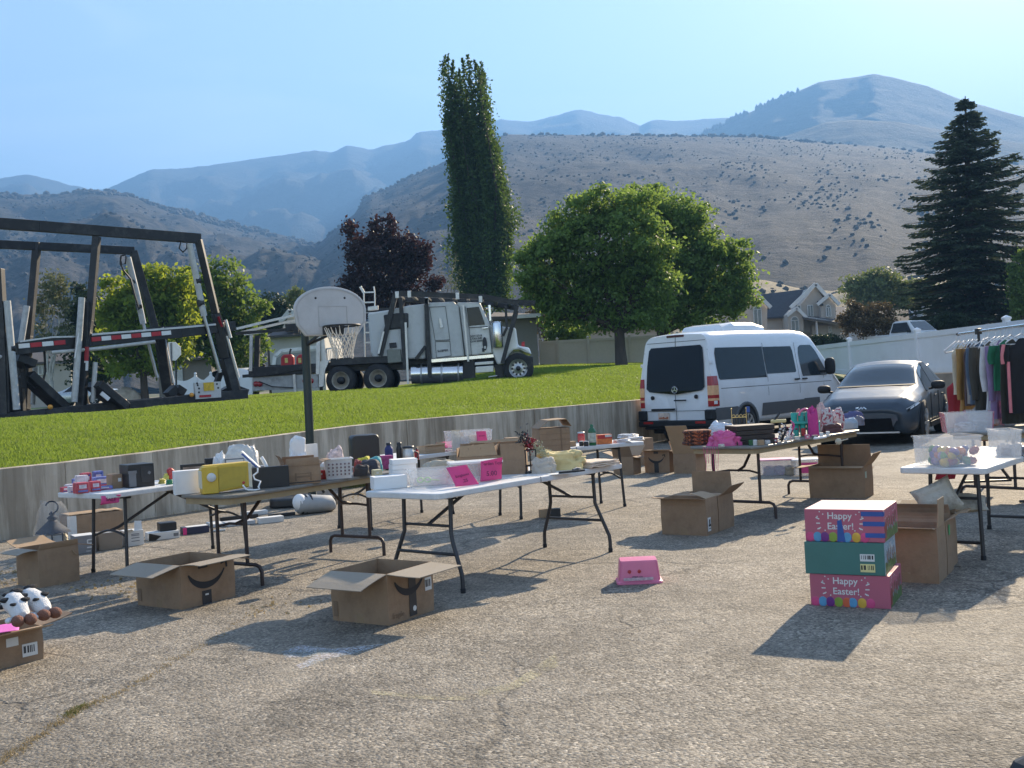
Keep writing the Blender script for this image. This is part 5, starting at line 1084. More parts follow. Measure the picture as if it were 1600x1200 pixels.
Hx = carton('large open cardboard box under the far end of the brown table', n, a, .34, .62, .36, {'x1': (-6, .22), 'y0': (38, .18), 'y1': (96, .2, KRB), 'x0': (105, .06, KRB)}, group='open cardboard boxes on the asphalt')
quadface(MB(), FX(.05, .26, -.006), .06, .07).build('shipping_label', mat('label_green', (.45, .55, .45), .6), Hx)
carton('small smile-arrow box peeking out behind the large box under the brown table', n + ux * .46 + uy * .1, a, .22, .3, .24, {'y1': (95, .2, KRB), 'x1': (80, .2, KRB)}, group='open cardboard boxes on the asphalt')
n, a, w_, d_ = boxfit((1047, 738.5), (1006, 739), (1060, 735), 56)
I1 = carton('smile-arrow cardboard box behind the white tables with flaps spread flat', n, a, .30, .42, .33, {'x0': (78, .12, KRB), 'y1': (95, .25, KRB), 'x1': (95, .1), 'y0': (95, .08, KRB)}, group='open cardboard boxes on the asphalt')
smile(I1, FL(.22, .18, -.006), .26); mb = MB(); quadface(mb, FL(.22, .07, -.0055), .075, .15); quadface(mb, FL(.22, .31, -.0055), .075, .04); mb.each('black_tape', TAPE, I1)
n, a, w_, d_ = boxfit((1088, 740), (1061, 739.5), (1119, 736), 56)
carton('open cardboard box with a tall creased flap leaning up beside the brown table', n, a, .36, .36, .30, {'x0': (30, .50, KRB), 'y1': (20, .2), 'x1': (95, .1), 'y0': (95, .1)}, group='open cardboard boxes on the asphalt')
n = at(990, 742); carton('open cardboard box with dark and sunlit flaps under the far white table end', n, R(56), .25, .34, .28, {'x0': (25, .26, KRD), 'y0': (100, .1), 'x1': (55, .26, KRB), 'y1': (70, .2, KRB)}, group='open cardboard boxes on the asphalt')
n = at(985, 736); carton('closed brown carton with a dark cord, standing under the far white table', n + V((.3, .9, 0)), R(40), .3, .5, .45, {}, closed=True, group='open cardboard boxes on the asphalt')
# gift boxes stacked
PINKB = mat('pink_print', (.46, .115, .17), .45, var=.05, scale=6, dirt=((.38, .09, .14), 3, .4)); TEALB = mat('teal_print', (.055, .17, .15), .45, var=.06, scale=6)
PINKT = mat('pink_lid', (.75, .42, .40), .45, var=.08, scale=4)
BAL = [mat('balloon_' + nme, c, .35, var=.25, scale=6) for nme, c in (('rose', (.60, .07, .20)), ('blue', (.10, .30, .50)), ('purple', (.18, .03, .22)), ('green', (.25, .35, .05)), ('orange', (.60, .12, .05)), ('yellow', (.65, .38, .05)))]
BLT = mat('blue_tape', (.03, .09, .33), .5, var=.1); GRS = mat('print_green', (.10, .17, .05), .5, var=.5, scale=30); SKYP = mat('print_sky', (.28, .38, .45), .5, var=.25, scale=14)
BUN = mat('print_brown', (.25, .13, .08), .5, var=.5, scale=25); DRT = mat('print_red', (.28, .06, .05), .5, var=.3, scale=30)
en, ea, ew, ed = boxfit((1392, 952), (1275, 948), (1418, 930)); ea = R(61.5); ew, ed = .46, .475
def gift(i, z, off, yaw, pm, label):
    ux_ = V((math.cos(ea), math.sin(ea), 0)); p = en + off
    o = carton(label, p, ea + yaw, ew, ed, .198, {}, pm, z, 'stacked gift boxes', 'gift_box', 'box', False, closed=True)
    pink = pm is PINKB
    def scene():
        mb = MB(); mb.grid(lambda u, v: V((.02 + u * (ew - .04), -.0012, .004 + (.05 + .035 * noise.noise(V((u * 4 + i * 3, 2, 0))) + .02) * v)), 24, 2); mb.build('printed_meadow', GRS, o)
        random.seed(40 + i); mb = MB(); mb2 = MB(); mb3 = MB()
        for k in range(5):
            x = .10 + .07 * k; z_ = .075 + random.uniform(-.01, .02); mb.ell((x, -.0018, z_), (.022, .0006, .03), seg=10, ring=6); mb.ell((x - .008, -.0018, z_ + .04), (.006, .0006, .024), seg=8, ring=5); mb.ell((x + .010, -.0018, z_ + .038), (.006, .0006, .022), seg=8, ring=5)
            mb3.ell((x, -.0026, z_ - .006), (.010, .0006, .014), seg=8, ring=5)
        mb.each('printed_figure', BUN, o); mb3.each('printed_patch', SKYP, o)
        if pink: mb2.box((.02, -.0022, .02), (.07, -.0014, .085)); mb2.prism([(.01, -.0022, .085), (.08, -.0022, .085), (.045, -.0022, .12)], (0, .0008, 0)); mb2.each('printed_house', DRT, o)
        mb = MB()
        for k in range(16): x, z_ = random.uniform(.03, ew - .03), random.uniform(.12, .19); mb.ell((x, -.0016, z_), (.005, .0005, .005), seg=8, ring=4)
        mb.build('printed_dots', PAPW, o).__setitem__('kind', 'stuff')
    scene()
    if pink:
        for t, zz, s, dy in (('Happy', .158, .058, .0), ('Easter!', .094, .058, -.004)): textmesh(t, s, 'lettering', PAPW, o, FL(ed * .55 + dy, zz, -.0012), .0004)
        mb = MB(); cy_, cz_ = ed * .55, .124; random.seed(3)
        for sgn in (-1, 1):
            for k in range(3): a_ = R(-25 + 25 * k); p = V((-.0012, cy_ - sgn * (.115 + .004 * k), cz_ + .026 * (k - 1) - .012)); mb.bar(p, p + V((0, -sgn * .024 * math.cos(a_), .024 * math.sin(a_))), .007, .001, up=(1, 0, 0))
            for (yy, zz) in ((.10, .045), (.12, .06), (.135, .03), (.09, -.055), (.125, -.045)): mb.ell((-.0012, cy_ - sgn * yy, cz_ + zz), (.0006, .0045, .0045), seg=8, ring=4)
        q = mb.build('printed_sparkles', PAPW, o); q['kind'] = 'stuff'
        for k, (yy, b) in enumerate(((.455, 0), (.40, 1), (.355, 2), (.305, 3), (.255, 4), (.22, 1), (.165, 5), (.115, 0))):
            if yy > ed - .03: yy = ed - .03
            MB().ell((-.0008 - .0002 * (k % 3), yy, .028), (.0012, .027, .031), seg=16, ring=8).build('printed_balloon', BAL[b], o)
        mb = MB(); mb.box((-.0015, .003, .1985), (ew * .0, ed - .003, .1985)); 
        if z > .3:
            MB().box((.002, .002, .198), (ew - .002, ed - .002, .1995)).build('lid_face', PINKT, o)
            for zz in (.175, .115, .045):
                mb = MB(); mb.box((-.0022, -.0022, zz - .016), (-.0005, .105 + zz * .15, zz + .012)); mb.box((-.0022, -.0022, zz - .013), (.03, -.0005, zz + .012)); mb.build('blue_tape', BLT, o)
            mb = MB(); mb.hexa([(-.0024, .28, .0), (-.0024, .23, .0), (-.0006, .23, .0), (-.0006, .28, .0), (-.0024, .275, .13), (-.0024, .25, .135), (-.0006, .25, .135), (-.0006, .275, .13)]); mb.build('blue_tape', BLT, o)
    else:
        MB().box((.003, -.0009, .003), (ew - .003, -.0002, .195)).build('printed_sky', SKYP, o)
        textmesh('HAPPY', .03, 'lettering', PAPW, o, FX(.25, .16, -.0016), .0003); textmesh('EASTER', .042, 'lettering', PAPW, o, FX(.26, .128, -.0016), .0003)
        barcode(o, FL(.10, .108, -.0012), .085, .044); barcode(o, FL(.10, .045, -.0012), .086, .05, mat('label_yellow', (.70, .62, .28), .6))
    return o
dx = V((math.cos(ea), math.sin(ea), 0)); dy = V((-dx.y, dx.x, 0))
gift(0, 0, V((0, 0, 0)), 0, PINKB, 'pink printed gift box with balloons, bottom of the stack of three')
gift(1, .2, dy * .02 - dx * .005, R(.8), TEALB, 'teal gift box with two barcode labels in the middle of the stack')
gift(2, .4, dy * .015 + dx * .004, R(-1.2), PINKB, 'pink printed gift box with blue tape strips on top of the stack')
# ================================================================== goods on the tables and the ground
def sp(x0, x1, by, z): p = at((x0 + x1) / 2, by, z); return p, (x1 - x0) * p.y / FPX, p.y / FPX
def pm(n, c, **k): k.setdefault('var', .1); k.setdefault('rough', .5); return mat(n, c, **k)
CARDW = pm('white_card', (.66, .65, .62), rough=.65, dirt=((.5, .48, .44), 6, .3)); FOAM = pm('white_foam', (.78, .78, .77), rough=.8, var=.04)
BLKP = pm('black_plastic', (.02, .021, .023), rough=.4); GRYP = pm('grey_plastic', (.16, .165, .175), rough=.5); NAVY = pm('navy_card', (.03, .035, .07))
PINKS = pm('neon_pink_paper', (.80, .10, .30), rough=.7, var=.05, transl=.25); PINK2 = pm('pink_plastic', (.72, .19, .32), rough=.35, var=.05)
HOT = pm('hot_pink', (.68, .04, .22)); TEAL = pm('teal_plastic', (.03, .36, .28), rough=.35); YEL = pm('mustard_plastic', (.66, .44, .05), rough=.45, dirt=((.4, .28, .06), 8, .5))
FROST = pm('frosted_plastic', (.74, .75, .76), rough=.25, var=.03, alpha=.30); FROST2 = pm('cloudy_lid', (.80, .80, .80), rough=.4, var=.03, alpha=.75)
BAGP = pm('bag_film', (.70, .71, .72), rough=.2, var=.06, alpha=.12)
CREAM = pm('cream_cloth', (.55, .50, .40), rough=.9, bump=.3, bscale=60, transl=.15); PEACH = pm('peach_cloth', (.68, .55, .43), rough=.9, bump=.3, bscale=40); LEMON = pm('lemon_cloth', (.72, .57, .27), rough=.9, bump=.4, bscale=30)
GOLD = pm('brass_wire', (.6, .45, .2), rough=.3, metal=.9); REDC = pm('red_card', (.45, .03, .03)); ORG = pm('orange_card', (.65, .18, .05), var=.3, scale=20); GRNB = pm('green_bottle_glass', (.03, .14, .06), rough=.15); BRNC = pm('dark_brown_leather', (.035, .022, .018), rough=.45)
def prop_box(label, cat, x0, x1, by, hpx, z, m, dep_=.2, yaw=0., name=None, group=None, bev=.004, extra=None, hm=None, lift=0.):
    p, w, s = sp(x0, x1, by, z); z += lift; h = hm if hm else hpx * s; cy = math.cos(yaw); w2 = max(.03, (w - dep_ * abs(math.sin(yaw))) / max(.3, cy))
    o = thing(name or cat.replace(' ', '_'), label, cat, (p.x, p.y, z), yaw - math.atan2(p.x, p.y), group)
    MB().box((-w2 / 2, 0, .0005), (w2 / 2, dep_, h)).build('box_body' if 'box' in (name or cat) else 'body', m, o, bevel=bev)
    if extra: extra(o, w2, h, dep_)
    return o
def face_label(m, fx, fz, fw, fh, nm='label'):
    def f(o, w, h, d): quadface(MB(), FX((fx - .5) * w, fz * h, -.0012), fw * w, fh * h, .001).build(nm, m, o)
    return f
def chain(*fs):
    def f(o, w, h, d): [g(o, w, h, d) for g in fs]
    return f
def face_text(t, m, fx, fz, s, y=-.0026): return lambda o, w, h, d: textmesh(t, s * h, 'lettering', m, o, FX((fx - .5) * w, fz * h, y), .0004)
def openbin(o, w, d, h, m, taper=.008, t=.004, lid=None, rim=True):
    q = lambda x, z: [V((-w / 2 - x, -x, z)), V((w / 2 + x, -x, z)), V((w / 2 + x, d + x, z)), V((-w / 2 - x, d + x, z))]
    mb = MB(); secs = [q(-taper, .001), q(0, h)] + ([q(.010, h), q(.010, h + .01), q(-.004, h + .01)] if rim else []) + [q(-t, h - .001), q(-taper - t, .006)]
    mb.loft(secs, sm=False, cap=False); mb.add(q(-taper - .001, .003), [(0, 1, 2, 3)]); mb.build('bin_shell', m, o)
    if lid: mb = MB(); mb.box((-w / 2 - .012, -.012, h + .012), (w / 2 + .012, d + .012, h + .03)); mb.build('lid', lid, o, bevel=.005)
def sheet(label, cat, corners, m, name='price_sheet', txt=None, curl=.02, group=None):     # hanging paper from four 3-D corners: tl, tr, br, bl
    tl, tr, br, bl = corners; c = (tl + tr + br + bl) / 4; nrm = (tr - tl).cross(bl - tl).normalized()
    mb = MB(); mb.grid(lambda u, v: tl.lerp(tr, u).lerp(bl.lerp(br, u), v) + nrm * curl * math.sin(v * 2.6) * (u - .5) * 2 - c, 10, 10)
    o = one(mb, name, label, cat, m, loc=c, group=group, solid=.0012)
    if txt:
        ux_ = (tr - tl).normalized(); uz_ = (tl - bl).normalized()
        for i, (t, s, fv) in enumerate(txt): textmesh(t, s, 'handwriting', pm('marker_ink', (.20, .02, .09)), o, frame(tl.lerp(tr, .5).lerp(bl.lerp(br, .5), fv) - c + (-nrm if nrm.y > 0 else nrm) * .012, ux_, uz_), .0004)
    return o
def heap(label, cat, x0, x1, by, hpx, z, m, dep_=.2, jit=.35, name=None, fr=2.2, n=1, group=None, sq=.6):
    p, w, s = sp(x0, x1, by, z); h = hpx * s; mb = MB(); sg = random.random() * 90; rd = lambda q: 1 - abs(noise.noise(q)) * 2
    def fn(u, v):
        a = 2 * math.pi * u; ph = math.pi * .5 * (1 - v) if v < 1 else 0
        d = V((math.cos(a) * math.sin(ph), math.sin(a) * math.sin(ph), math.cos(ph))); q = V([math.copysign(abs(c) ** sq, c) for c in d]); e = V((d.x, d.y, d.z * 1.4)) * fr
        k = 1 + jit * (.8 * noise.noise(e * .55 + V((sg, 0, 0))) + .42 * (rd(e * .8 + V((0, sg, 0))) - .35) + .2 * (rd(e * 2.1 + V((sg, sg, 0))) - .35))
        return V((q.x * w / 2 * k, dep_ / 2 + q.y * dep_ / 2 * k, max(.0005, q.z * h * min(1.15, k) * (1 + .35 * jit * noise.noise(V((q.x * 2.4 + sg, q.y * 2.4, 3.)))) + .004 * noise.noise(e * 3))))
    mb.grid(fn, 44, 18)
    return one(mb, name or cat.replace(' ', '_'), label, cat, m, loc=(p.x, p.y, z), rz=-math.atan2(p.x, p.y), group=group)
def fold(o, q, m, n, w, d, t, nm='folded_layer'):
    for i in range(n):
        mb = MB(); mb.ell((random.uniform(-.01, .01), d / 2, t * (i + .5)), (w / 2 * random.uniform(.92, 1.04), d / 2, t * .62), seg=22, ring=8, jit=.12, sq=.55); mb.build(nm, m, o)
Z = .7402
# ---- table by the wall
random.seed(11)
PACK = [pm('pack_red', (.50, .07, .09), var=.4, scale=28), pm('pack_blue', (.16, .18, .42), var=.5, scale=28), pm('pack_white', (.62, .55, .58), var=.3, scale=24)]
k = 0
for x0, x1, by, h, m, lb in ((96, 112, 769, 8, 0, 'small red and white toy pack at the table end'), (108, 122, 770, 10, 2, 'pale wrapped toy pack beside the small red one'), (118, 142, 771, 17, 0, 'red and blue toy pack standing in the middle of the row'), (120, 140, 765, 22, 2, 'tall pale toy pack standing behind the red and blue one'), (141, 160, 768, 16, 0, 'dark red toy pack with white window beside the blue ones'), (144, 178, 766, 6, 1, 'flat blue toy pack lying under the others'), (146, 176, 762, 17, 1, 'blue-violet toy pack stacked on the flat one'), (163, 178, 757, 12, 1, 'bluish toy pack leaning on the small carton')):
    prop_box(lb, 'toy pack', x0, x1, by, h, Z, PACK[m], .09, random.uniform(.1, .4), group='wrapped toy packs on the wall table', bev=.006, extra=chain(face_label(PACK[2], .5, .62, .6, .35), face_label(PACK[(m + 1) % 2], .5, .22, .8, .16, 'printed_band')))
prop_box('small brown carton with a white label beside the wrapped toy packs', 'box', 172, 196, 763, 22, Z, KRA, .14, .35, 'cardboard_box', extra=face_label(PAPW, .72, .6, .3, .25))
def printer(o, w, h, d):
    mb = MB(); mb.box((-w * .48, -.012, h * .05), (-w * .22, 0, h * .62)); mb.box((-w * .5, -.02, h * .62), (-w * .2, 0, h * .74)); mb.each('panel', GRYP, o); MB().cbox((w * .3, -.004, h * .6), (w * .1, .006, h * .12), ry=.6).build('scuff', GRYP, o); MB().box((-w * .02, -.006, h * .2), (w * .44, 0, h * .9)).build('door_panel', pm('black_panel', (.03, .03, .032)), o, bevel=.004)
prop_box('black cube-shaped machine at the far end of the wall table', 'machine', 196, 248, 761, 36, Z, BLKP, .26, .3, extra=printer)
for x0, x1, by, h, c, lb in ((249, 258, 756, 7, (.6, .5, .1), 'small yellow and black toy behind the white foam sheet'), (256, 264, 750, 9, (.62, .58, .12), 'yellow toy car between the machine and the foam sheet'), (262, 274, 749, 15, (.5, .05, .04), 'red plastic toy beside the white foam sheet'), (261, 271, 757, 7, (.03, .2, .08), 'dark green toy beside the foam sheet')):
    heap(lb, 'toy', x0, x1, by, h, Z, pm('toy_' + str(k), c, rough=.35), .09, .5, group='small loose toys'); k += 1
for i, (x0, x1, by, h, m, lb) in enumerate(((112, 130, 762, 14, 1, 'blue toy pack half hidden in the back row of the wall table'), (128, 146, 759, 20, 0, 'crimson toy pack rising from the back row of the wall table'), (147, 164, 756, 20, 1, 'violet toy pack in the back row against the small carton'), (100, 116, 766, 9, 2, 'flat white toy pack at the rounded table corner'))):
    prop_box(lb, 'toy pack', x0, x1, by, h, Z, PACK[m], .08, random.uniform(-.2, .5), group='wrapped toy packs on the wall table', bev=.006, extra=chain(face_label(PACK[2], .45, .6, .55, .3), face_label(PACK[(m + 1) % 2], .5, .25, .7, .2, 'printed_band'), face_label(BLT, .75, .8, .2, .12, 'blue_mark')))
sgn = [onpl(a, b, T1.location + V((.2, .2, 0)), math.cos(R(40)), math.sin(R(40))) for a, b in ((158, 775), (189, 773), (187, 785), (156, 789))]
sheet('pink paper sign hanging below the wall table edge', 'sign', sgn, PINKS, 'paper_sign', [('SALE', .04, .5)])
# ---- tan-edged table
def foam(o, w, h, d): MB().box((-w / 2 - .002, -.006, 0), (-w / 2 + .02, .0, h)).build('folded_edge', FOAM, o)
prop_box('white foam panel standing at the corner of the tan-edged table', 'foam board', 273, 318, 772, 37, Z, FOAM, .10, .12, extra=foam)
def pic(o, w, h, d): quadface(MB(), FX(0, h * .52, -.002), w * .8, h * .7).build('picture', pm('sepia_picture', (.30, .22, .17), var=.5, scale=9), o)
prop_box('dark framed picture standing behind the white foam panel', 'picture', 284, 321, 757, 32, Z, BLKP, .03, .1, 'framed_picture', extra=pic)
def player():
    p, w, s = sp(317, 394, 770, Z); o = thing('record_player', 'yellow portable record player standing on edge, white round knob', 'record player', (p.x, p.y, Z), .18 - math.atan2(p.x, p.y)); h = 46 * s
    MB().prism([(-w * .49, 0, .0), (w * .46, 0, .03), (w * .49, 0, h * .96), (w * .44, 0, h), (-w * .43, 0, h * .97), (-w * .5, 0, h * .82)], (0, .13, 0)).build('case', YEL, o, bevel=.012)
    MB().box((-w * .49, -.012, .004), (-w * .17, .002, h * .93)).build('front_plate', YEL, o, bevel=.006)
    MB().prism([(-w * .16, -.001, h * .13), (w * .38, -.001, h * .2), (w * .42, -.001, h * .84), (w * .1, -.001, h * .88), (-w * .16, -.001, h * .85)], (0, -.004, 0)).build('recess', pm('mustard_recess', (.50, .36, .05), dirt=((.3, .22, .05), 6, .5)), o)
    MB().lathe([(h * .15, 0), (h * .15, .012), (h * .13, .018), (.001, .018)], 20, (-w * .31, -.012, h * .57), axis=(0, -1, 0)).build('knob', pm('ivory_knob', (.62, .62, .60), rough=.4), o)
    MB().box((w * .44, -.006, h * .1), (w * .505, .13, h * .97)).build('end_strip', pm('ivory_strip', (.66, .62, .48)), o, bevel=.006); MB().box((-w * .51, -.006, h * .2), (-w * .485, .13, h * .8)).build('end_strip', pm('ivory_strip', (.66, .62, .48)), o, bevel=.006)
    MB().lathe([(.012, 0), (.001, .004)], 10, (w * .33, -.006, h * .3), axis=(0, -1, 0)).build('button', REDC, o)
    MB().tube([(w * .30, -.03, h * .22), (w * .34, -.05, h * .1), (w * .39, -.06, .012), (w * .52, -.07, .008), (w * .62, -.06, .01), (w * .60, -.05, h * .12), (w * .66, -.03, h * .3), (w * .55, -.02, h * .38), (w * .53, -.01, h * .52), (w * .63, .0, h * .62), (w * .64, .01, h * .75)], .007).build('cord', FOAM, o)
player()
prop_box('flat black panel standing against the cardboard box with the printed bar', 'board', 396, 453, 762, 33, Z, BLKP, .05, .15, 'black_board')
heap('white plastic storage bag with zip packed behind the yellow record player', 'bag', 352, 405, 752, 58, Z, pm('white_bag', (.66, .64, .60), rough=.35, var=.15, scale=14, bump=.3), .18, .3)
heap('small crumpled white bag beside the big storage bag', 'bag', 336, 356, 752, 42, Z, FOAM, .1, .5)
prop_box('grey storage case leaning in front of the white bag', 'case', 354, 384, 758, 42, Z, pm('slate_fabric', (.16, .18, .2), rough=.8), .05, .1, extra=face_label(PAPW, .5, .85, .9, .2))
p, w_, s_ = sp(388, 396, 764, Z); mb = MB(); mb.bar(dep(377, 706, p.y + .1) - p, dep(407, 733, p.y + .1) - p, .045, .02); o = one(mb, 'plastic_rail', 'white and blue plastic rail leaning across the yellow record player', 'rail', FOAM, p)
MB().bar(dep(378, 709, p.y + .08) - p, dep(407, 735, p.y + .08) - p, .02, .012).build('blue_strip', BLT, o)
MB().tube([dep(408, 714, p.y + .12) - p, dep(413, 722, p.y + .12) - p, dep(417, 731, p.y + .12) - p], .016).build('white_rod', FOAM, o)
pp = at(447, 758.5, Z); c2 = carton('cardboard box with a dark printed bar and open flaps on the tan-edged table', pp, -math.atan2(pp.x, pp.y) + R(8), .29, .24, .155, {'y1': (-12, .07), 'y0': (0, .062), 'x0': (25, .10, KRD), 'x1': (70, .1)}, z=Z)
mb = MB(); mb.box((.085, -.006, .055), (.205, -.005, .07)); mb.box((.075, -.0062, .03), (.09, -.005, .095)); mb.box((.20, -.0062, .03), (.215, -.005, .095)); mb.box((.09, -.006, .085), (.2, -.005, .09)); mb.each('printed_bar', KRD, c2); MB().box((.0, -.006, .012), (.29, -.0045, .02)).build('dark_edge', INK, c2)
heap('white paper bag sticking out of the printed cardboard box', 'bag', 455, 482, 752, 60, Z, FOAM, .1, .4)
def basket():
    p, w, s = sp(509, 552, 748.5, Z); o = thing('laundry_basket', 'white plastic basket with square holes, filled with printed cloth', 'basket', (p.x, p.y, Z), .1 - math.atan2(p.x, p.y)); h = 30 * s; openbin(o, w * .98, .16, h, pm('white_plastic', (.68, .67, .66), rough=.45), .012)
    mb = MB()
    for i in range(6):
        for j in range(4): mb.cbox((-w * .36 + i * w * .145, -.004 + .003 * (3 - j), h * (.24 + .18 * j)), (w * .05, .016, h * .085))
    mb.build('hole', pm('basket_hole', (.18, .12, .14), var=.6, scale=20), o)['kind'] = 'stuff'
    heap('crumpled floral cloth piled in the white basket', 'cloth', 511, 540, 746, 41, Z, pm('floral_cloth', (.62, .50, .48), rough=.9, var=.4, scale=26), .13, .4)
basket()
for x0, x1, by, h, c, lb in ((554, 578, 744, 17, (.03, .03, .035), 'black rolled bundle at the end of the tan-edged table'), (560, 594, 741, 20, (.05, .055, .07), 'dark printed roll behind the black bundle'), (556, 580, 735, 20, (.58, .50, .06), 'bright yellow folded cloth by the black suitcase'), (574, 598, 737, 21, (.10, .36, .38), 'teal folded cloth by the black suitcase'), (553, 570, 742, 21, (.22, .05, .05), 'maroon printed roll beside the white basket')):
    heap(lb, 'cloth bundle', x0, x1, by, h, Z, pm('bundle_%d' % x0, c, rough=.8, var=.3, scale=20), .12, .25, group='cloth bundles on the tan-edged table')
for x0, x1, by, h, m, dp, yw, lb in ((322, 340, 752, 36, BLKP, .05, .2, 'thin dark frame edge behind the framed picture'), (398, 420, 752, 24, pm('steel_grey', (.25, .26, .28)), .1, .3, 'grey boxy gadget behind the flat black panel'), (470, 500, 748, 54, CARDW, .03, .4, 'white printed carton flap standing inside the cardboard box'), (497, 510, 749, 14, REDC, .06, .1, 'small red carton between the printed box and the white basket'), (583, 600, 746, 12, pm('pale_yellow_box', (.6, .55, .35)), .08, .3, 'pale yellow box at the hidden end of the tan-edged table')):
    prop_box(lb, 'gadget' if 'gadget' in lb else 'box' if 'carton' in lb or 'box at' in lb else 'frame', x0, x1, by, h, Z, m, dp, yw, 'small_box', extra=face_label(PAPW, .4, .6, .3, .2))
# ---- white table behind with suitcase
def suitcase():
    p, w, s = sp(549, 598, 729, Z); o = thing('suitcase', 'black hard-shell case standing before the concrete wall', 'suitcase', (p.x, p.y, Z), R(20)); h = 50 * s
    MB().prism(rrect(-w * .5, 0, w * .42, .9 * h, h * .12, 0), (0, 0, 1)).v
    S = []
    for y, k in ((0, .94), (.03, 1), (.15, 1), (.18, .94)): S.append([V((q.x * k, y, q.y * k + h * (1 - k) * .5)) for q in rrect(-w * .46, 0, w * .46, h, h * .14, 0, 5)])
    MB().loft(S).build('shell', BLKP, o); mb = MB(); mb.tube([(w * .466, .09, h * .1), (w * .47, .09, h * .9)], .008); mb.build('edge_strip', ALU, o); MB().box((w * .3, -.012, h * .0), (w * .42, .0, h * .3)).build('tag', PAPW, o)
suitcase()
def bottle(label, x0, x1, by, hpx, m, cap, z=Z, name='bottle', neck=.35, cat='bottle', group=None, handle=False, lab=None):
    p, w, s = sp(x0, x1, by, z); h = hpx * s; r = w / 2; o = thing(name, label, cat, (p.x, p.y, z), 0, group)
    MB().lathe([(r * .92, 0), (r, .01), (r, h * .66), (r * .9, h * .74), (r * neck, h * .86), (r * neck, h * .9)], 18).build('body', m, o); MB().lathe([(r * neck * 1.2, h * .88), (r * neck * 1.2, h), (.001, h)], 14).build('cap', cap, o)
    if lab: MB().lathe([(r * 1.01, h * .15), (r * 1.01, h * .6)], 18).build('label', lab, o)
    if handle: MB().tube([(r, 0, h * .25), (r * 1.6, 0, h * .3), (r * 1.65, 0, h * .6), (r, 0, h * .66)], r * .13).build('handle', cap, o)
    return o
bottle('dark blue drinking bottle behind the purple basket', 602, 615, 722, 30, pm('blue_bottle', (.04, .05, .18)), BLKP, neck=.5); bottle('tall black bottle with looped lid beside the insulated mug', 620, 630, 724, 33, BLKP, BLKP, neck=.6)
bottle('steel and black insulated mug with handle', 630, 648, 724, 27, ALU, BLKP, neck=.85, name='mug', cat='mug', handle=True); bottle('small red bottle beside the insulated mug', 649, 655, 718, 18, REDC, BLKP, neck=.5)
prop_box('small purple plastic basket beside the rolled bundles', 'basket', 596, 617, 733, 21, Z, pm('magenta_plastic', (.32, .04, .16), var=.4, scale=30), .1, .2)
p, w_, s_ = sp(657, 696, 709, Z); c3 = carton('small open cardboard tray with a folded pink paper sign in it', p - V((w_ * .3, .0, 0)), R(35), .26, .2, .085, {'y0': (15, .02), 'x1': (20, .03)}, z=Z, m=KRB)
T_ = lambda a, b, Y: dep(a, b, Y)
sheet('folded pink paper sign lying on the cardboard tray', 'sign', [T_(681, 692, 12.6), T_(706, 689, 12.7), T_(715, 698, 12.3), T_(692, 701.5, 12.2)], PINKS, 'paper_sign')
def clearbin(label, x0, x1, by, hpx, z, dep_=.28, yaw=.2, m=FROST, lid=None, name='storage_bin', group='clear plastic storage bins'):
    p, w, s = sp(x0, x1, by, z); o = thing(name, label, 'storage bin', (p.x, p.y, z), yaw - math.atan2(p.x, p.y), group); w2 = max(.1, (w - dep_ * abs(math.sin(yaw))) / math.cos(yaw)); openbin(o, w2, dep_, hpx * s, m, lid=lid); return o, w2, hpx * s
bn, bw, bh = clearbin('clear bin with books and a pink sign on the white table before the wall', 697, 773, 704, 30, Z, .3, .12)
for i, (x, m, hh) in enumerate(((-.28, CREAM, 1.05), (-.2, KRB, .9), (-.1, pm('cover_grey', (.3, .3, .33), var=.4), .7), (0, ORG, .62), (.1, CREAM, .75), (.2, pm('cover_grey', (.3, .3, .33), var=.4), .6), (.3, FOAM, .8))):
    b_ = thing('picture_book', ['cream', 'tan', 'grey', 'orange', 'ivory', 'slate', 'white'][i] + '-covered picture book standing in the clear bin', 'book', bn.matrix_basis @ V((x * bw, .05 + .02 * (i % 2), .01)), bn.rotation_euler.z + .3, 'picture books in the clear bin'); MB().box((-.05, 0, 0), (.05, .03, bh * hh)).build('cover', m, b_); MB().box((-.046, .003, .003), (.052, .027, bh * hh - .004)).build('pages', PAPW, b_)
Yb = bn.location.y - .02; sheet('small pink price sheet taped on the book bin', 'price sheet', [T_(744, 674, Yb), T_(759, 673.5, Yb), T_(762, 691, Yb), T_(746, 692, Yb)], PINKS, txt=[('.50 each', .022, .4)], curl=.004)
# ---- far white table: divider stack, bottle, cans
prop_box('tall stack of flattened brown cartons behind the green bottle', 'carton stack', 838, 898, 705, 36, Z, KRA, .34, .25, extra=lambda o, w, h, d: [MB().box((-w / 2 - .001, -.003, h * z_), (w / 2 + .001, 0, h * z_ + .003)).build('layer_gap', KRD, o) for z_ in (.25, .5, .75)] + [MB().box((w * .2, -.006, 0), (w * .23, 0, h)).build('standing_sheet', KRD, o), MB().loft([[V((-w * .52, -.02, h * 1.0)), V((-w * .52, d, h * 1.0)), V((-w * .52, d, h * 1.02)), V((-w * .52, -.02, h * 1.02))], [V((-w * .2, -.04, h * 1.33)), V((-w * .2, d, h * 1.33)), V((-w * .2, d, h * 1.36)), V((-w * .2, -.04, h * 1.36))], [V((w * .38, -.04, h * 1.36)), V((w * .38, d, h * 1.36)), V((w * .38, d, h * 1.39)), V((w * .38, -.04, h * 1.39))], [V((w * .55, -.02, h * 1.05)), V((w * .55, d, h * 1.05)), V((w * .55, d, h * 1.08)), V((w * .55, -.02, h * 1.08))]], sm=False).build('top_sheet', KRA, o)])
prop_box('small brown carton beside the red-flowered lantern', 'box', 790, 815, 706, 22, Z, KRA, .15, .2, 'cardboard_box')
bottle('orange-topped glue bottle behind the cardboard divider box', 778, 784, 702, 12, ORG, ORG, neck=.5)
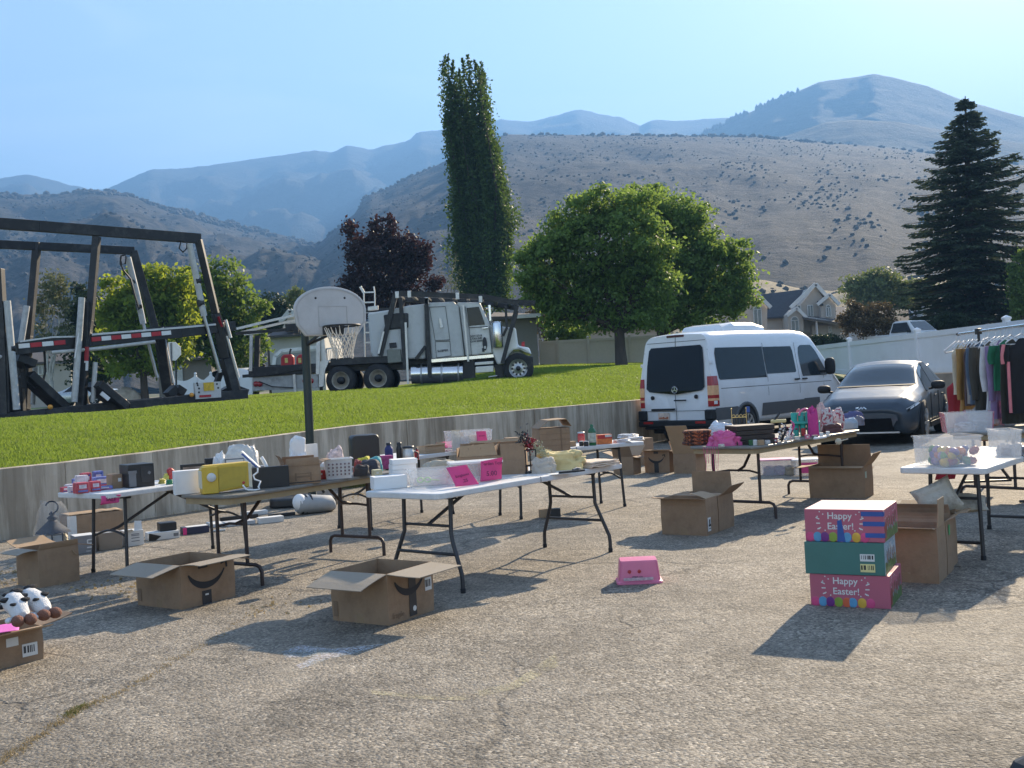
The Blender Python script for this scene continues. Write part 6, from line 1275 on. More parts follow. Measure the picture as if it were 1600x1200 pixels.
bottle('red drink can beside the green bottle', 903, 914, 691, 16, REDC, ALU, neck=.85, name='can', cat='can', lab=pm('can_label', (.5, .08, .07), var=.4, scale=40)); bottle('tall green glass bottle with a pale label', 920, 932, 696, 33, GRNB, GRNB, neck=.35, lab=pm('pale_green_label', (.42, .48, .42), var=.3, scale=30))
for i, (x0, x1) in enumerate(((905, 912), (912, 920))): bottle(('black jar in front of the red can', 'black jar beside the green bottle')[i], x0, x1, 697, 8, BLKP, PAPW, neck=.8, name='jar', cat='jar')
prop_box('red and orange printed box beside the green bottle', 'box', 932, 959, 694, 15, Z, ORG, .12, .25, 'printed_box', extra=chain(face_label(REDC, .5, .78, 1., .4, 'red_band'), face_label(PAPW, .75, .85, .45, .25, 'white_band')))
for i, (x0, x1, by, lb) in enumerate(((960, 985, 692, 'white printed leaflet at the end of the far white table'), (980, 1006, 688, 'glossy leaflet nearest the corner of the far white table'), (966, 996, 684, 'pile of pale papers behind the leaflets'))):
    heap(lb, 'paper', x0, x1, by, 5, Z, pm('leaflet', (.6, .58, .57), rough=.4, var=.3, scale=22), .16, .5, name='leaflet', group='papers on the far white table')
# ---- near white table
ZT = Z
def step(o, w, h, d):
    for i in range(4): MB().box((-w / 2 - .002, -.0025, h * (.2 + .2 * i)), (w / 2 + .002, 0, h * (.2 + .2 * i) + .003)).build('box_seam', pm('box_shadow', (.35, .35, .36)), o)
prop_box('low white foam tray at the near corner of the white table', 'foam tray', 582, 640, 764, 20, ZT, FOAM, .16, .2)
for i in range(5): prop_box('slim white box, %s of the stack on the foam tray' % ('bottom', 'second from the bottom', 'middle', 'fourth from the bottom', 'top')[i], 'box', 610 + i * .6, 655 + (2 if i == 4 else 0), 758, 9.2, ZT, FOAM, .15, .18 + .02 * (i % 2), 'white_box', group='slim white boxes stacked on the white table', bev=.002, lift=.0405 * i, hm=.040)
b1, bw1, bh1 = clearbin('shallow frosted bin with green toy glasses at the near table edge', 640, 714, 762, 27, ZT, .22, .16)
b2, bw2, bh2 = clearbin('frosted bin with a white lid tucked behind the pink price sheets', 704, 788, 753, 26, ZT, .2, .14, lid=FROST2)
g_ = thing('toy_glasses', 'lime green toy glasses inside the shallow frosted bin', 'toy glasses', b1.matrix_basis @ V((-.06, .04, .03)), -.1); GG = pm('lime_plastic', (.25, .5, .08), rough=.3)
for s in (-1, 1): MB().tube([V((s * .028 + .022 * math.cos(t * .5236), 0, .03 + .018 * math.sin(t * .5236))) for t in range(13)], .005).build('lens_ring', GG, g_)
MB().tube([(-.006, 0, .03), (.006, 0, .03)], .004).build('bridge', GG, g_); MB().tube([(.05, 0, .03), (.11, .03, .02)], .004).build('temple', GG, g_)
heap('pinkish tissue packed in the shallow frosted bin', 'tissue', 646, 702, 758, 13, ZT + .006, pm('tissue', (.62, .50, .46), rough=.9, var=.2), .12, .4)
Yp = b1.location.y - .03
sheet('pink price sheet folded at a slant over the frosted bin', 'price sheet', [T_(697, 731, Yp - .01), T_(729, 726, Yp + .03), T_(749, 756, Yp + .0), T_(712, 761, Yp - .06)], PINKS, txt=[('Sunglasses', .026, .5), ('.25', .035, .78)], curl=.012)
Yp = b2.location.y - .04
sheet('upright pink price sheet with marker writing on the bin behind', 'price sheet', [T_(751, 721, Yp), T_(785, 714.5, Yp + .06), T_(784.5, 748, Yp + .05), T_(750, 753, Yp - .02)], PINKS, txt=[('Garden Toys', .032, .2), ('5.00', .05, .68)], curl=.014)
heap('cream cloth bag lying behind the white slim boxes', 'bag', 662, 714, 742, 22, ZT, CREAM, .16, .25)
pd = at(784, 743, ZT) + V((0, .07, 0)); o = thing('cardboard_box', 'open cardboard box with dividers in the middle of the white table', 'box', pd, -.12); sD = pd.y / FPX; w_ = 110 * sD; h_ = 49 * sD
q = lambda z: [V((-w_ * .64, 0, z)), V((w_ * .34, 0, z)), V((w_ * .34, .22, z)), V((-w_ * .64, .22, z))]
t_ = .005; mb = MB(); mb.box((-w_ * .64, 0, 0), (w_ * .34, t_, h_ * .62)); mb.box((-w_ * .0, -.004, 0), (w_ * .34, 0, h_ * .98)); mb.box((-w_ * .64, .21, 0), (w_ * .34, .215, h_)); mb.box((-w_ * .64, t_, 0), (-w_ * .63, .21, h_ * .9)); mb.box((w_ * .33, t_, 0), (w_ * .34, .21, h_)); mb.box((-w_ * .63, t_, .001), (w_ * .33, .21, .006)); mb.build('box_body', KRA, o)
for x in (-.45, -.27, -.08): MB().prism([(w_ * x, t_, .01), (w_ * x, .2, .01), (w_ * x + .006, .2, h_ * .98), (w_ * x - .01, t_, h_ * .9)], (.004, 0, 0)).build('divider', KRD, o)
MB().prism([(-w_ * .6, -.006, h_ * .62), (-w_ * .05, -.006, h_ * .64), (-w_ * .1, .012, h_ * 1.02), (-w_ * .58, .012, h_ * .96)], (0, .004, 0)).build('flap', KRB, o)
MB().prism([(-w_ * .5, .2, h_), (w_ * .3, .2, h_ * 1.02), (w_ * .31, .22, h_ * 1.10), (-w_ * .48, .22, h_ * 1.06)], (0, .004, 0)).build('flap', KRB, o)
def lantern():
    p, w, s = sp(815, 837, 739, ZT); o = thing('lantern', 'black metal lantern frame decked with red and white artificial flowers', 'lantern', (p.x, p.y, ZT), .5); h = 36 * s; a = w * .42
    MB().box((-a * 1.2, -a * 1.2, 0), (a * 1.2, a * 1.2, .014)).build('base', BLKP, o, bevel=.003); mb = MB()
    for x in (-a, a):
        for y in (-a, a): mb.bar((x, y, .014), (x, y, h), .008, .008)
    mb.each('post', BLKP, o); mb = MB()
    for z_ in (.06, h): [mb.bar(p_, q_, .008, .008) for p_, q_ in (((-a, -a, z_), (a, -a, z_)), ((a, -a, z_), (a, a, z_)), ((a, a, z_), (-a, a, z_)), ((-a, a, z_), (-a, -a, z_)))]
    mb.build('rail', BLKP, o)
    C = np.array([[random.gauss(-.03, .025), random.gauss(0, .03), random.gauss(h + .09, .035)] for _ in range(170)]); npmesh('dark_leaves', leafverts(C, .035, .3), 4, pm('black_leaf', (.02, .025, .028), rough=.3), o)
    C = np.array([[random.gauss(.015, .02), random.gauss(-.02, .02), random.gauss(h + .05, .035)] for _ in range(160)]); npmesh('red_petals', leafverts(C, .022, .8), 4, pm('red_petal', (.30, .02, .03)), o)
    C = np.array([[.03 + .12 * t + random.gauss(0, .02), random.gauss(-.03, .02), h + .05 - .10 * t + random.gauss(0, .022)] for t in RNG.random(320)]); npmesh('pale_sprigs', leafverts(C, .026, .35), 4, pm('pale_sprig', (.42, .43, .30)), o)
lantern()
heap('pale net skirt with yellow layers spread on the white table', 'cloth', 836, 912, 735, 27, ZT, LEMON, .24, .35, fr=4); heap('sheer white net bunched beside the lantern', 'cloth', 832, 868, 740, 22, ZT, pm('white_net', (.66, .60, .52), rough=.9, alpha=.7, bump=.4, bscale=40), .18, .4, fr=4)
def pcloth():
    p = at(932, 729, ZT); w = 62 * p.y / FPX; mb = MB()
    for i in range(3): mb.grid(lambda u, v: V(((u - .5) * w * (1 - .05 * i), (v - .4) * .3, .014 + .016 * i + .008 * noise.noise(V((u * 4, v * 4, i)))) if u > 0 else V(((u - .5) * w * (1 - .05 * i), (v - .4) * .3, .008 + .016 * i))), 16, 8)
    return one(mb, 'folded_cloth', 'peach cloth folded flat at the far end of the white table', 'cloth', PEACH, p, R(38), solid=.012)
pcloth()
p, w_, s_ = sp(868, 918, 739, ZT); o = thing('toy_sword', 'black toy blade and grip lying on papers at the table edge', 'toy', p, R(22)); MB().prism([(-.12, -.01, .004), (.06, -.014, .004), (.13, .012, .004), (.1, .03, .004), (-.1, .012, .004)], (0, 0, .016)).build('blade', BLKP, o, bevel=.004); MB().tube([(.02, .01, .02), (.06, .03, .03), (.1, .04, .02)], .012).build('grip', GRYP, o); MB().prism([(-.2, -.02, 0), (.05, -.03, 0), (.06, .09, 0), (-.19, .1, 0)], (0, 0, .003)).build('paper', PAPW, o)
# ---- brown table
def blankets():
    p, w, s = sp(1068, 1118, 696, Z); o = thing('folded_blanket', 'stack of folded orange and black patterned blankets', 'blanket', (p.x, p.y + .02, Z), .1 - math.atan2(p.x, p.y)); m = pm('orange_black_fabric', (.42, .13, .05), rough=.9, var=.1, scale=20, dirt=((.03, .02, .02), 34, .95))
    for i in range(4): fold(o, 0, m, 1, w * (.98 - .03 * i), .26, .04); o.children[-1].location.z = .038 * i
blankets()
heap('white plastic bag on the brown table behind the pink one', 'bag', 1110, 1150, 690, 26, Z, pm('white_film', (.68, .70, .73), rough=.25, bump=.3), .16, .5, fr=3); heap('crumpled hot pink bag hanging over the edge of the brown table', 'bag', 1112, 1156, 697, 20, Z, pm('pink_film', (.66, .10, .28), rough=.3, bump=.3, var=.25), .14, .55, fr=3.5)
p = at(1110, 700, Z); mb = MB()
for i in range(7): x = -.07 + .022 * i; mb.tube([(x, .0, .01), (x + random.uniform(-.01, .01), -.03, -.03), (x + random.uniform(-.02, .02), -.03, -random.uniform(.12, .3))], .0022, 4)
one(mb, 'ribbon_strings', 'thin pink strings trailing from the brown table edge', 'string', HOT, p)
def cases():
    p, w, s = sp(1150, 1220, 695, Z)
    for i in range(4):
        o = thing('dark_case', ('bottom', 'second', 'third', 'top')[i] + ' dark brown flat case of the stack on the brown table', 'case', (p.x + .0 + .006 * (i % 2), p.y + .1, Z + .0475 * i), R(12), 'dark cases stacked on the brown table'); MB().box((-w * .46, 0, .001), (w * .46, .3, .045)).build('case_body', BRNC, o, bevel=.004); MB().box((-w * .462, -.002, .021), (w * .462, .302, .024)).build('lid_gap', BLKP, o)
        if i == 3: MB().box((-w * .46, 0, .046), (w * .46, .3, .05)).build('pale_top', pm('pale_leather', (.24, .2, .16), rough=.6, var=.3), o)  # paler sheet over the top face of the uppermost case
cases()
for i, (x0, x1, m, lb) in enumerate(((1170, 1178, GRNB, 'tiny dark green photo cube in front of the dark cases'), (1177, 1184, PAPW, 'tiny white photo cube in front of the dark cases'), (1184, 1195, KRB, 'tiny tan photo cube at the corner of the dark cases'))): prop_box(lb, 'photo cube', x0, x1, 696, 8.5, Z, m, .05, .15, group='tiny photo cubes', bev=.002)
def rack_():
    p, w, s = sp(1151, 1174, 672, Z); p.y += .25; o = thing('candle_rack', 'small brass wire rack with arches and black candle holders', 'candle rack', (p.x, p.y, Z), -.15); h = 33 * s; a = w * .5; mb = MB()
    for x in (-a, a): mb.tube([(x, 0, 0), (x, 0, h)], .006, 6); mb.ell((x, 0, h), (.012, .012, .012), seg=8, ring=6)
    for z_ in (.14, .02): mb.bar((-a, 0, h * .58 if z_ > .1 else .03), (a, 0, h * .58 if z_ > .1 else .03), .008, .01)
    mb.each('frame_bar', GOLD, o); mb = MB()
    for k in range(4): c = -a + a * (k + .5) / 2; mb.tube([V((c + a * .22 * math.cos(t * .3927), 0, h * .60 + a * .3 * math.sin(t * .3927))) for t in range(9)], .005, 6)
    mb.each('arch', GOLD, o); mb = MB()
    for k in range(3): mb.lathe([(.022, 0), (.026, h * .45), (.02, h * .5)], 12, (-a + a * (k + .6) * .66, .03, .02))
    mb.each('holder', BLKP, o); MB().box((a * 1.0, -.004, h * .8), (a * 1.5, .0, h * 1.08)).build('blue_tag', BLT, o)
rack_()
def stands():
    random.seed(5)
    for i, (x, by, lb) in enumerate(((1222, 690, 'white-trimmed jewellery tangle next to the dark cases'), (1230, 688, 'pale beaded jewellery tangle between cases and teal caddy'), (1235, 684, 'pink-handled trinket tangle beside the teal caddy'))):
        p = at(x, by, Z); o = thing('trinket_stand', lb, 'trinket', p, 0, 'trinkets beside the teal caddy'); mb = MB()
        for k in range(6): a = random.random() * 6.28; mb.tube([(0, 0, .004), (math.cos(a) * .05, math.sin(a) * .04, .05 + .02 * k), (math.cos(a + 1) * .05, math.sin(a + 1) * .04, .03 + .03 * k)], .006, 6)
        mb.build('wire', (BLKP, FOAM, HOT)[i], o); mb = MB()
        for k in range(7): mb.ell((random.gauss(0, .03), random.gauss(0, .02), .02 + .018 * k), (.016, .012, .01), seg=8, ring=6)
        mb.build('bead', (FOAM, pm('pale_lilac', (.55, .42, .5)), pm('maroon', (.2, .03, .06)))[i], o)['kind'] = 'stuff'
    p = at(1231, 690, Z); p.y += .3; o = thing('toy_hammer', 'yellow-headed toy hammer standing behind the teal caddy', 'toy', p, 0); MB().tube([(0, 0, 0), (0, 0, .19)], .012).build('handle', BLKP, o); MB().cbox((-.01, 0, .2), (.16, .04, .035)).build('head', pm('straw_yellow', (.62, .52, .25)), o, bevel=.01); MB().tube([(-.06, 0, .2), (-.02, 0, .25), (.01, 0, .29)], .012).build('claw', BLKP, o)
stands()
def caddy():
    p, w, s = sp(1240, 1282, 682, Z); o = thing('drink_caddy', 'teal plastic caddy of connected cups on the brown table', 'caddy', (p.x, p.y, Z), .1 - math.atan2(p.x, p.y)); h = 24 * s
    for i in range(4):
        x = -w * .37 + i * w * .25; MB().lathe([(w * .10, 0), (w * .125, h), (w * .11, h), (w * .09, .01)], 12, (x, .05, 0)).build('cup', TEAL, o)
        if i < 3: MB().lathe([(w * .10, h * .7), (w * .125, h * 1.55), (w * .11, h * 1.55), (w * .09, h * .72)], 12, (x - w * .02, .13, 0)).build('cup', TEAL, o)
    MB().box((-w * .5, .0, h * .82), (w * .5, .16, h * .95)).build('tray', TEAL, o, bevel=.006)
    MB().box((-w * .2, -.01, .01), (-w * .05, .0, h * .55)).build('red_sticker', REDC, o)
    ang_ = [V((w * .0 + .06 * math.cos(t * .2618), .1, h * 1.35 + .07 * math.sin(t * .2618))) for t in range(13)]; MB().tube(ang_, .012).build('handle', PINK2, o)
    heap('fuzzy hot pink plush tucked in the teal caddy', 'plush toy', 1263, 1279, 682, 46, Z, pm('pink_fuzz', (.58, .06, .26), rough=.95, bump=.6, bscale=90), .08, .3); heap('small coral toy in a cup of the teal caddy', 'toy', 1243, 1254, 676, 32, Z + .02, pm('coral', (.68, .16, .17)), .06, .3); heap('pink and white toy behind the teal caddy', 'toy', 1278, 1290, 676, 44, Z, pm('pale_pink', (.62, .42, .40), var=.4, scale=25), .09, .5)
caddy()
for i, (x, by, w_, h, c, lb) in enumerate(((1128, 699, 10, 5, (.5, .45, .4), 'tiny tan trinket at the front edge of the brown table'), (1200, 694, 9, 6, (.62, .6, .58), 'tiny white trinket right of the photo cubes'), (1212, 692, 8, 8, (.25, .03, .06), 'small maroon trinket beside the jewellery tangles'), (1246, 688, 9, 6, (.6, .58, .5), 'tiny cream trinket in front of the teal caddy'), (1262, 686, 8, 7, (.65, .2, .3), 'tiny pink trinket in front of the teal caddy'), (1274, 685, 10, 5, (.1, .1, .12), 'tiny black trinket in front of the teal caddy'))):
    prop_box(lb, 'trinket', x - w_ / 2, x + w_ / 2, by, h, Z, pm('trinket_%d' % i, c, var=.3, scale=40), .04, .2, 'small_trinket', bev=.004, extra=face_label(PAPW, .5, .5, .4, .3))
for i, (x0, x1, by, h, m, lb) in enumerate(((822, 838, 712, 10, CREAM, 'cream folded cloth behind the lantern on the far white table'), (880, 902, 698, 8, KRB, 'low tan tray in front of the carton stack'), (716, 730, 712, 9, NAVY, 'small navy box before the bin of picture books'), (760, 776, 708, 10, KRB, 'small tan box at the corner of the book bin'), (641, 656, 716, 9, REDC, 'small red box in front of the insulated mug'))):
    prop_box(lb, 'box' if 'box' in lb else 'tray' if 'tray' in lb else 'cloth', x0, x1, by, h, Z, m, .09, .25, 'small_box' if 'box' in lb else 'low_tray' if 'tray' in lb else 'folded_cloth', bev=.004)
BAGM = pm('red_white_print', (.36, .05, .08), rough=.6, var=.2, dirt=((.58, .54, .52), 26, .95))
heap('red and white printed tote bag beside the teal caddy', 'bag', 1284, 1304, 676, 36, Z, BAGM, .12, .2); heap('second red and white printed bag nearer the blue cap', 'bag', 1300, 1319, 673, 33, Z, BAGM, .12, .2); heap('dark maroon pouch in front of the printed bags', 'pouch', 1286, 1316, 676, 12, Z, pm('maroon_leather', (.10, .03, .03), rough=.5), .1, .3)
heap('blue-violet cap hanging over the end of the brown table', 'cap', 1318, 1350, 664, 19, Z, pm('violet_cloth', (.10, .11, .24), rough=.85), .14, .25); heap('pale blue cap with a seam beside the violet one', 'cap', 1318, 1339, 670, 16, Z, pm('pale_blue_cloth', (.33, .42, .50), rough=.85), .12, .2); heap('grey pouch with a white edge at the very end of the brown table', 'pouch', 1336, 1350, 665, 14, Z, pm('slate_pouch', (.16, .17, .22)), .08, .2)
for i, (x, by, lb) in enumerate(((1284, 684, 'small white price block beside the teal caddy'), (1294, 682, 'small grey price block behind the wrapped sticks'))): prop_box(lb, 'block', x - 3, x + 3, by, 8, Z, PAPW, .04, .1, 'price_block', bev=.002)
p = at(1290, 686, Z); mb = MB(); mb.tube([(-.12, 0, .012), (-.04, .02, .016), (.05, .06, .016)], .012); mb.ell((-.12, 0, .014), (.03, .02, .014)); one(mb, 'wrapped_stick', 'bundle of white wrapped sticks at the front edge of the brown table', 'sticks', FOAM, p, R(20))
p = at(1310, 690, .70); o = thing('pull_knob', 'pale knob on a stick poking out under the brown table', 'knob', p, 0); MB().ell((0, 0, 0), (.035, .03, .035)).build('knob_head', CREAM, o); MB().tube([(.02, 0, .005), (.11, .03, .02)], .006).build('stick', CREAM, o)
# ---- right-hand tables
ZR = .7002
b3, bw3, bh3 = clearbin('big clear bin of coloured plastic eggs on the white table', 1446, 1548, 730, 46, ZR, .34, .42)
b4, bw4, bh4 = clearbin('clear bin behind the egg bin with grey things at the bottom', 1556, 1606, 718, 44, ZR, .3, .3)
EG = [pm('egg_' + n_, c, rough=.3) for n_, c in (('green', (.02, .20, .03)), ('red', (.36, .015, .02)), ('blue', (.02, .04, .28)), ('yellow', (.62, .40, .01)), ('purple', (.13, .05, .26)), ('orange', (.5, .12, .01)))]
random.seed(8); eggm = []
for i in range(60):
    c = i % 6; x = random.uniform(-.26, .40) * bw3; y = random.uniform(.04, .28); z_ = .030 + (.042 if i > 30 else 0) + (.035 if i > 50 else 0) + random.uniform(0, .008)
    o = one(MB().ell((0, 0, 0), (.03, .03, .04), seg=12, ring=9), 'plastic_egg', ('green', 'red', 'blue', 'yellow', 'purple', 'orange')[c] + ' plastic egg inside the big clear bin', 'egg', EG[c], b3.matrix_basis @ V((x, y, z_)), 0, 'plastic eggs in the clear bin'); o.rotation_euler = (random.uniform(0, 3), random.uniform(0, 3), 0)
heap('grey crumpled things at the bottom of the rear clear bin', 'toys', 1562, 1598, 712, 18, ZR + .006, pm('grey_clutter', (.25, .24, .27), var=.5, scale=30), .16, .5)
PKB = pm('pink_clear_plastic', (.70, .20, .27), rough=.25, var=.06, alpha=.6); WHS = pm('white_shoes', (.62, .56, .54), var=.3, scale=25)
Z7 = .7403
def pinkbin(label, x0, x1, by, hpx, z, yaw=.15, dep_=.3):
    p, w, s = sp(x0, x1, by, z); h = hpx * s; o = thing('storage_bin', label, 'storage bin', (p.x, p.y, z), yaw - math.atan2(p.x, p.y), 'pink-sided storage bins'); openbin(o, w * .94, dep_, h, FROST, .008)
    for sx in (-1, 1): MB().prism([V((sx * (w * .47 - .012), -.006, .002)), V((sx * w * .49, -.006, h + .012)), V((sx * w * .49, dep_ + .006, h + .012)), V((sx * (w * .47 - .012), dep_ + .006, .002))], (sx * .006, 0, 0)).build('pink_end', PKB, o)
    return o
pinkbin('low clear bin with pink ends holding white shoes on the dark table', 1478, 1552, 676, 30, Z7); pinkbin('taller pink-sided bin of small figures cut by the picture edge', 1568, 1640, 664, 38, Z7)
pinkbin('second low pink-ended bin behind the first on the dark table', 1512, 1572, 664, 22, Z7, .1)
for i, (x0, x1, by, h) in enumerate(((1494, 1524, 674, 12), (1520, 1545, 671, 14))): heap(('pale shoe lying in the low pink-ended bin', 'white shoe with strap at the inner end of the low bin')[i], 'shoe', x0, x1, by, h, Z7 + .006, WHS, .14, .5)
heap('pink tissue and shoes filling the second low bin', 'shoes', 1516, 1568, 662, 14, Z7 + .006, pm('pink_fill', (.50, .22, .24), var=.4, scale=22, dirt=((.62, .56, .54), 22, .95)), .2, .6, fr=4)
heap('pile of small pink and white figures in the taller pink bin', 'toys', 1572, 1610, 660, 22, Z7 + .006, pm('pink_figures', (.42, .14, .15), var=.4, scale=20, dirt=((.65, .6, .58), 25, .9)), .2, .6, fr=5)
p = at(1470, 742, .62); mb = MB(); mb.grid(lambda u, v: V(((u - .5) * .17, .02 * math.sin(u * 9) + v * .05, -v * .07)), 14, 6); one(mb, 'red_cloth', 'red cloth hanging behind the egg table', 'cloth', pm('crimson_cloth', (.36, .03, .06), rough=.9), dep(1480, 737, 8.9), 0, solid=.006)
# ---- pillows in the boxes
def pillow(label, c, sx, sy, sz, rx, rz, m, ry=0.):
    mb = MB()
    for sgn in (1, -1): mb.grid(lambda u, v: (lambda a, b_: V((a * sx / 2 * (1 - .10 * (1 - b_ * b_)), b_ * sy / 2 * (1 - .10 * (1 - a * a)), sgn * sz * ((1 - a ** 2) * (1 - b_ ** 2)) ** .55 * (1 + .25 * noise.noise(V((u * 4, v * 4, sgn)))))))(u * 2 - 1, v * 2 - 1), 18, 18)
    o = one(mb, 'cushion', label, 'cushion', m, c, rz); o.rotation_euler = (rx, ry, rz); return o
SPOT = pm('spotted_linen', (.46, .42, .34), rough=.95, bump=.3, bscale=60, dirt=((.10, .08, .07), 7, .7))
pillow('cream spotted cushion standing up in the middle cardboard box', dep(1464, 779, 7.75), .30, .26, .075, R(66), R(-14), SPOT, R(-24))
pillow('second cream cushion lying flat in the rear cardboard box', dep(1507, 786, 7.95), .32, .30, .06, R(14), R(-20), SPOT)
# ---- things on the asphalt
def stool():
    p = at(1000, 912.5); s = p.y / FPX; o = thing('step_stool', 'pink plastic step stool turned upside down alone on the asphalt', 'step stool', p, R(-3)); w, d, h = 70 * s, .21, 36 * s
    q = lambda k, z: [V((x * k, y * k + d * .5, z)) for x, y in [(v.x, v.y) for v in rrect(-w * .47, -d * .5, w * .47, d * .5, .03, 0, 4)]]
    MB().loft([q(1.1, 0), q(1.1, .014), q(1.0, .02), q(.90, h * .94), q(.87, h)], sm=False).build('stool_body', PINK2, o, bevel=.004)
    MB().box((-w * .36, -.026, .03), (w * .30, -.018, .05)).build('sticker', pm('pale_sticker', (.55, .40, .44), var=.4, scale=40), o)
    mb = MB()
    for x in (-.22, .0): mb.lathe([(.013, 0), (.001, .003)], 12, (w * x, -.002, h * .55), axis=(0, -1, .1))
    mb.each('red_dot', REDC, o); textmesh('step up', .026, 'lettering', pm('dark_print', (.12, .1, .12)), o, FX(-w * .05, .055, -.02), .002)
stool()
prop_box('small tan wooden block under the near white table', 'block', 843, 858, 809, 13, 0, KRB, .07, .2, 'wooden_block'); prop_box('small dark box beside the tan block under the white table', 'box', 857, 877, 809, 14, 0, BLKP, .08, .1, 'dark_box')
prop_box('long low brown carton with torn lid under the wall table', 'box', 104, 198, 838, 36, 0, KRA, .3, .3, 'cardboard_box', extra=lambda o, w, h, d: (MB().grid(lambda u, v: V(((u - .5) * w * .98, d * v, h + .012 + .02 * noise.noise(V((u * 5, v * 2, 1))))), 14, 3).build('torn_lid', KRB, o, solid=.004), MB().box((-w * .5, -.004, 0), (-w * .34, -.0005, h)).build('white_end', CARDW, o)))
def logo5(o, w, h, d):
    mb = MB(); 
    for a, b in (((.1, .75), (.34, .75)), ((.1, .75), (.1, .55)), ((.1, .55), (.34, .55)), ((.34, .55), (.34, .33)), ((.34, .33), (.06, .33))): mb.bar((a[0] * w, -.002, a[1] * h), (b[0] * w, -.002, b[1] * h), .012, .002, up=(0, 1, 0))
    mb.build('printed_logo', PAPW, o)
prop_box('grey box with a white maze-like logo beside the table leg', 'box', 116, 153, 865, 28, 0, pm('grey_card', (.22, .22, .23)), .22, .2, 'grey_box', extra=chain(logo5, lambda o, w, h, d: MB().box((-w / 2 + .003, .003, h), (w / 2 - .003, d - .003, h + .003)).build('white_lid', CARDW, o), face_text('nest', PAPW, .62, .14, .14)))
prop_box('weathered brown-grey box between the grey box and the white one', 'box', 153, 194, 859, 27, 0, pm('grey_kraft', (.26, .21, .16), dirt=((.15, .12, .1), 4, .5)), .2, .22, 'brown_box', extra=lambda o, w, h, d: MB().box((-w * .3, .01, h), (w * .2, d * .6, h + .004)).build('paper_top', CARDW, o))
def wflap(o, w, h, d): MB().prism([(w * .02, .02, h), (w * .46, .02, h), (w * .48, .05, h * 1.55), (w * .1, .05, h * 1.6)], (0, .005, 0)).build('flap', CARDW, o); MB().prism([(-w * .5, 0, h), (-w * .05, 0, h), (-w * .2, -.05, h * 1.12), (-w * .55, -.05, h * 1.1)], (0, .004, .004)).build('flap', CARDW, o); [MB().box((-w * .2, -.002, h * z_), (w * .25, -.0005, h * z_ + .008)).build('print_line', GRYP, o) for z_ in (.3, .5, .66, .75)]
prop_box('white box with raised flaps on the asphalt by the wall', 'box', 194, 229, 853, 24, 0, CARDW, .2, .28, 'white_box', extra=wflap)
def tray(o, w, h, d): MB().box((-w * .1, .04, h), (w * .45, d, h * 2.1)).build('black_insert', BLKP, o, bevel=.01); MB().prism([(-w * .5, 0, 0), (-w * .28, 0, 0), (-w * .1, -.006, h * .5), (-w * .48, -.006, h)], (0, .004, 0)).build('black_flap', BLKP, o); MB().box((w * .3, -.003, h * .3), (w * .46, -.001, h * .7)).build('print', GRYP, o)
prop_box('flat white box spilling a black tray beside the wall', 'box', 231, 283, 843, 12, 0, CARDW, .2, .2, 'flat_box', extra=tray)
prop_box('dark navy flat game box with a pink end on the asphalt', 'box', 285, 329, 834, 11, 0, NAVY, .16, .2, 'game_box', extra=lambda o, w, h, d: (MB().box((-w * .5, -.002, 0), (-w * .36, -.0005, h)).build('pink_end', HOT, o), MB().box((-w * .34, .01, h), (w * .46, d - .02, h + .003)).build('pale_print', CARDW, o)))
p = at(342, 829, .012); one(MB().tube([(-.07, 0, 0), (.07, .02, 0)], .012), 'paper_tube', 'short white tube beside the navy game box', 'tube', CARDW, p, .1)
for i, (x0, x1, by, h, m, d_, yw, lb) in enumerate(((328, 360, 823, 5, CARDW, .3, .3, 'flat white packet on the asphalt nearest the table legs'), (352, 404, 821, 6, pm('pale_grey_card', (.48, .48, .48)), .25, .3, 'pale grey flat packet behind the table legs'), (345, 404, 812, 6, BLKP, .06, .25, 'long black bar lying across the packets'), (404, 446, 817, 9, CARDW, .14, .25, 'white flat box with a sunlit end on the asphalt'), (420, 462, 807, 5, BLKP, .05, .2, 'thin black rod lying near the hoop base'), (378, 420, 805, 6, CARDW, .12, .2, 'white strip of packing by the wall behind the table'))): prop_box(lb, 'packet', x0, x1, by, h, 0, m, d_, yw, 'flat_packet', bev=.003, group='flat packets on the asphalt')
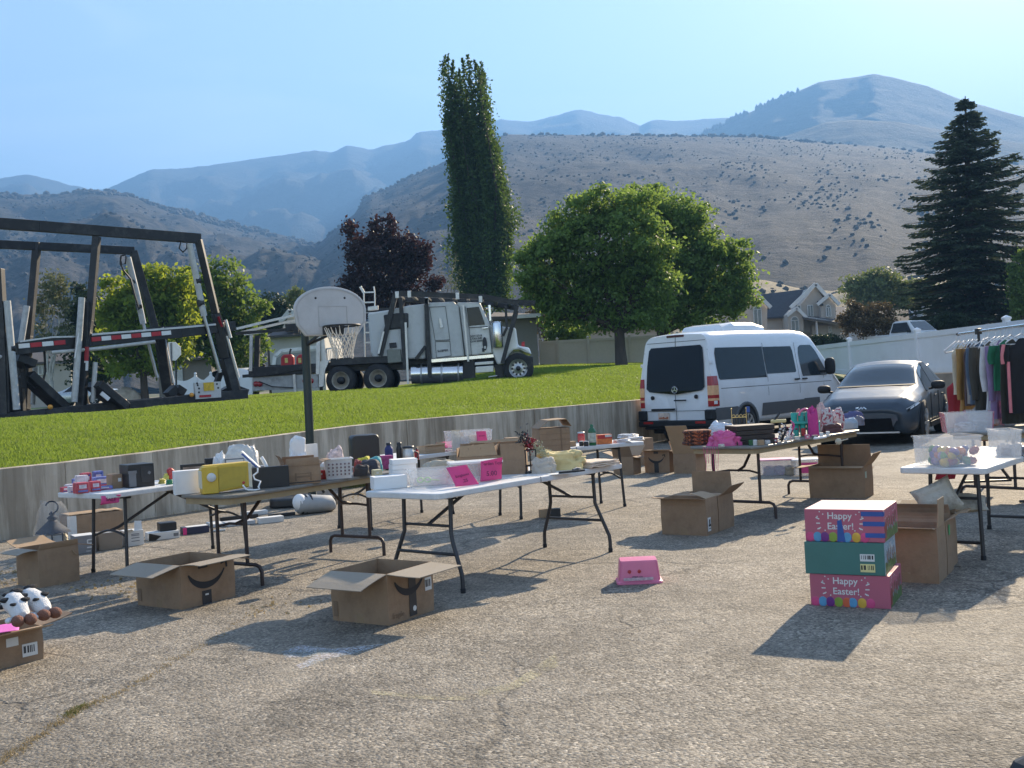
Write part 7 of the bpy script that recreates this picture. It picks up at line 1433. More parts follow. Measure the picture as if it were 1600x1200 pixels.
def lamp_bag():
    p = at(78, 866, 0.0); s = p.y / FPX; o = thing('lantern', 'dark blue lantern with hook inside a clear plastic bag', 'lantern', (p.x, p.y + .1, 0), .3); BLU = pm('dark_blue_metal', (.012, .02, .038), rough=.6, spec=.2); h = 74 * s; a = 17 * s
    MB().box((-a, -a, .02), (a, a, .05)).build('base', BLU, o, bevel=.005); mb = MB()
    for x in (-a * .9, 0, a * .9):
        for y in (-a * .9, a * .9): mb.bar((x, y, .05), (x, y, h * .42), .014, .014)
    mb.each('post', BLU, o); MB().lathe([(a * 1.55, h * .42), (a * 1.45, h * .46), (a * .5, h * .66), (a * .35, h * .70), (a * .5, h * .74), (a * .2, h * .80), (a * .3, h * .83), (.01, h * .88)], 4).build('roof', BLU, o); MB().tube([(0, 0, h * .86)] + [(math.cos(R(-90 + t * 25)) * a * .55, 0, h * .97 + math.sin(R(-90 + t * 25)) * a * .55) for t in range(11)], .008).build('hook', BLU, o); MB().box((-a * .8, -a * .8, .05), (a * .8, a * .8, h * .38)).build('glass_panel', pm('milky_glass', (.6, .62, .63), alpha=.7, rough=.3), o)
    mb = MB(); mb.grid(lambda u, v: (lambda a_, r: V((math.cos(a_) * r * (1 + .2 * noise.noise(V((math.cos(a_) * 2, math.sin(a_) * 2, v * 3)))), math.sin(a_) * r, .015 + v * h * 1.06)))(u * 6.283, a * 1.75 * (1 - .55 * v ** 2.2)), 28, 14)
    mb.add([(-a * .9, 0, h * 1.03), (-a * .2, 0, h * 1.05), (-a * .5, .02, h * 1.12), (-a * 1.05, .02, h * 1.14)], [(0, 1, 2, 3)]); one(mb, 'plastic_bag', 'clear plastic bag over the dark blue lantern', 'bag', BAGP, o.location, .3)
    heap('straw-coloured paper filling beside the bagged lantern', 'paper', 88, 106, 862, 24, 0, pm('straw_paper', (.5, .42, .27), var=.3, scale=30), .12, .6)
lamp_bag()
def tote(label, x0, x1, by, lm, fill):
    p, w, s = sp(x0, x1, by, 0); o = thing('storage_tote', label, 'storage tote', (p.x, p.y, 0), .12 - math.atan2(p.x, p.y), 'clear totes on the asphalt'); h = 22 * s; openbin(o, w * .95, .3, h, FROST, .008, lid=lm)
    return o, w, h
tote('clear tote with a pink lid and purple contents beyond the brown table', 1190, 1246, 743, pm('pink_lid_plastic', (.70, .30, .42)), 1)
for i, (x0, x1, c) in enumerate(((1193, 1212, (.30, .18, .26)), (1210, 1228, (.26, .12, .22)), (1226, 1242, (.34, .28, .20)))): heap(('mauve', 'purple', 'khaki')[i] + ' cloth bundle inside the pink-lidded tote', 'cloth bundle', x0, x1, 742, 13, .006, pm('tote_%d' % i, c, rough=.9, var=.25, scale=20), .18, .3)
o, w_, h_ = tote('clear tote with a hot pink sheet in its side', 1240, 1282, 743, FROST2, 0); MB().box((-w_ * .22, -.012, h_ * .18), (w_ * .40, -.009, h_ * .92)).build('pink_sheet', PINKS, o)
# cow plush: two spotted toys lying across the box at the picture edge
def cow(label, bx, by, yaw):
    c = dep(bx, by, 6.05 + (bx - 18) * .004); o = thing('plush_cow', label, 'plush toy', c, yaw, 'spotted plush cows'); W = pm('white_plush', (.68, .67, .66), rough=.95, bump=.5, bscale=120, var=.05); K = pm('black_plush', (.02, .02, .022), rough=.95, bump=.5, bscale=120); Br = pm('brown_plush', (.20, .09, .06), rough=.95, bump=.5, bscale=120)
    mb = MB(); S = []
    for t, r, z_ in ((0, .022, .01), (.05, .05, .03), (.12, .062, .04), (.2, .058, .03), (.27, .048, .0), (.30, .03, -.02)): S.append([V((r * math.cos(a * .5236), -t, z_ + r * math.sin(a * .5236))) for a in range(12)])
    mb.loft(S); mb.build('body', W, o)
    for q, r in (((.02, -.10, .098), .036), ((-.045, -.16, .065), .034), ((.035, -.22, .065), .03), ((-.02, -.05, .078), .026), ((.055, -.15, .035), .03), ((-.058, -.10, .02), .03), ((-.03, -.25, .05), .02)): MB().ell(q, (r, r * .9, r * .42), seg=10, ring=6, jit=.3).build('spot', K, o)
    for x in (-.03, .035): MB().ell((x, -.33, -.03), (.034, .045, .032)).build('hoof', Br, o)
    for x in (-.06, .06): MB().ell((x, -.27, -.03), (.022, .05, .016), rz=x * 6).build('ear', W, o)
cow('white plush cow with black spots slumped over the edge box', 14, 948, R(38)); cow('second spotted plush cow lying beside the first on the edge box', 30, 943, R(52))
sheet('pink paper lying in the cardboard box at the picture edge', 'price sheet', [Dx.location + V(q) for q in ((-.02, .16, .235), (.17, .30, .235), (.25, .12, .225), (.06, .0, .225))], pm('magenta_paper', (.68, .14, .48), rough=.7), curl=.004)
p = at(6, 866, .3); one(MB().tube([(-.2, 0, .0), (.06, .1, .0)], .02), 'blue_tube', 'dark blue tube behind the plain open cardboard box', 'tube', NAVY, at(8, 872, .2) + V((0, .5, .0)), 0)
# ================================================================== basketball hoop
HBW = pm('backboard_white', (.50, .50, .49), rough=.5, var=.04, dirt=((.36, .35, .33), 3, .4)); POLEM = pm('dark_green_pole', (.016, .028, .024), rough=.4); NETM = pm('net_cord', (.68, .62, .52), rough=.9, var=.15)
def hoop():
    b = at(489, 789); o = thing('basketball_hoop', 'portable basketball hoop with rounded grey backboard and white net', 'basketball hoop', b); top = dep(476, 505, b.y - .02) - b
    MB().tube([(0, 0, .1), top * .5, top], .056, 14).build('pole', POLEM, o)
    nrm = V((math.sin(R(31)), -math.cos(R(31)), 0)); rt = V((math.cos(R(31)), math.sin(R(31)), 0)); c = dep(517, 486, b.y - .45) - b; zc = c.z
    up = V((0, 0, 1)); P = lambda u, v, n=0: c + rt * u + up * v + nrm * n
    hw, out = .50, []
    for i in range(19): a = R(180 - i * 10); out.append((hw * math.cos(a), .02 + .30 * math.sin(a)))
    out += [(.49, -.14), (.36, -.32), (-.36, -.32), (-.47, -.18)]
    bd = MB().prism([P(u, v, 0) for u, v in out], -nrm * .045).build('backboard', HBW, o, bevel=.014)
    mb = MB(); inn = [(u * .93, v * .91 - .004) for u, v in out]
    for p, q in zip(inn, inn[1:] + inn[:1]): mb.bar(P(*p, .003), P(*q, .003), .012, .006, up=nrm)
    sq = [(-.17, -.20), (-.17, .06), (.22, .06), (.22, -.20), (-.17, -.20)]
    for p, q in zip(sq, sq[1:]): mb.bar(P(*p, .002), P(*q, .002), .010, .004, up=nrm)
    mb.build('moulded_line', pm('board_line', (.40, .40, .39)), bd)
    mb = MB()
    for u in (-.2, .2): mb.lathe([(.016, 0), (.001, .006)], 10, P(u, .17, 0), axis=nrm)
    mb.each('bolt', BLKP, bd)
    rc = P(.02, -.215, .30); mb = MB(); rr = .228
    rim = [rc + (rt * math.cos(t * math.pi / 16) + nrm * math.sin(t * math.pi / 16)) * rr for t in range(33)]; mb.tube(rim, .012, 8, cap=False); mb.bar(P(-.06, -.215, .0), P(-.05, -.215, .12), .03, .03); mb.bar(P(.10, -.215, .0), P(.09, -.215, .12), .03, .03); mb.build('rim', BLK, o)
    MB().prism([P(-.13, -.31, .0), P(.17, -.31, .0), P(.17, -.19, .0), P(-.13, -.19, .0)], nrm * .03).build('rim_bracket', BLK, o, bevel=.008)
    mb = MB(); N = 12; L_ = .40
    rad = lambda v: lerp(rr, .125, min(1, v * 1.25) ** .8)
    for k in range(N):
        for sgn in (1, -1):
            pts = []
            for i in range(11):
                v = i / 10; a = 2 * math.pi * k / N + sgn * .52 * max(0, v - .18) * 2.2; r = rad(v); pts.append(rc + (rt * math.cos(a) + nrm * math.sin(a)) * r + up * (-.01 - v * L_ + .012 * math.sin(k * 2.3 + v * 7)))
            mb.tube(pts, .0062, 5, cap=False)
    mb.build('net', NETM, o)
    mb = MB(); ar = [(P(-.1, -.1, -.05), top - V((0, 0, .06))), (P(-.1, -.26, -.05), top - V((0, 0, .3))), (P(.1, -.1, -.05), top - V((0, 0, .06))), (P(.1, -.26, -.05), top - V((0, 0, .3)))]
    for p, q in ar: mb.bar(p, q, .03, .03)
    mb.each('bracket_arm', BLK, o)
    bs = MB().prism(rrect(-.55, -.25, .35, .55, .12, .0), (0, 0, .13)).build('water_base', BLKP, o, bevel=.03)
    mb = MB(); mb.tube([(-.3, .2, .14), top * .2], .02); mb.tube([(.1, .3, .14), top * .2], .02); mb.each('base_strut', BLK, o)
hoop()
def bag_():
    p = at(494, 803); o = thing('sports_shoe_bag', 'grey and white padded sports bag lying at the foot of the hoop', 'bag', p, R(28)); S = []
    for x, r, z_ in ((-.22, .06, .1), (-.19, .12, .13), (-.05, .12, .12), (.1, .11, .11), (.24, .10, .10), (.28, .06, .08)): S.append([V((x, .12 + r * 1.1 * math.cos(t * .3927), max(0.001, z_ + r * math.sin(t * .3927)))) for t in range(16)])
    MB().loft(S).build('bag_body', pm('grey_fabric', (.36, .37, .37), rough=.7), o)
    mb = MB()
    for x, m in ((-.15, 0), (-.1, 0), (-.04, 0)): mb.lathe([(.122, -.012), (.125, .012)], 20, (x, .12, .125), axis=(1, 0, 0))
    mb.each('strap', BLKP, o); MB().ell((-.17, .1, .15), (.09, .11, .11)).build('white_panel', FOAM, o)
bag_()
# weeds along the foot of the wall, the grassy crack, chalk
def tuft(pts, n, h, m, name, spread):
    P = []
    for (q, k) in pts:
        for _ in range(int(n * k)):
            b = q + V((random.gauss(0, spread), random.gauss(0, spread), 0)); b.z = max(0, q.z); a = random.random() * 6.28; hh = h * random.uniform(.4, 1.2); w = V((math.cos(a), math.sin(a), 0)) * .0028; tip = b + V((random.gauss(0, .45) * hh, random.gauss(0, .45) * hh, hh)); P += [b - w, b + w, tip]
    return tag(npmesh(name, np.array([tuple(v) for v in P]), 3, m), kind='stuff')
GW = leafmat('weed_blade', (.10, .12, .03), (.20, .19, .07), .4); DW = leafmat('dry_weed', (.30, .23, .12), (.44, .34, .2), .3)
cr_px = [(-30, 1204), (0, 1190), (40, 1165), (75, 1140), (105, 1122), (120, 1110), (150, 1098), (190, 1080), (230, 1058), (262, 1038), (300, 1018), (345, 992), (380, 965), (410, 945)]
pts = []
for (a, b) in zip(cr_px, cr_px[1:]):
    for i in range(8): t = i / 8; q = at(lerp(a[0], b[0], t), lerp(a[1], b[1], t) + random.uniform(-3, 3)); pts.append((q, max(.1, 1 - a[0] / 500)))
tuft(pts, 24, .012, DW, 'dry_grass_in_crack', .018)
tuft([(at(x, y), 1) for x, y in ((108, 1118), (116, 1112), (124, 1107), (130, 1104), (112, 1114))], 60, .014, GW, 'weeds_in_crack', .02)
pts = [(W0 + WD * t - WN * random.uniform(.03, .12), random.uniform(.1, 1)) for t in np.linspace(1, 20, 60)]; tuft(pts, 34, .07, DW, 'weeds_along_wall', .07)
pts = [(W0 + WD * t - WN * .12, 1) for t in np.linspace(5.4, 6.4, 9)]; tuft(pts, 120, .16, GW, 'weed_clump', .07)
def leaf_litter():
    C = []
    for x, y, n, s in ((8, 895, 60, .12), (5, 912, 50, .1), (215, 922, 70, .16), (160, 912, 30, .15), (560, 775, 40, .2), (430, 948, 40, .15)):
        c = at(x, y)
        for _ in range(n): C.append((c.x + random.gauss(0, s), c.y + random.gauss(0, s * 1.4), .008))
    tag(npmesh('dry_leaves', leafverts(np.array(C), .035, .6, .7), 4, DW), kind='stuff')
leaf_litter()
def chalk():
    m = bpy.data.materials.new('chalk_dust'); m.use_nodes = True; nt = m.node_tree; L = nt.links.new; b = nt.nodes['Principled BSDF']; b.inputs['Roughness'].default_value = 1; tc = nd(nt, 'ShaderNodeTexCoord')
    n1 = nd(nt, 'ShaderNodeTexNoise'); n1.inputs['Scale'].default_value = 70; n1.inputs['Detail'].default_value = 6; L(tc.outputs['Object'], n1.inputs['Vector']); n2 = nd(nt, 'ShaderNodeTexNoise'); n2.inputs['Scale'].default_value = 5; L(tc.outputs['Object'], n2.inputs['Vector'])
    r = nd(nt, 'ShaderNodeValToRGB'); r.color_ramp.elements[0].position = .38; r.color_ramp.elements[1].position = .62; L(n1.outputs['Fac'], r.inputs[0]); r2 = nd(nt, 'ShaderNodeValToRGB'); r2.color_ramp.elements[0].position = .32; r2.color_ramp.elements[1].position = .55; L(n2.outputs['Fac'], r2.inputs[0])
    ml = nd(nt, 'ShaderNodeMath', operation='MULTIPLY'); L(r.outputs[0], ml.inputs[0]); L(r2.outputs[0], ml.inputs[1]); m2 = nd(nt, 'ShaderNodeMath', operation='MULTIPLY'); L(ml.outputs[0], m2.inputs[0]); m2.inputs[1].default_value = .55; L(m2.outputs[0], b.inputs['Alpha'])
    c = nd(nt, 'ShaderNodeValToRGB'); c.color_ramp.elements[0].color = (.45, .62, .72, 1); c.color_ramp.elements[1].color = (.72, .68, .72, 1); c.color_ramp.elements[0].position = .4; c.color_ramp.elements[1].position = .6; L(n2.outputs['Fac'], c.inputs[0]); L(c.outputs[0], b.inputs['Base Color'])
    def flat(px, nm): mb = MB(); pts = [at(x, y, .004) for x, y in px]; mb.add(pts, [tuple(range(len(pts)))]); return mb.build(nm, m)
    tag(flat([(440, 1018), (470, 1008), (520, 1014), (560, 1010), (598, 1006), (560, 1020), (520, 1028), (470, 1045), (462, 1040), (490, 1026), (446, 1028)], 'chalk_drawing'), 'pale blue rubbed chalk scribble on the asphalt in the box shadow', 'chalk drawing')
    o = flat([(580, 1078), (660, 1086), (720, 1086), (800, 1066), (830, 1046), (868, 1020), (872, 1040), (838, 1058), (806, 1076), (722, 1094), (660, 1092), (580, 1084)], 'chalk_drawing'); o.data.materials.clear(); m3 = m.copy(); m3.name = 'yellow_chalk'; q = [x for x in m3.node_tree.nodes if x.type == 'VALTORGB'][2]; q.color_ramp.elements[0].color = (.70, .62, .34, 1); q.color_ramp.elements[1].color = (.62, .55, .35, 1); o.data.materials.append(m3); tag(o, 'faint curved yellow chalk line on the open asphalt', 'chalk drawing')
chalk()
# ================================================================== vinyl fence and clothes rack
VIN = pm('white_vinyl', (.76, .77, .79), rough=.45, var=.03, scale=1, dirt=((.52, .52, .52), .8, .3)); BEIGE = pm('beige_vinyl', (.52, .46, .38), rough=.6, var=.05)
def fence(label, pts, zb, zt, m, rails=True, post=.13, cap=True, name='vinyl_fence', ball=False, wavy=False):
    o = thing(name, label, 'fence', pts[0])
    B = pts[0]
    for i, (p, q) in enumerate(zip(pts, pts[1:])):
        z0, z1, z2, z3 = zb(p), zb(q), zt(p), zt(q); d = (q - p); d.z = 0; d.normalize(); sd = V((-d.y, d.x, 0)); a, c = p + d * post * .5, q - d * post * .5
        f = lambda P, z, k=0: V((P.x, P.y, z)) - B + sd * k
        mb = MB(); t = .02
        if wavy:
            n = 10; top = [(lerp(z2, z3, k / n) - .22 * math.sin(math.pi * k / n)) for k in range(n + 1)]
            out = [f(a, z0)] + [f(a.lerp(c, k / n), top[k]) for k in range(n + 1)][0:0] + [f(c, z1)] + [f(a.lerp(c, k / n), top[k]) for k in range(n, -1, -1)]; mb.prism(out, sd * t)
        else: mb.hexa([f(a, z0), f(c, z1), f(c, z1, t), f(a, z0, t), f(a, z2), f(c, z3), f(c, z3, t), f(a, z2, t)])
        mb.build('fence_panel', m, o)
        if rails:
            for lo, hi in ((-.14, .0), ): mb = MB(); mb.hexa([f(a, z2 + lo, -.025), f(c, z3 + lo, -.025), f(c, z3 + lo, t + .025), f(a, z2 + lo, t + .025), f(a, z2 + hi, -.025), f(c, z3 + hi, -.025), f(c, z3 + hi, t + .025), f(a, z2 + hi, t + .025)]); mb.build('top_rail', m, o)
            mb = MB(); mb.hexa([f(a, z0 + .02, -.025), f(c, z1 + .02, -.025), f(c, z1 + .02, t + .025), f(a, z0 + .02, t + .025), f(a, z0 + .16, -.025), f(c, z1 + .16, -.025), f(c, z1 + .16, t + .025), f(a, z0 + .16, t + .025)]); mb.build('bottom_rail', m, o)
    for p in pts:
        h = zt(p) + .06; P = p - B; h0 = zb(p)
        ps = MB().box((P.x - post / 2, P.y - post / 2, h0 - B.z * 0), (P.x + post / 2, P.y + post / 2, h)).build('fence_post', m, o)
        if ball: MB().ell((P.x, P.y, h + .07), (.08, .08, .09)).build('post_cap', m, ps)
        elif cap: mb = MB(); k = post * .62; mb.box((P.x - k, P.y - k, h), (P.x + k, P.y + k, h + .04)); mb.loft([[V((P.x - k, P.y - k, h + .041)), V((P.x + k, P.y - k, h + .041)), V((P.x + k, P.y + k, h + .041)), V((P.x - k, P.y + k, h + .041))], [V((P.x + x, P.y + y, h + .09)) for x, y in ((-.01, -.01), (.01, -.01), (.01, .01), (-.01, .01))]], sm=False); mb.build('post_cap', m, ps)
    for c in o.children_recursive: pass
    return o
FX_ = FEN + .11
ys = [44.5, 39.5, 34.6, 28.8, 23.6, 18.6, 13.6, 8.6, 3.6]
def zfl(p): return 1.165 if p.y < 34.7 else Zout(p.x, p.y) - .1
def zft(p): return 2.27 - .02 * max(0, (24 - p.y) / 10)
pts = [V((FX_, y, 0)) for y in ys]; fence('white vinyl privacy fence running behind the crossover car and clothes rack', pts, zfl, zft, VIN)
bf = [dep(845, 560, 54), dep(872, 560, 54), dep(920, 560, 54.5), dep(985, 560, 55.5), dep(1060, 560, 56.5), dep(1130, 560, 58)]
for p in bf: p.z = 0
fence('tan vinyl fence behind the shade tree trunk', bf, lambda p: Zout(p.x, p.y) - .1, lambda p: dep(900, 530.5, 54).z + (p.x - bf[0].x) * .012, BEIGE, post=.12)
wf = [dep(x, 600, 58) for x in (268, 306, 330, 352, 372, 392)]
for p in wf: p.z = 0
fence('white vinyl fence with scalloped tops and ball caps behind the trailer', wf, lambda p: Zout(p.x, p.y) - .2, lambda p: Zout(p.x, p.y) + 1.25, VIN, rails=False, ball=True, wavy=True)
def rack():
    p0 = dep(1497, 522, 13.2); p1 = dep(1600, 508, 10.9); d = (p1 - p0).normalized(); zr = (p0.z + p1.z) / 2; p0.z = p1.z = zr; p1 = p1 + (p1 - p0) * .25; o = thing('clothes_rack', 'chrome clothes rail on black upright holding secondhand garments', 'clothes rack', (p0.x, p0.y, 0)); B = V(o.location)
    MB().tube([p0 - B, p1 - B], .016, 10).build('rail', CHR, o); MB().tube([p0 - B - d * .03, p0 - B + d * .01], .02, 10).build('end_cap', BLKP, o)
    for k in (.28, .95):
        q = p0.lerp(p1, k) - B; MB().tube([(q.x, q.y, .05), q], .016, 10).build('upright', BLKP, o); MB().cbox(q, (.06, .08, .07)).build('clamp', BLKP, o, bevel=.01); sd = V((-d.y, d.x, 0)); MB().tube([V((q.x, q.y, .04)) - sd * .28, V((q.x, q.y, .04)) + sd * .28], .014, 8).build('foot', BLKP, o)
    HG = pm('hanger_plastic', (.66, .66, .66), rough=.4)
    def garment(px, Y, label, c, Ln, hw, sleeve, yaw, hanger=True, stripes=None, kind='shirt', flare=1.0, pattern=None, zoff=0.):
        rp = p0 + d * max(-.05, ((dep(px, 520, Y).y - p0.y) / d.y)); g = thing('hanging_garment', label, 'garment', (rp.x, rp.y, zr), yaw, 'garments on the clothes rail'); m = pattern or pm('cloth_%d' % px, c, rough=.9, var=.12, scale=9, bump=.25, bscale=30)
        z0 = -.13 + zoff; sg = px * .37
        def fn(u, v):
            a = 2 * math.pi * u; x = math.cos(a); y = math.sin(a)
            sh = hw * (.32 + .68 * min(1, (v / .13)) ** .7) * (1 - .05 * math.sin(v * 3)) * lerp(1, flare, v); dz = z0 - v * Ln - (.0)
            fo = .045 * (.4 + .6 * min(1, v * 5)) * (1 + .5 * math.sin(u * 40 + sg + v * 3) * v) * (.7 + .5 * v)
            return V((x * sh + .02 * noise.noise(V((v * 3, sg, u * 2))), y * fo + .02 * noise.noise(V((v * 2.5 + sg, u * 3, 0))), dz + abs(x) ** 2 * (-.055) * max(0, 1 - v * 3)))
        mb = MB(); mb.grid(fn, 40, 18); mb.build('garment_body', m, g)
        if sleeve:
            for s in (-1, 1):
                mb = MB(); S = []
                for i in range(8):
                    t = i / 7; r = lerp(.055, .04, t); c0 = V((s * (hw * (.93 + .12 * math.sin(t * 2.2))), .012 * math.sin(t * 5 + sg), z0 - .06 - sleeve * t)); S.append([c0 + V((r * math.cos(k * .7854), r * .75 * math.sin(k * .7854), 0)) for k in range(8)])
                mb.loft(S); sl = mb.build('sleeve', m, g)
                if stripes: mb = MB(); mb.tube([V((s * (hw * (.93 + .12 * math.sin(i / 7 * 2.2)) + .035), -.02, z0 - .06 - sleeve * i / 7)) for i in range(8)], .018, 6); mb.build('stripe', stripes, sl)
        if stripes: mb = MB(); mb.tube([V((-hw * .93, -.03, z0 - .16 - sleeve * .4 - (Ln - .25) * i / 6)) for i in range(7)], .016, 6); mb.build('stripe', stripes, g)
        if hanger:
            h = thing('clothes_hanger', 'white plastic hanger carrying the ' + label.split(' hanging')[0].split(' with')[0], 'hanger', (rp.x, rp.y, zr), yaw, 'white clothes hangers'); mb = MB(); mb.tube([(0, 0, .018), (.022, 0, .012), (.025, 0, -.012), (.0, 0, -.05), (0, 0, -.085)], .005, 6); mb.build('hook', HG, h); mb = MB(); mb.tube([(-hw * .92, 0, -.17 + zoff), (-hw * .5, 0, -.125 + zoff * .6), (0, 0, -.085), (hw * .5, 0, -.125 + zoff * .6), (hw * .92, 0, -.17 + zoff), (hw * .9, 0, -.19 + zoff), (-hw * .9, 0, -.19 + zoff), (-hw * .92, 0, -.17 + zoff)], .006, 6); mb.build('shoulder_bar', HG, h)
        return g
    G_ = [(1498, 13.15, 'cream top hanging at the far end of the rail', (.55, .50, .38), .62, .15, 0, R(30)), (1504, 12.95, 'long mustard brown robe hanging near the rail end', (.33, .19, .06), .86, .15, .62, R(38)), (1511, 12.75, 'dusky purple-brown top hanging behind the mustard robe', (.09, .065, .07), .75, .15, 0, R(38)), (1518, 12.6, 'grey vest hanging beside the blue denim jacket', (.27, .25, .23), .72, .15, 0, R(30)), (1527, 12.4, 'blue denim jacket with long sleeves', (.085, .125, .18), .72, .17, .55, R(28)), (1546, 12.05, 'big dark olive coat hanging in the middle of the rail', (.06, .056, .045), .80, .22, .60, R(16)), (1559, 11.8, 'white blouse hanging behind the lilac cardigan', (.62, .62, .62), .78, .18, .5, R(20)), (1565, 11.65, 'long lilac cardigan with full sleeves', (.27, .19, .33), .86, .17, .6, R(24)), (1574, 11.5, 'green short-sleeved tee beside the lilac cardigan', (.025, .16, .08), .55, .18, .2, R(18)), (1584, 11.3, 'dark olive dress hanging behind the black tee', (.045, .042, .032), .9, .17, 0, R(16)), (1600, 11.0, 'black sports tee with coral pink sleeve stripes', (.014, .014, .016), .78, .20, .2, R(10))]
    for i, q in enumerate(G_): garment(*q, stripes=pm('coral_stripe', (.66, .20, .22)) if i == 10 else None)
    garment(1494, 13.3, 'red dress hanging behind the mustard robe', (.30, .03, .045), .62, .18, 0, R(10), hanger=False, zoff=-.42)
    garment(1541, 12.2, 'striped rust and cream skirt under the olive coat', (.3, .15, .1), .42, .13, 0, R(14), hanger=False, zoff=-.72, pattern=pm('striped_cloth', (.32, .16, .10), rough=.9, var=.8, scale=14, stretch=(6, 6, .2))); garment(1526, 12.45, 'pale grey trousers hanging below the denim jacket', (.3, .28, .26), .4, .12, 0, R(14), hanger=False, zoff=-.7)
    for i, (px, Y, yw) in enumerate(((1493, 13.2, 80), (1540, 12.2, 40))):
        rp = p0 + d * max(-.05, (dep(px, 520, Y).y - p0.y) / d.y); h = thing('clothes_hanger', ('empty white hanger tilted at the far rail end', 'empty white hanger hooked before the olive coat')[i], 'hanger', (rp.x - (.03 if i == 0 else 0), rp.y, zr), R(yw) if i else R(12), 'white clothes hangers'); MB().tube([(0, 0, .018), (.022, 0, .012), (.025, 0, -.012), (.0, 0, -.05), (0, 0, -.085)], .006, 6).build('hook', HG, h); MB().tube([(-.19, -.02, -.2), (0, 0, -.085), (.19, 0, -.14), (.18, 0, -.17), (-.17, -.02, -.23), (-.19, -.02, -.2)], .008, 6).build('shoulder_bar', HG, h)
rack()
# ================================================================== houses
STUC = pm('grey_stucco', (.42, .38, .33), rough=.9, var=.06, scale=2, bump=.2); STUB = pm('beige_stucco', (.52, .43, .35), rough=.9, var=.06, scale=2); STUW = pm('pale_siding', (.58, .56, .52), rough=.8, var=.05); ROOF = pm('dark_shingle', (.045, .047, .055), rough=.9, var=.3, scale=6, bump=.5, bscale=9); ROOB = pm('brown_shingle', (.09, .08, .075), rough=.9, var=.3, scale=6, bump=.4); TRIM = pm('white_trim', (.60, .60, .58), rough=.6); WGL = pm('house_glass', (.10, .13, .15), rough=.08, var=.2); CRM = pm('cream_siding', (.55, .47, .36), rough=.85, var=.05)
def house(label, Y, base, mats_=None, name='house'): b = dep(base, 600, Y); b.z = Zout(b.x, min(b.y, 75)) - .3; return thing(name, label, 'house', b)
def hw(o, Y, pts, depth, m, nm='wall', y0=0.): B = V(o.location); P = [dep(a, b, Y) - B + V((0, y0, 0)) for a, b in pts]; return MB().prism(P, (0, depth, 0)).build(nm, m, o)
def hwall(o, Y, x0, x1, y, depth, m, y0=0., nm='wall'):
    B = V(o.location); a, b = dep(x0, y, Y) - B, dep(x1, y, Y) - B; return MB().prism([V((a.x, a.y + y0, -.5)), V((b.x, b.y + y0, -.5)), V((b.x, b.y + y0, b.z)), V((a.x, a.y + y0, a.z))], (0, depth, 0)).build(nm, m, o)
def trim(o, Y, pts, w=.22, y0=-.06, m=TRIM, nm='roof_trim', dp=.25):
    B = V(o.location); mb = MB()
    for a, b in zip(pts, pts[1:]): mb.bar(dep(*a, Y) - B + V((0, y0, 0)), dep(*b, Y) - B + V((0, y0, 0)), dp, w)
    mb.build(nm, m, o)
def win(o, Y, x0, y0, x1, y1, arch=False, y=-.05, mull=1):
    B = V(o.location); a, c = dep(x0, y1, Y) - B, dep(x1, y0, Y) - B; f = MB().box((a.x - .08, a.y + y - .05, a.z - .08), (c.x + .08, a.y + y, c.z + .08)); w = f.build('window', TRIM, o)
    if arch: r = (c.x - a.x) / 2 + .08; MB().prism([V(((a.x + c.x) / 2 + r * math.cos(t * math.pi / 10), a.y + y - .05, c.z + .05 + r * math.sin(t * math.pi / 10))) for t in range(11)], (0, .05, 0)).build('arch_frame', TRIM, w); r -= .1; MB().prism([V(((a.x + c.x) / 2 + r * math.cos(t * math.pi / 10), a.y + y - .07, c.z + .07 + r * math.sin(t * math.pi / 10))) for t in range(11)], (0, .02, 0)).build('arch_pane', WGL, w)
    MB().box((a.x, a.y + y - .07, a.z), (c.x, a.y + y - .051, c.z)).build('pane', WGL, w)
    for k in range(mull): x = lerp(a.x, c.x, (k + 1) / (mull + 1)); MB().box((x - .03, a.y + y - .09, a.z), (x + .03, a.y + y - .071, c.z)).build('mullion', TRIM, w)
def slope(o, Y, pts, m, y0=0, y1=0, nm='roof'):          # roof plane: front edge at y0, ridge edge at y1 behind
    B = V(o.location); (a, b, c, d) = pts; P = [dep(*a, Y) - B + V((0, y0, 0)), dep(*b, Y) - B + V((0, y0, 0)), dep(*c, Y) - B + V((0, y1, 0)), dep(*d, Y) - B + V((0, y1, 0))]
    mb = MB(); mb.hexa([p + V((0, 0, -.15)) for p in P] + P); return mb.build(nm, m, o)
Y = 104.
h1 = house('two-storey grey stucco house with dark gabled roof and arched windows', Y, 1255)
hwall(h1, Y, 1196, 1305, 497, 9, STUC); hw(h1, Y, [(1252, 520), (1302, 520), (1302, 490), (1285, 466), (1272, 448), (1250, 476), (1234, 492), (1234, 520)], 8, STUC, y0=-.4)
slope(h1, Y, [(1188, 497), (1236, 494), (1274, 446), (1194, 456)], ROOF, -.6, 4); slope(h1, Y, [(1272, 446), (1300, 472), (1308, 476), (1282, 446)], ROOF, -.8, 6)
trim(h1, Y, [(1232, 482), (1271, 445), (1290, 466)], .35, -.75); hw(h1, Y, [(1277, 500), (1300, 500), (1300, 478), (1290, 463), (1277, 476)], 2, STUC, y0=-1.2); slope(h1, Y, [(1272, 477), (1280, 477), (1291, 462), (1280, 458)], ROOF, -1.4, 1.5); trim(h1, Y, [(1270, 478), (1289, 462), (1304, 478)], .3, -1.5)
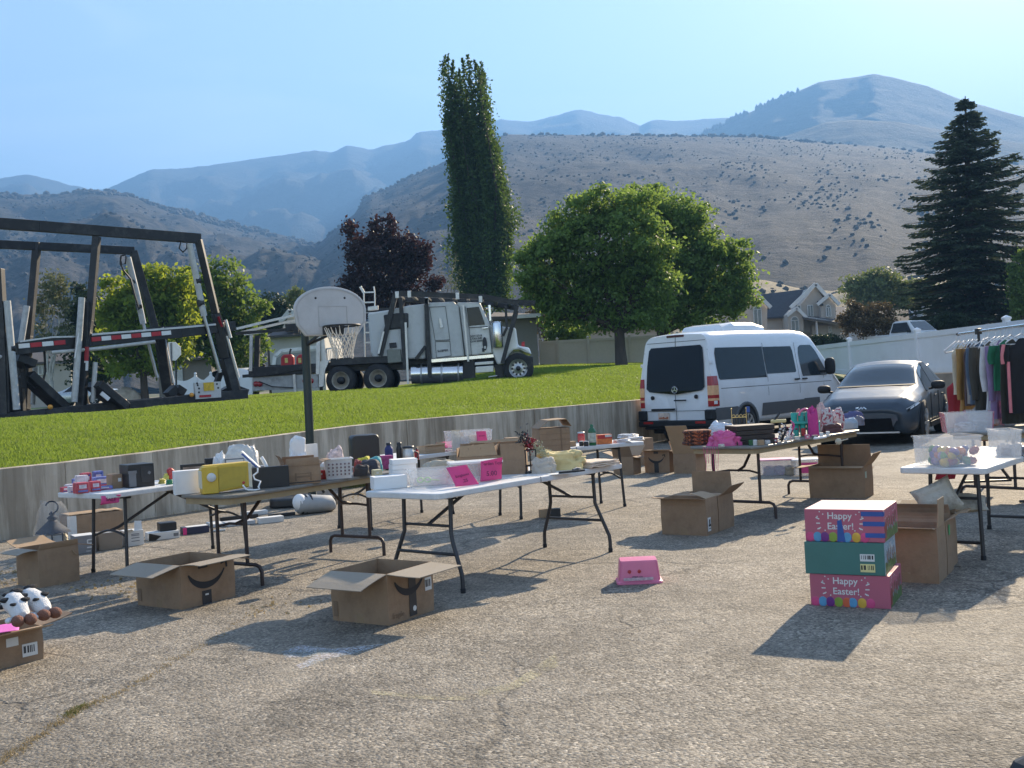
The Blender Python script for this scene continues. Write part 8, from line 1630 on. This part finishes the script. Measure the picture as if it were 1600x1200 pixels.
hw(h1, Y, [(1222, 520), (1246, 520), (1246, 497), (1234, 484), (1222, 494)], 3, STUC, y0=-2.2); trim(h1, Y, [(1219, 496), (1234, 484), (1250, 500), (1310, 510)], .3, -2.5); slope(h1, Y, [(1242, 499), (1320, 510), (1320, 498), (1250, 492)], ROOB, -3, 0); hwall(h1, Y, 1264, 1320, 509, 2, STUC, -1.); hwall(h1, Y, 1262.5, 1264, 500, .4, TRIM, -2.8, 'porch_post')
win(h1, Y, 1261, 478, 1267, 494, y=-.45); win(h1, Y, 1286, 482, 1291, 495, True, y=-1.25); win(h1, Y, 1228, 503, 1237, 518, True, y=-2.25); win(h1, Y, 1245, 478, 1248, 486, y=-.45, mull=0); win(h1, Y, 1290, 512, 1293, 519, y=-1.05, mull=0)
h0 = house('beige house with arched window half hidden by the shade trees', 88, 1150)
hw(h0, 88, [(1120, 530), (1198, 530), (1199, 477), (1171, 448), (1140, 478), (1120, 490)], 9, STUB); slope(h0, 88, [(1135, 480), (1204, 480), (1171, 446), (1120, 440)], ROOF, .4, 6); trim(h0, 88, [(1148, 470), (1169, 447), (1203, 481)], .3, -.3); win(h0, 88, 1179, 484, 1188, 508, True)
hb = house('low pinkish-beige house wall behind the tan fence', 72, 970); hwall(hb, 72, 918, 1050, 512, 8, STUB); slope(hb, 72, [(912, 513), (1056, 507), (1045, 488), (925, 492)], ROOB, -.5, 4); hwall(hb, 72, 1000, 1050, 525, .3, STUB, -.1, 'garage_panel')
sh = house('grey garden shed with shallow dark roof beside the truck bonnet', 50, 820, name='shed'); hwall(sh, 50, 770, 838, 494, 4.5, pm('shed_grey', (.20, .19, .17), rough=.9, var=.06)); slope(sh, 50, [(764, 496), (846, 493), (828, 482), (770, 480)], ROOB, -.4, 3.5); trim(sh, 50, [(800, 496.5), (845, 493.5)], .18, -.5)
h3 = house('dark blue-roofed house between the grey house and the russet bush', 130, 1325); hwall(h3, 130, 1300, 1400, 500, 8, STUW); slope(h3, 130, [(1296, 501), (1402, 498), (1396, 474), (1304, 475)], pm('blue_shingle', (.035, .042, .06), rough=.85, var=.2), -.5, 5); hw(h3, 130, [(1340, 502), (1356, 502), (1356, 484), (1348, 473), (1340, 484)], 4, CRM, y0=-.8); trim(h3, 130, [(1338, 485), (1348, 472), (1358, 486)], .3, -1.); win(h3, 130, 1345, 487, 1351, 497)
h4 = house('white-gabled house with long dark roof behind the pickup', 120, 1430); hwall(h4, 120, 1386, 1475, 506, 8, STUW); slope(h4, 120, [(1382, 502), (1446, 504), (1444, 476), (1386, 476)], ROOF, -.5, 5); hw(h4, 120, [(1432, 516), (1468, 516), (1462, 496), (1445, 475), (1436, 496)], 6, STUW, y0=-1); trim(h4, 120, [(1431, 504), (1445, 475), (1468, 509)], .3, -1.3); win(h4, 120, 1451, 500, 1457, 510, True, -1.05)
MB().box((0, 0, 0), (.1, .1, .1)).v; h5 = house('low dark-roofed house with a tiny white dormer under the spruce', 126, 1480); hwall(h5, 126, 1450, 1545, 508, 7, STUW); slope(h5, 126, [(1450, 510), (1548, 507), (1540, 488), (1458, 490)], ROOF, -.5, 5); hw(h5, 126, [(1471, 512), (1481, 512), (1481, 502), (1476, 496), (1471, 502)], 3, CRM, y0=-1); trim(h5, 126, [(1469, 504), (1476, 495), (1483, 505)], .25, -1.2); win(h5, 126, 1474, 503, 1478, 510, y=-1.05, mull=0)
h6 = house('cream gabled house beyond the clothes rack', 110, 1560); hwall(h6, 110, 1543, 1585, 497, 7, CRM); slope(h6, 110, [(1540, 499), (1572, 497), (1570, 483), (1546, 484)], ROOF, -.4, 4); hw(h6, 110, [(1568, 515), (1584, 515), (1583, 497), (1575, 485), (1568, 496)], 5, CRM, y0=-.6); trim(h6, 110, [(1566, 497), (1575, 484), (1586, 502)], .3, -.8); trim(h6, 110, [(1541, 499), (1567, 497)], .3, -.7)
h7 = house('pale house with small white gable behind the basketball backboard', 74, 460); hwall(h7, 74, 420, 505, 523, 8, STUW); slope(h7, 74, [(412, 526), (505, 520), (500, 500), (440, 503)], ROOB, -.5, 4); hw(h7, 74, [(444, 512), (470, 511), (458, 486)], 4, STUW, y0=-.5); trim(h7, 74, [(442, 505), (457, 486), (474, 500)], .3, -.8); hwall(h7, 74, 448, 475, 471, 5, pm('navy_siding', (.035, .045, .07)), 4, 'chimney_block')
MB_ = dep(446, 580, 56); gd = thing('utility_trailer', 'white utility trailer with an arched frame behind the fuel cans', 'trailer', (MB_.x, MB_.y, Zout(MB_.x, MB_.y))); P_ = V(gd.location); mb = MB(); pts = [dep(*q, 56) - P_ for q in ((427, 575), (430, 556), (440, 548), (500, 542))]
for a, b in zip(pts, pts[1:]): mb.bar(a, b, .12, .18)
mb.build('arched_rail', WHITE2, gd); MB().prism([dep(*q, 56.2) - P_ for q in ((428, 590), (500, 586), (500, 548), (442, 553), (432, 560))], (0, .3, 0)).build('side_panel', pm('trailer_grey', (.30, .30, .30)), gd)
h8 = house('low tan house front behind the trailer posts', 76, 290); hwall(h8, 76, 246, 330, 562, 6, pm('tan_wall', (.22, .19, .16))); slope(h8, 76, [(240, 564), (336, 558), (330, 540), (250, 545)], ROOB, -.5, 3); hwall(h8, 76, 262, 285, 569, .2, TRIM, -.1, 'garage_door')
h9 = house('grey house wall glimpsed behind the pale birch', 84, 60); hwall(h9, 84, -40, 110, 568, 6, STUC); slope(h9, 84, [(-50, 572), (118, 563), (105, 545), (-40, 553)], ROOB, -.5, 3); win(h9, 84, 62, 572, 72, 584)
def sign_():
    p = dep(268, 600, 44); z = Zout(p.x, p.y); o = thing('stop_sign', 'grey back of an octagonal road sign on a post behind the trailer', 'sign', (p.x, p.y, z)); c = dep(268, 549, 44) - V(o.location); MB().prism([c + V((math.cos(R(22.5 + 45 * k)) * .42, 0, math.sin(R(22.5 + 45 * k)) * .42)) for k in range(8)], (0, .02, 0)).build('sign_plate', ALU, o); MB().bar((0, -.03, -.2), (c.x, -.03, c.z + .35), .05, .05).build('sign_post', GRYP, o)
sign_()
def boulder(): p = dep(195, 605, 60); one(MB().ell((0, 0, .3), (.95, .7, .6), seg=18, ring=12, jit=.5, fr=1.3), 'boulder', 'pale rounded boulder on the grass behind the sedan', 'boulder', pm('pale_rock', (.42, .36, .29), rough=.95, var=.25, scale=3, bump=.6), (p.x, p.y, Zout(p.x, p.y)))
boulder()
def lamp(): p = dep(274, 600, 54); o = thing('garden_lamp', 'small lantern-topped garden post lamp beside the road sign', 'lamp', (p.x, p.y, Zout(p.x, p.y))); c = dep(275, 558, 54) - V(o.location); MB().tube([(0, 0, -.1), (c.x, 0, c.z)], .05).build('lamp_post', BLKP, o); MB().lathe([(.08, 0), (.16, .3), (.2, .32), (.02, .45)], 6, (c.x, 0, c.z)).build('lamp_head', CLRL, o)
lamp()
bb = at(1735, 1290); o = thing('black_bag', 'black bag corner poking into the bottom corner of the picture', 'bag', (bb.x, bb.y, 0), R(20)); MB().loft([[V((-.2, 0, 0)), V((.3, 0, 0)), V((.3, .3, 0)), V((-.2, .3, 0))], [V((-.12, .03, .14)), V((.3, .03, .16)), V((.3, .27, .16)), V((-.12, .27, .14))], [V((.05, .1, .22)), V((.25, .1, .22)), V((.25, .2, .22)), V((.05, .2, .22))]], sm=False).build('bag_body', BLKP, o, bevel=.02)
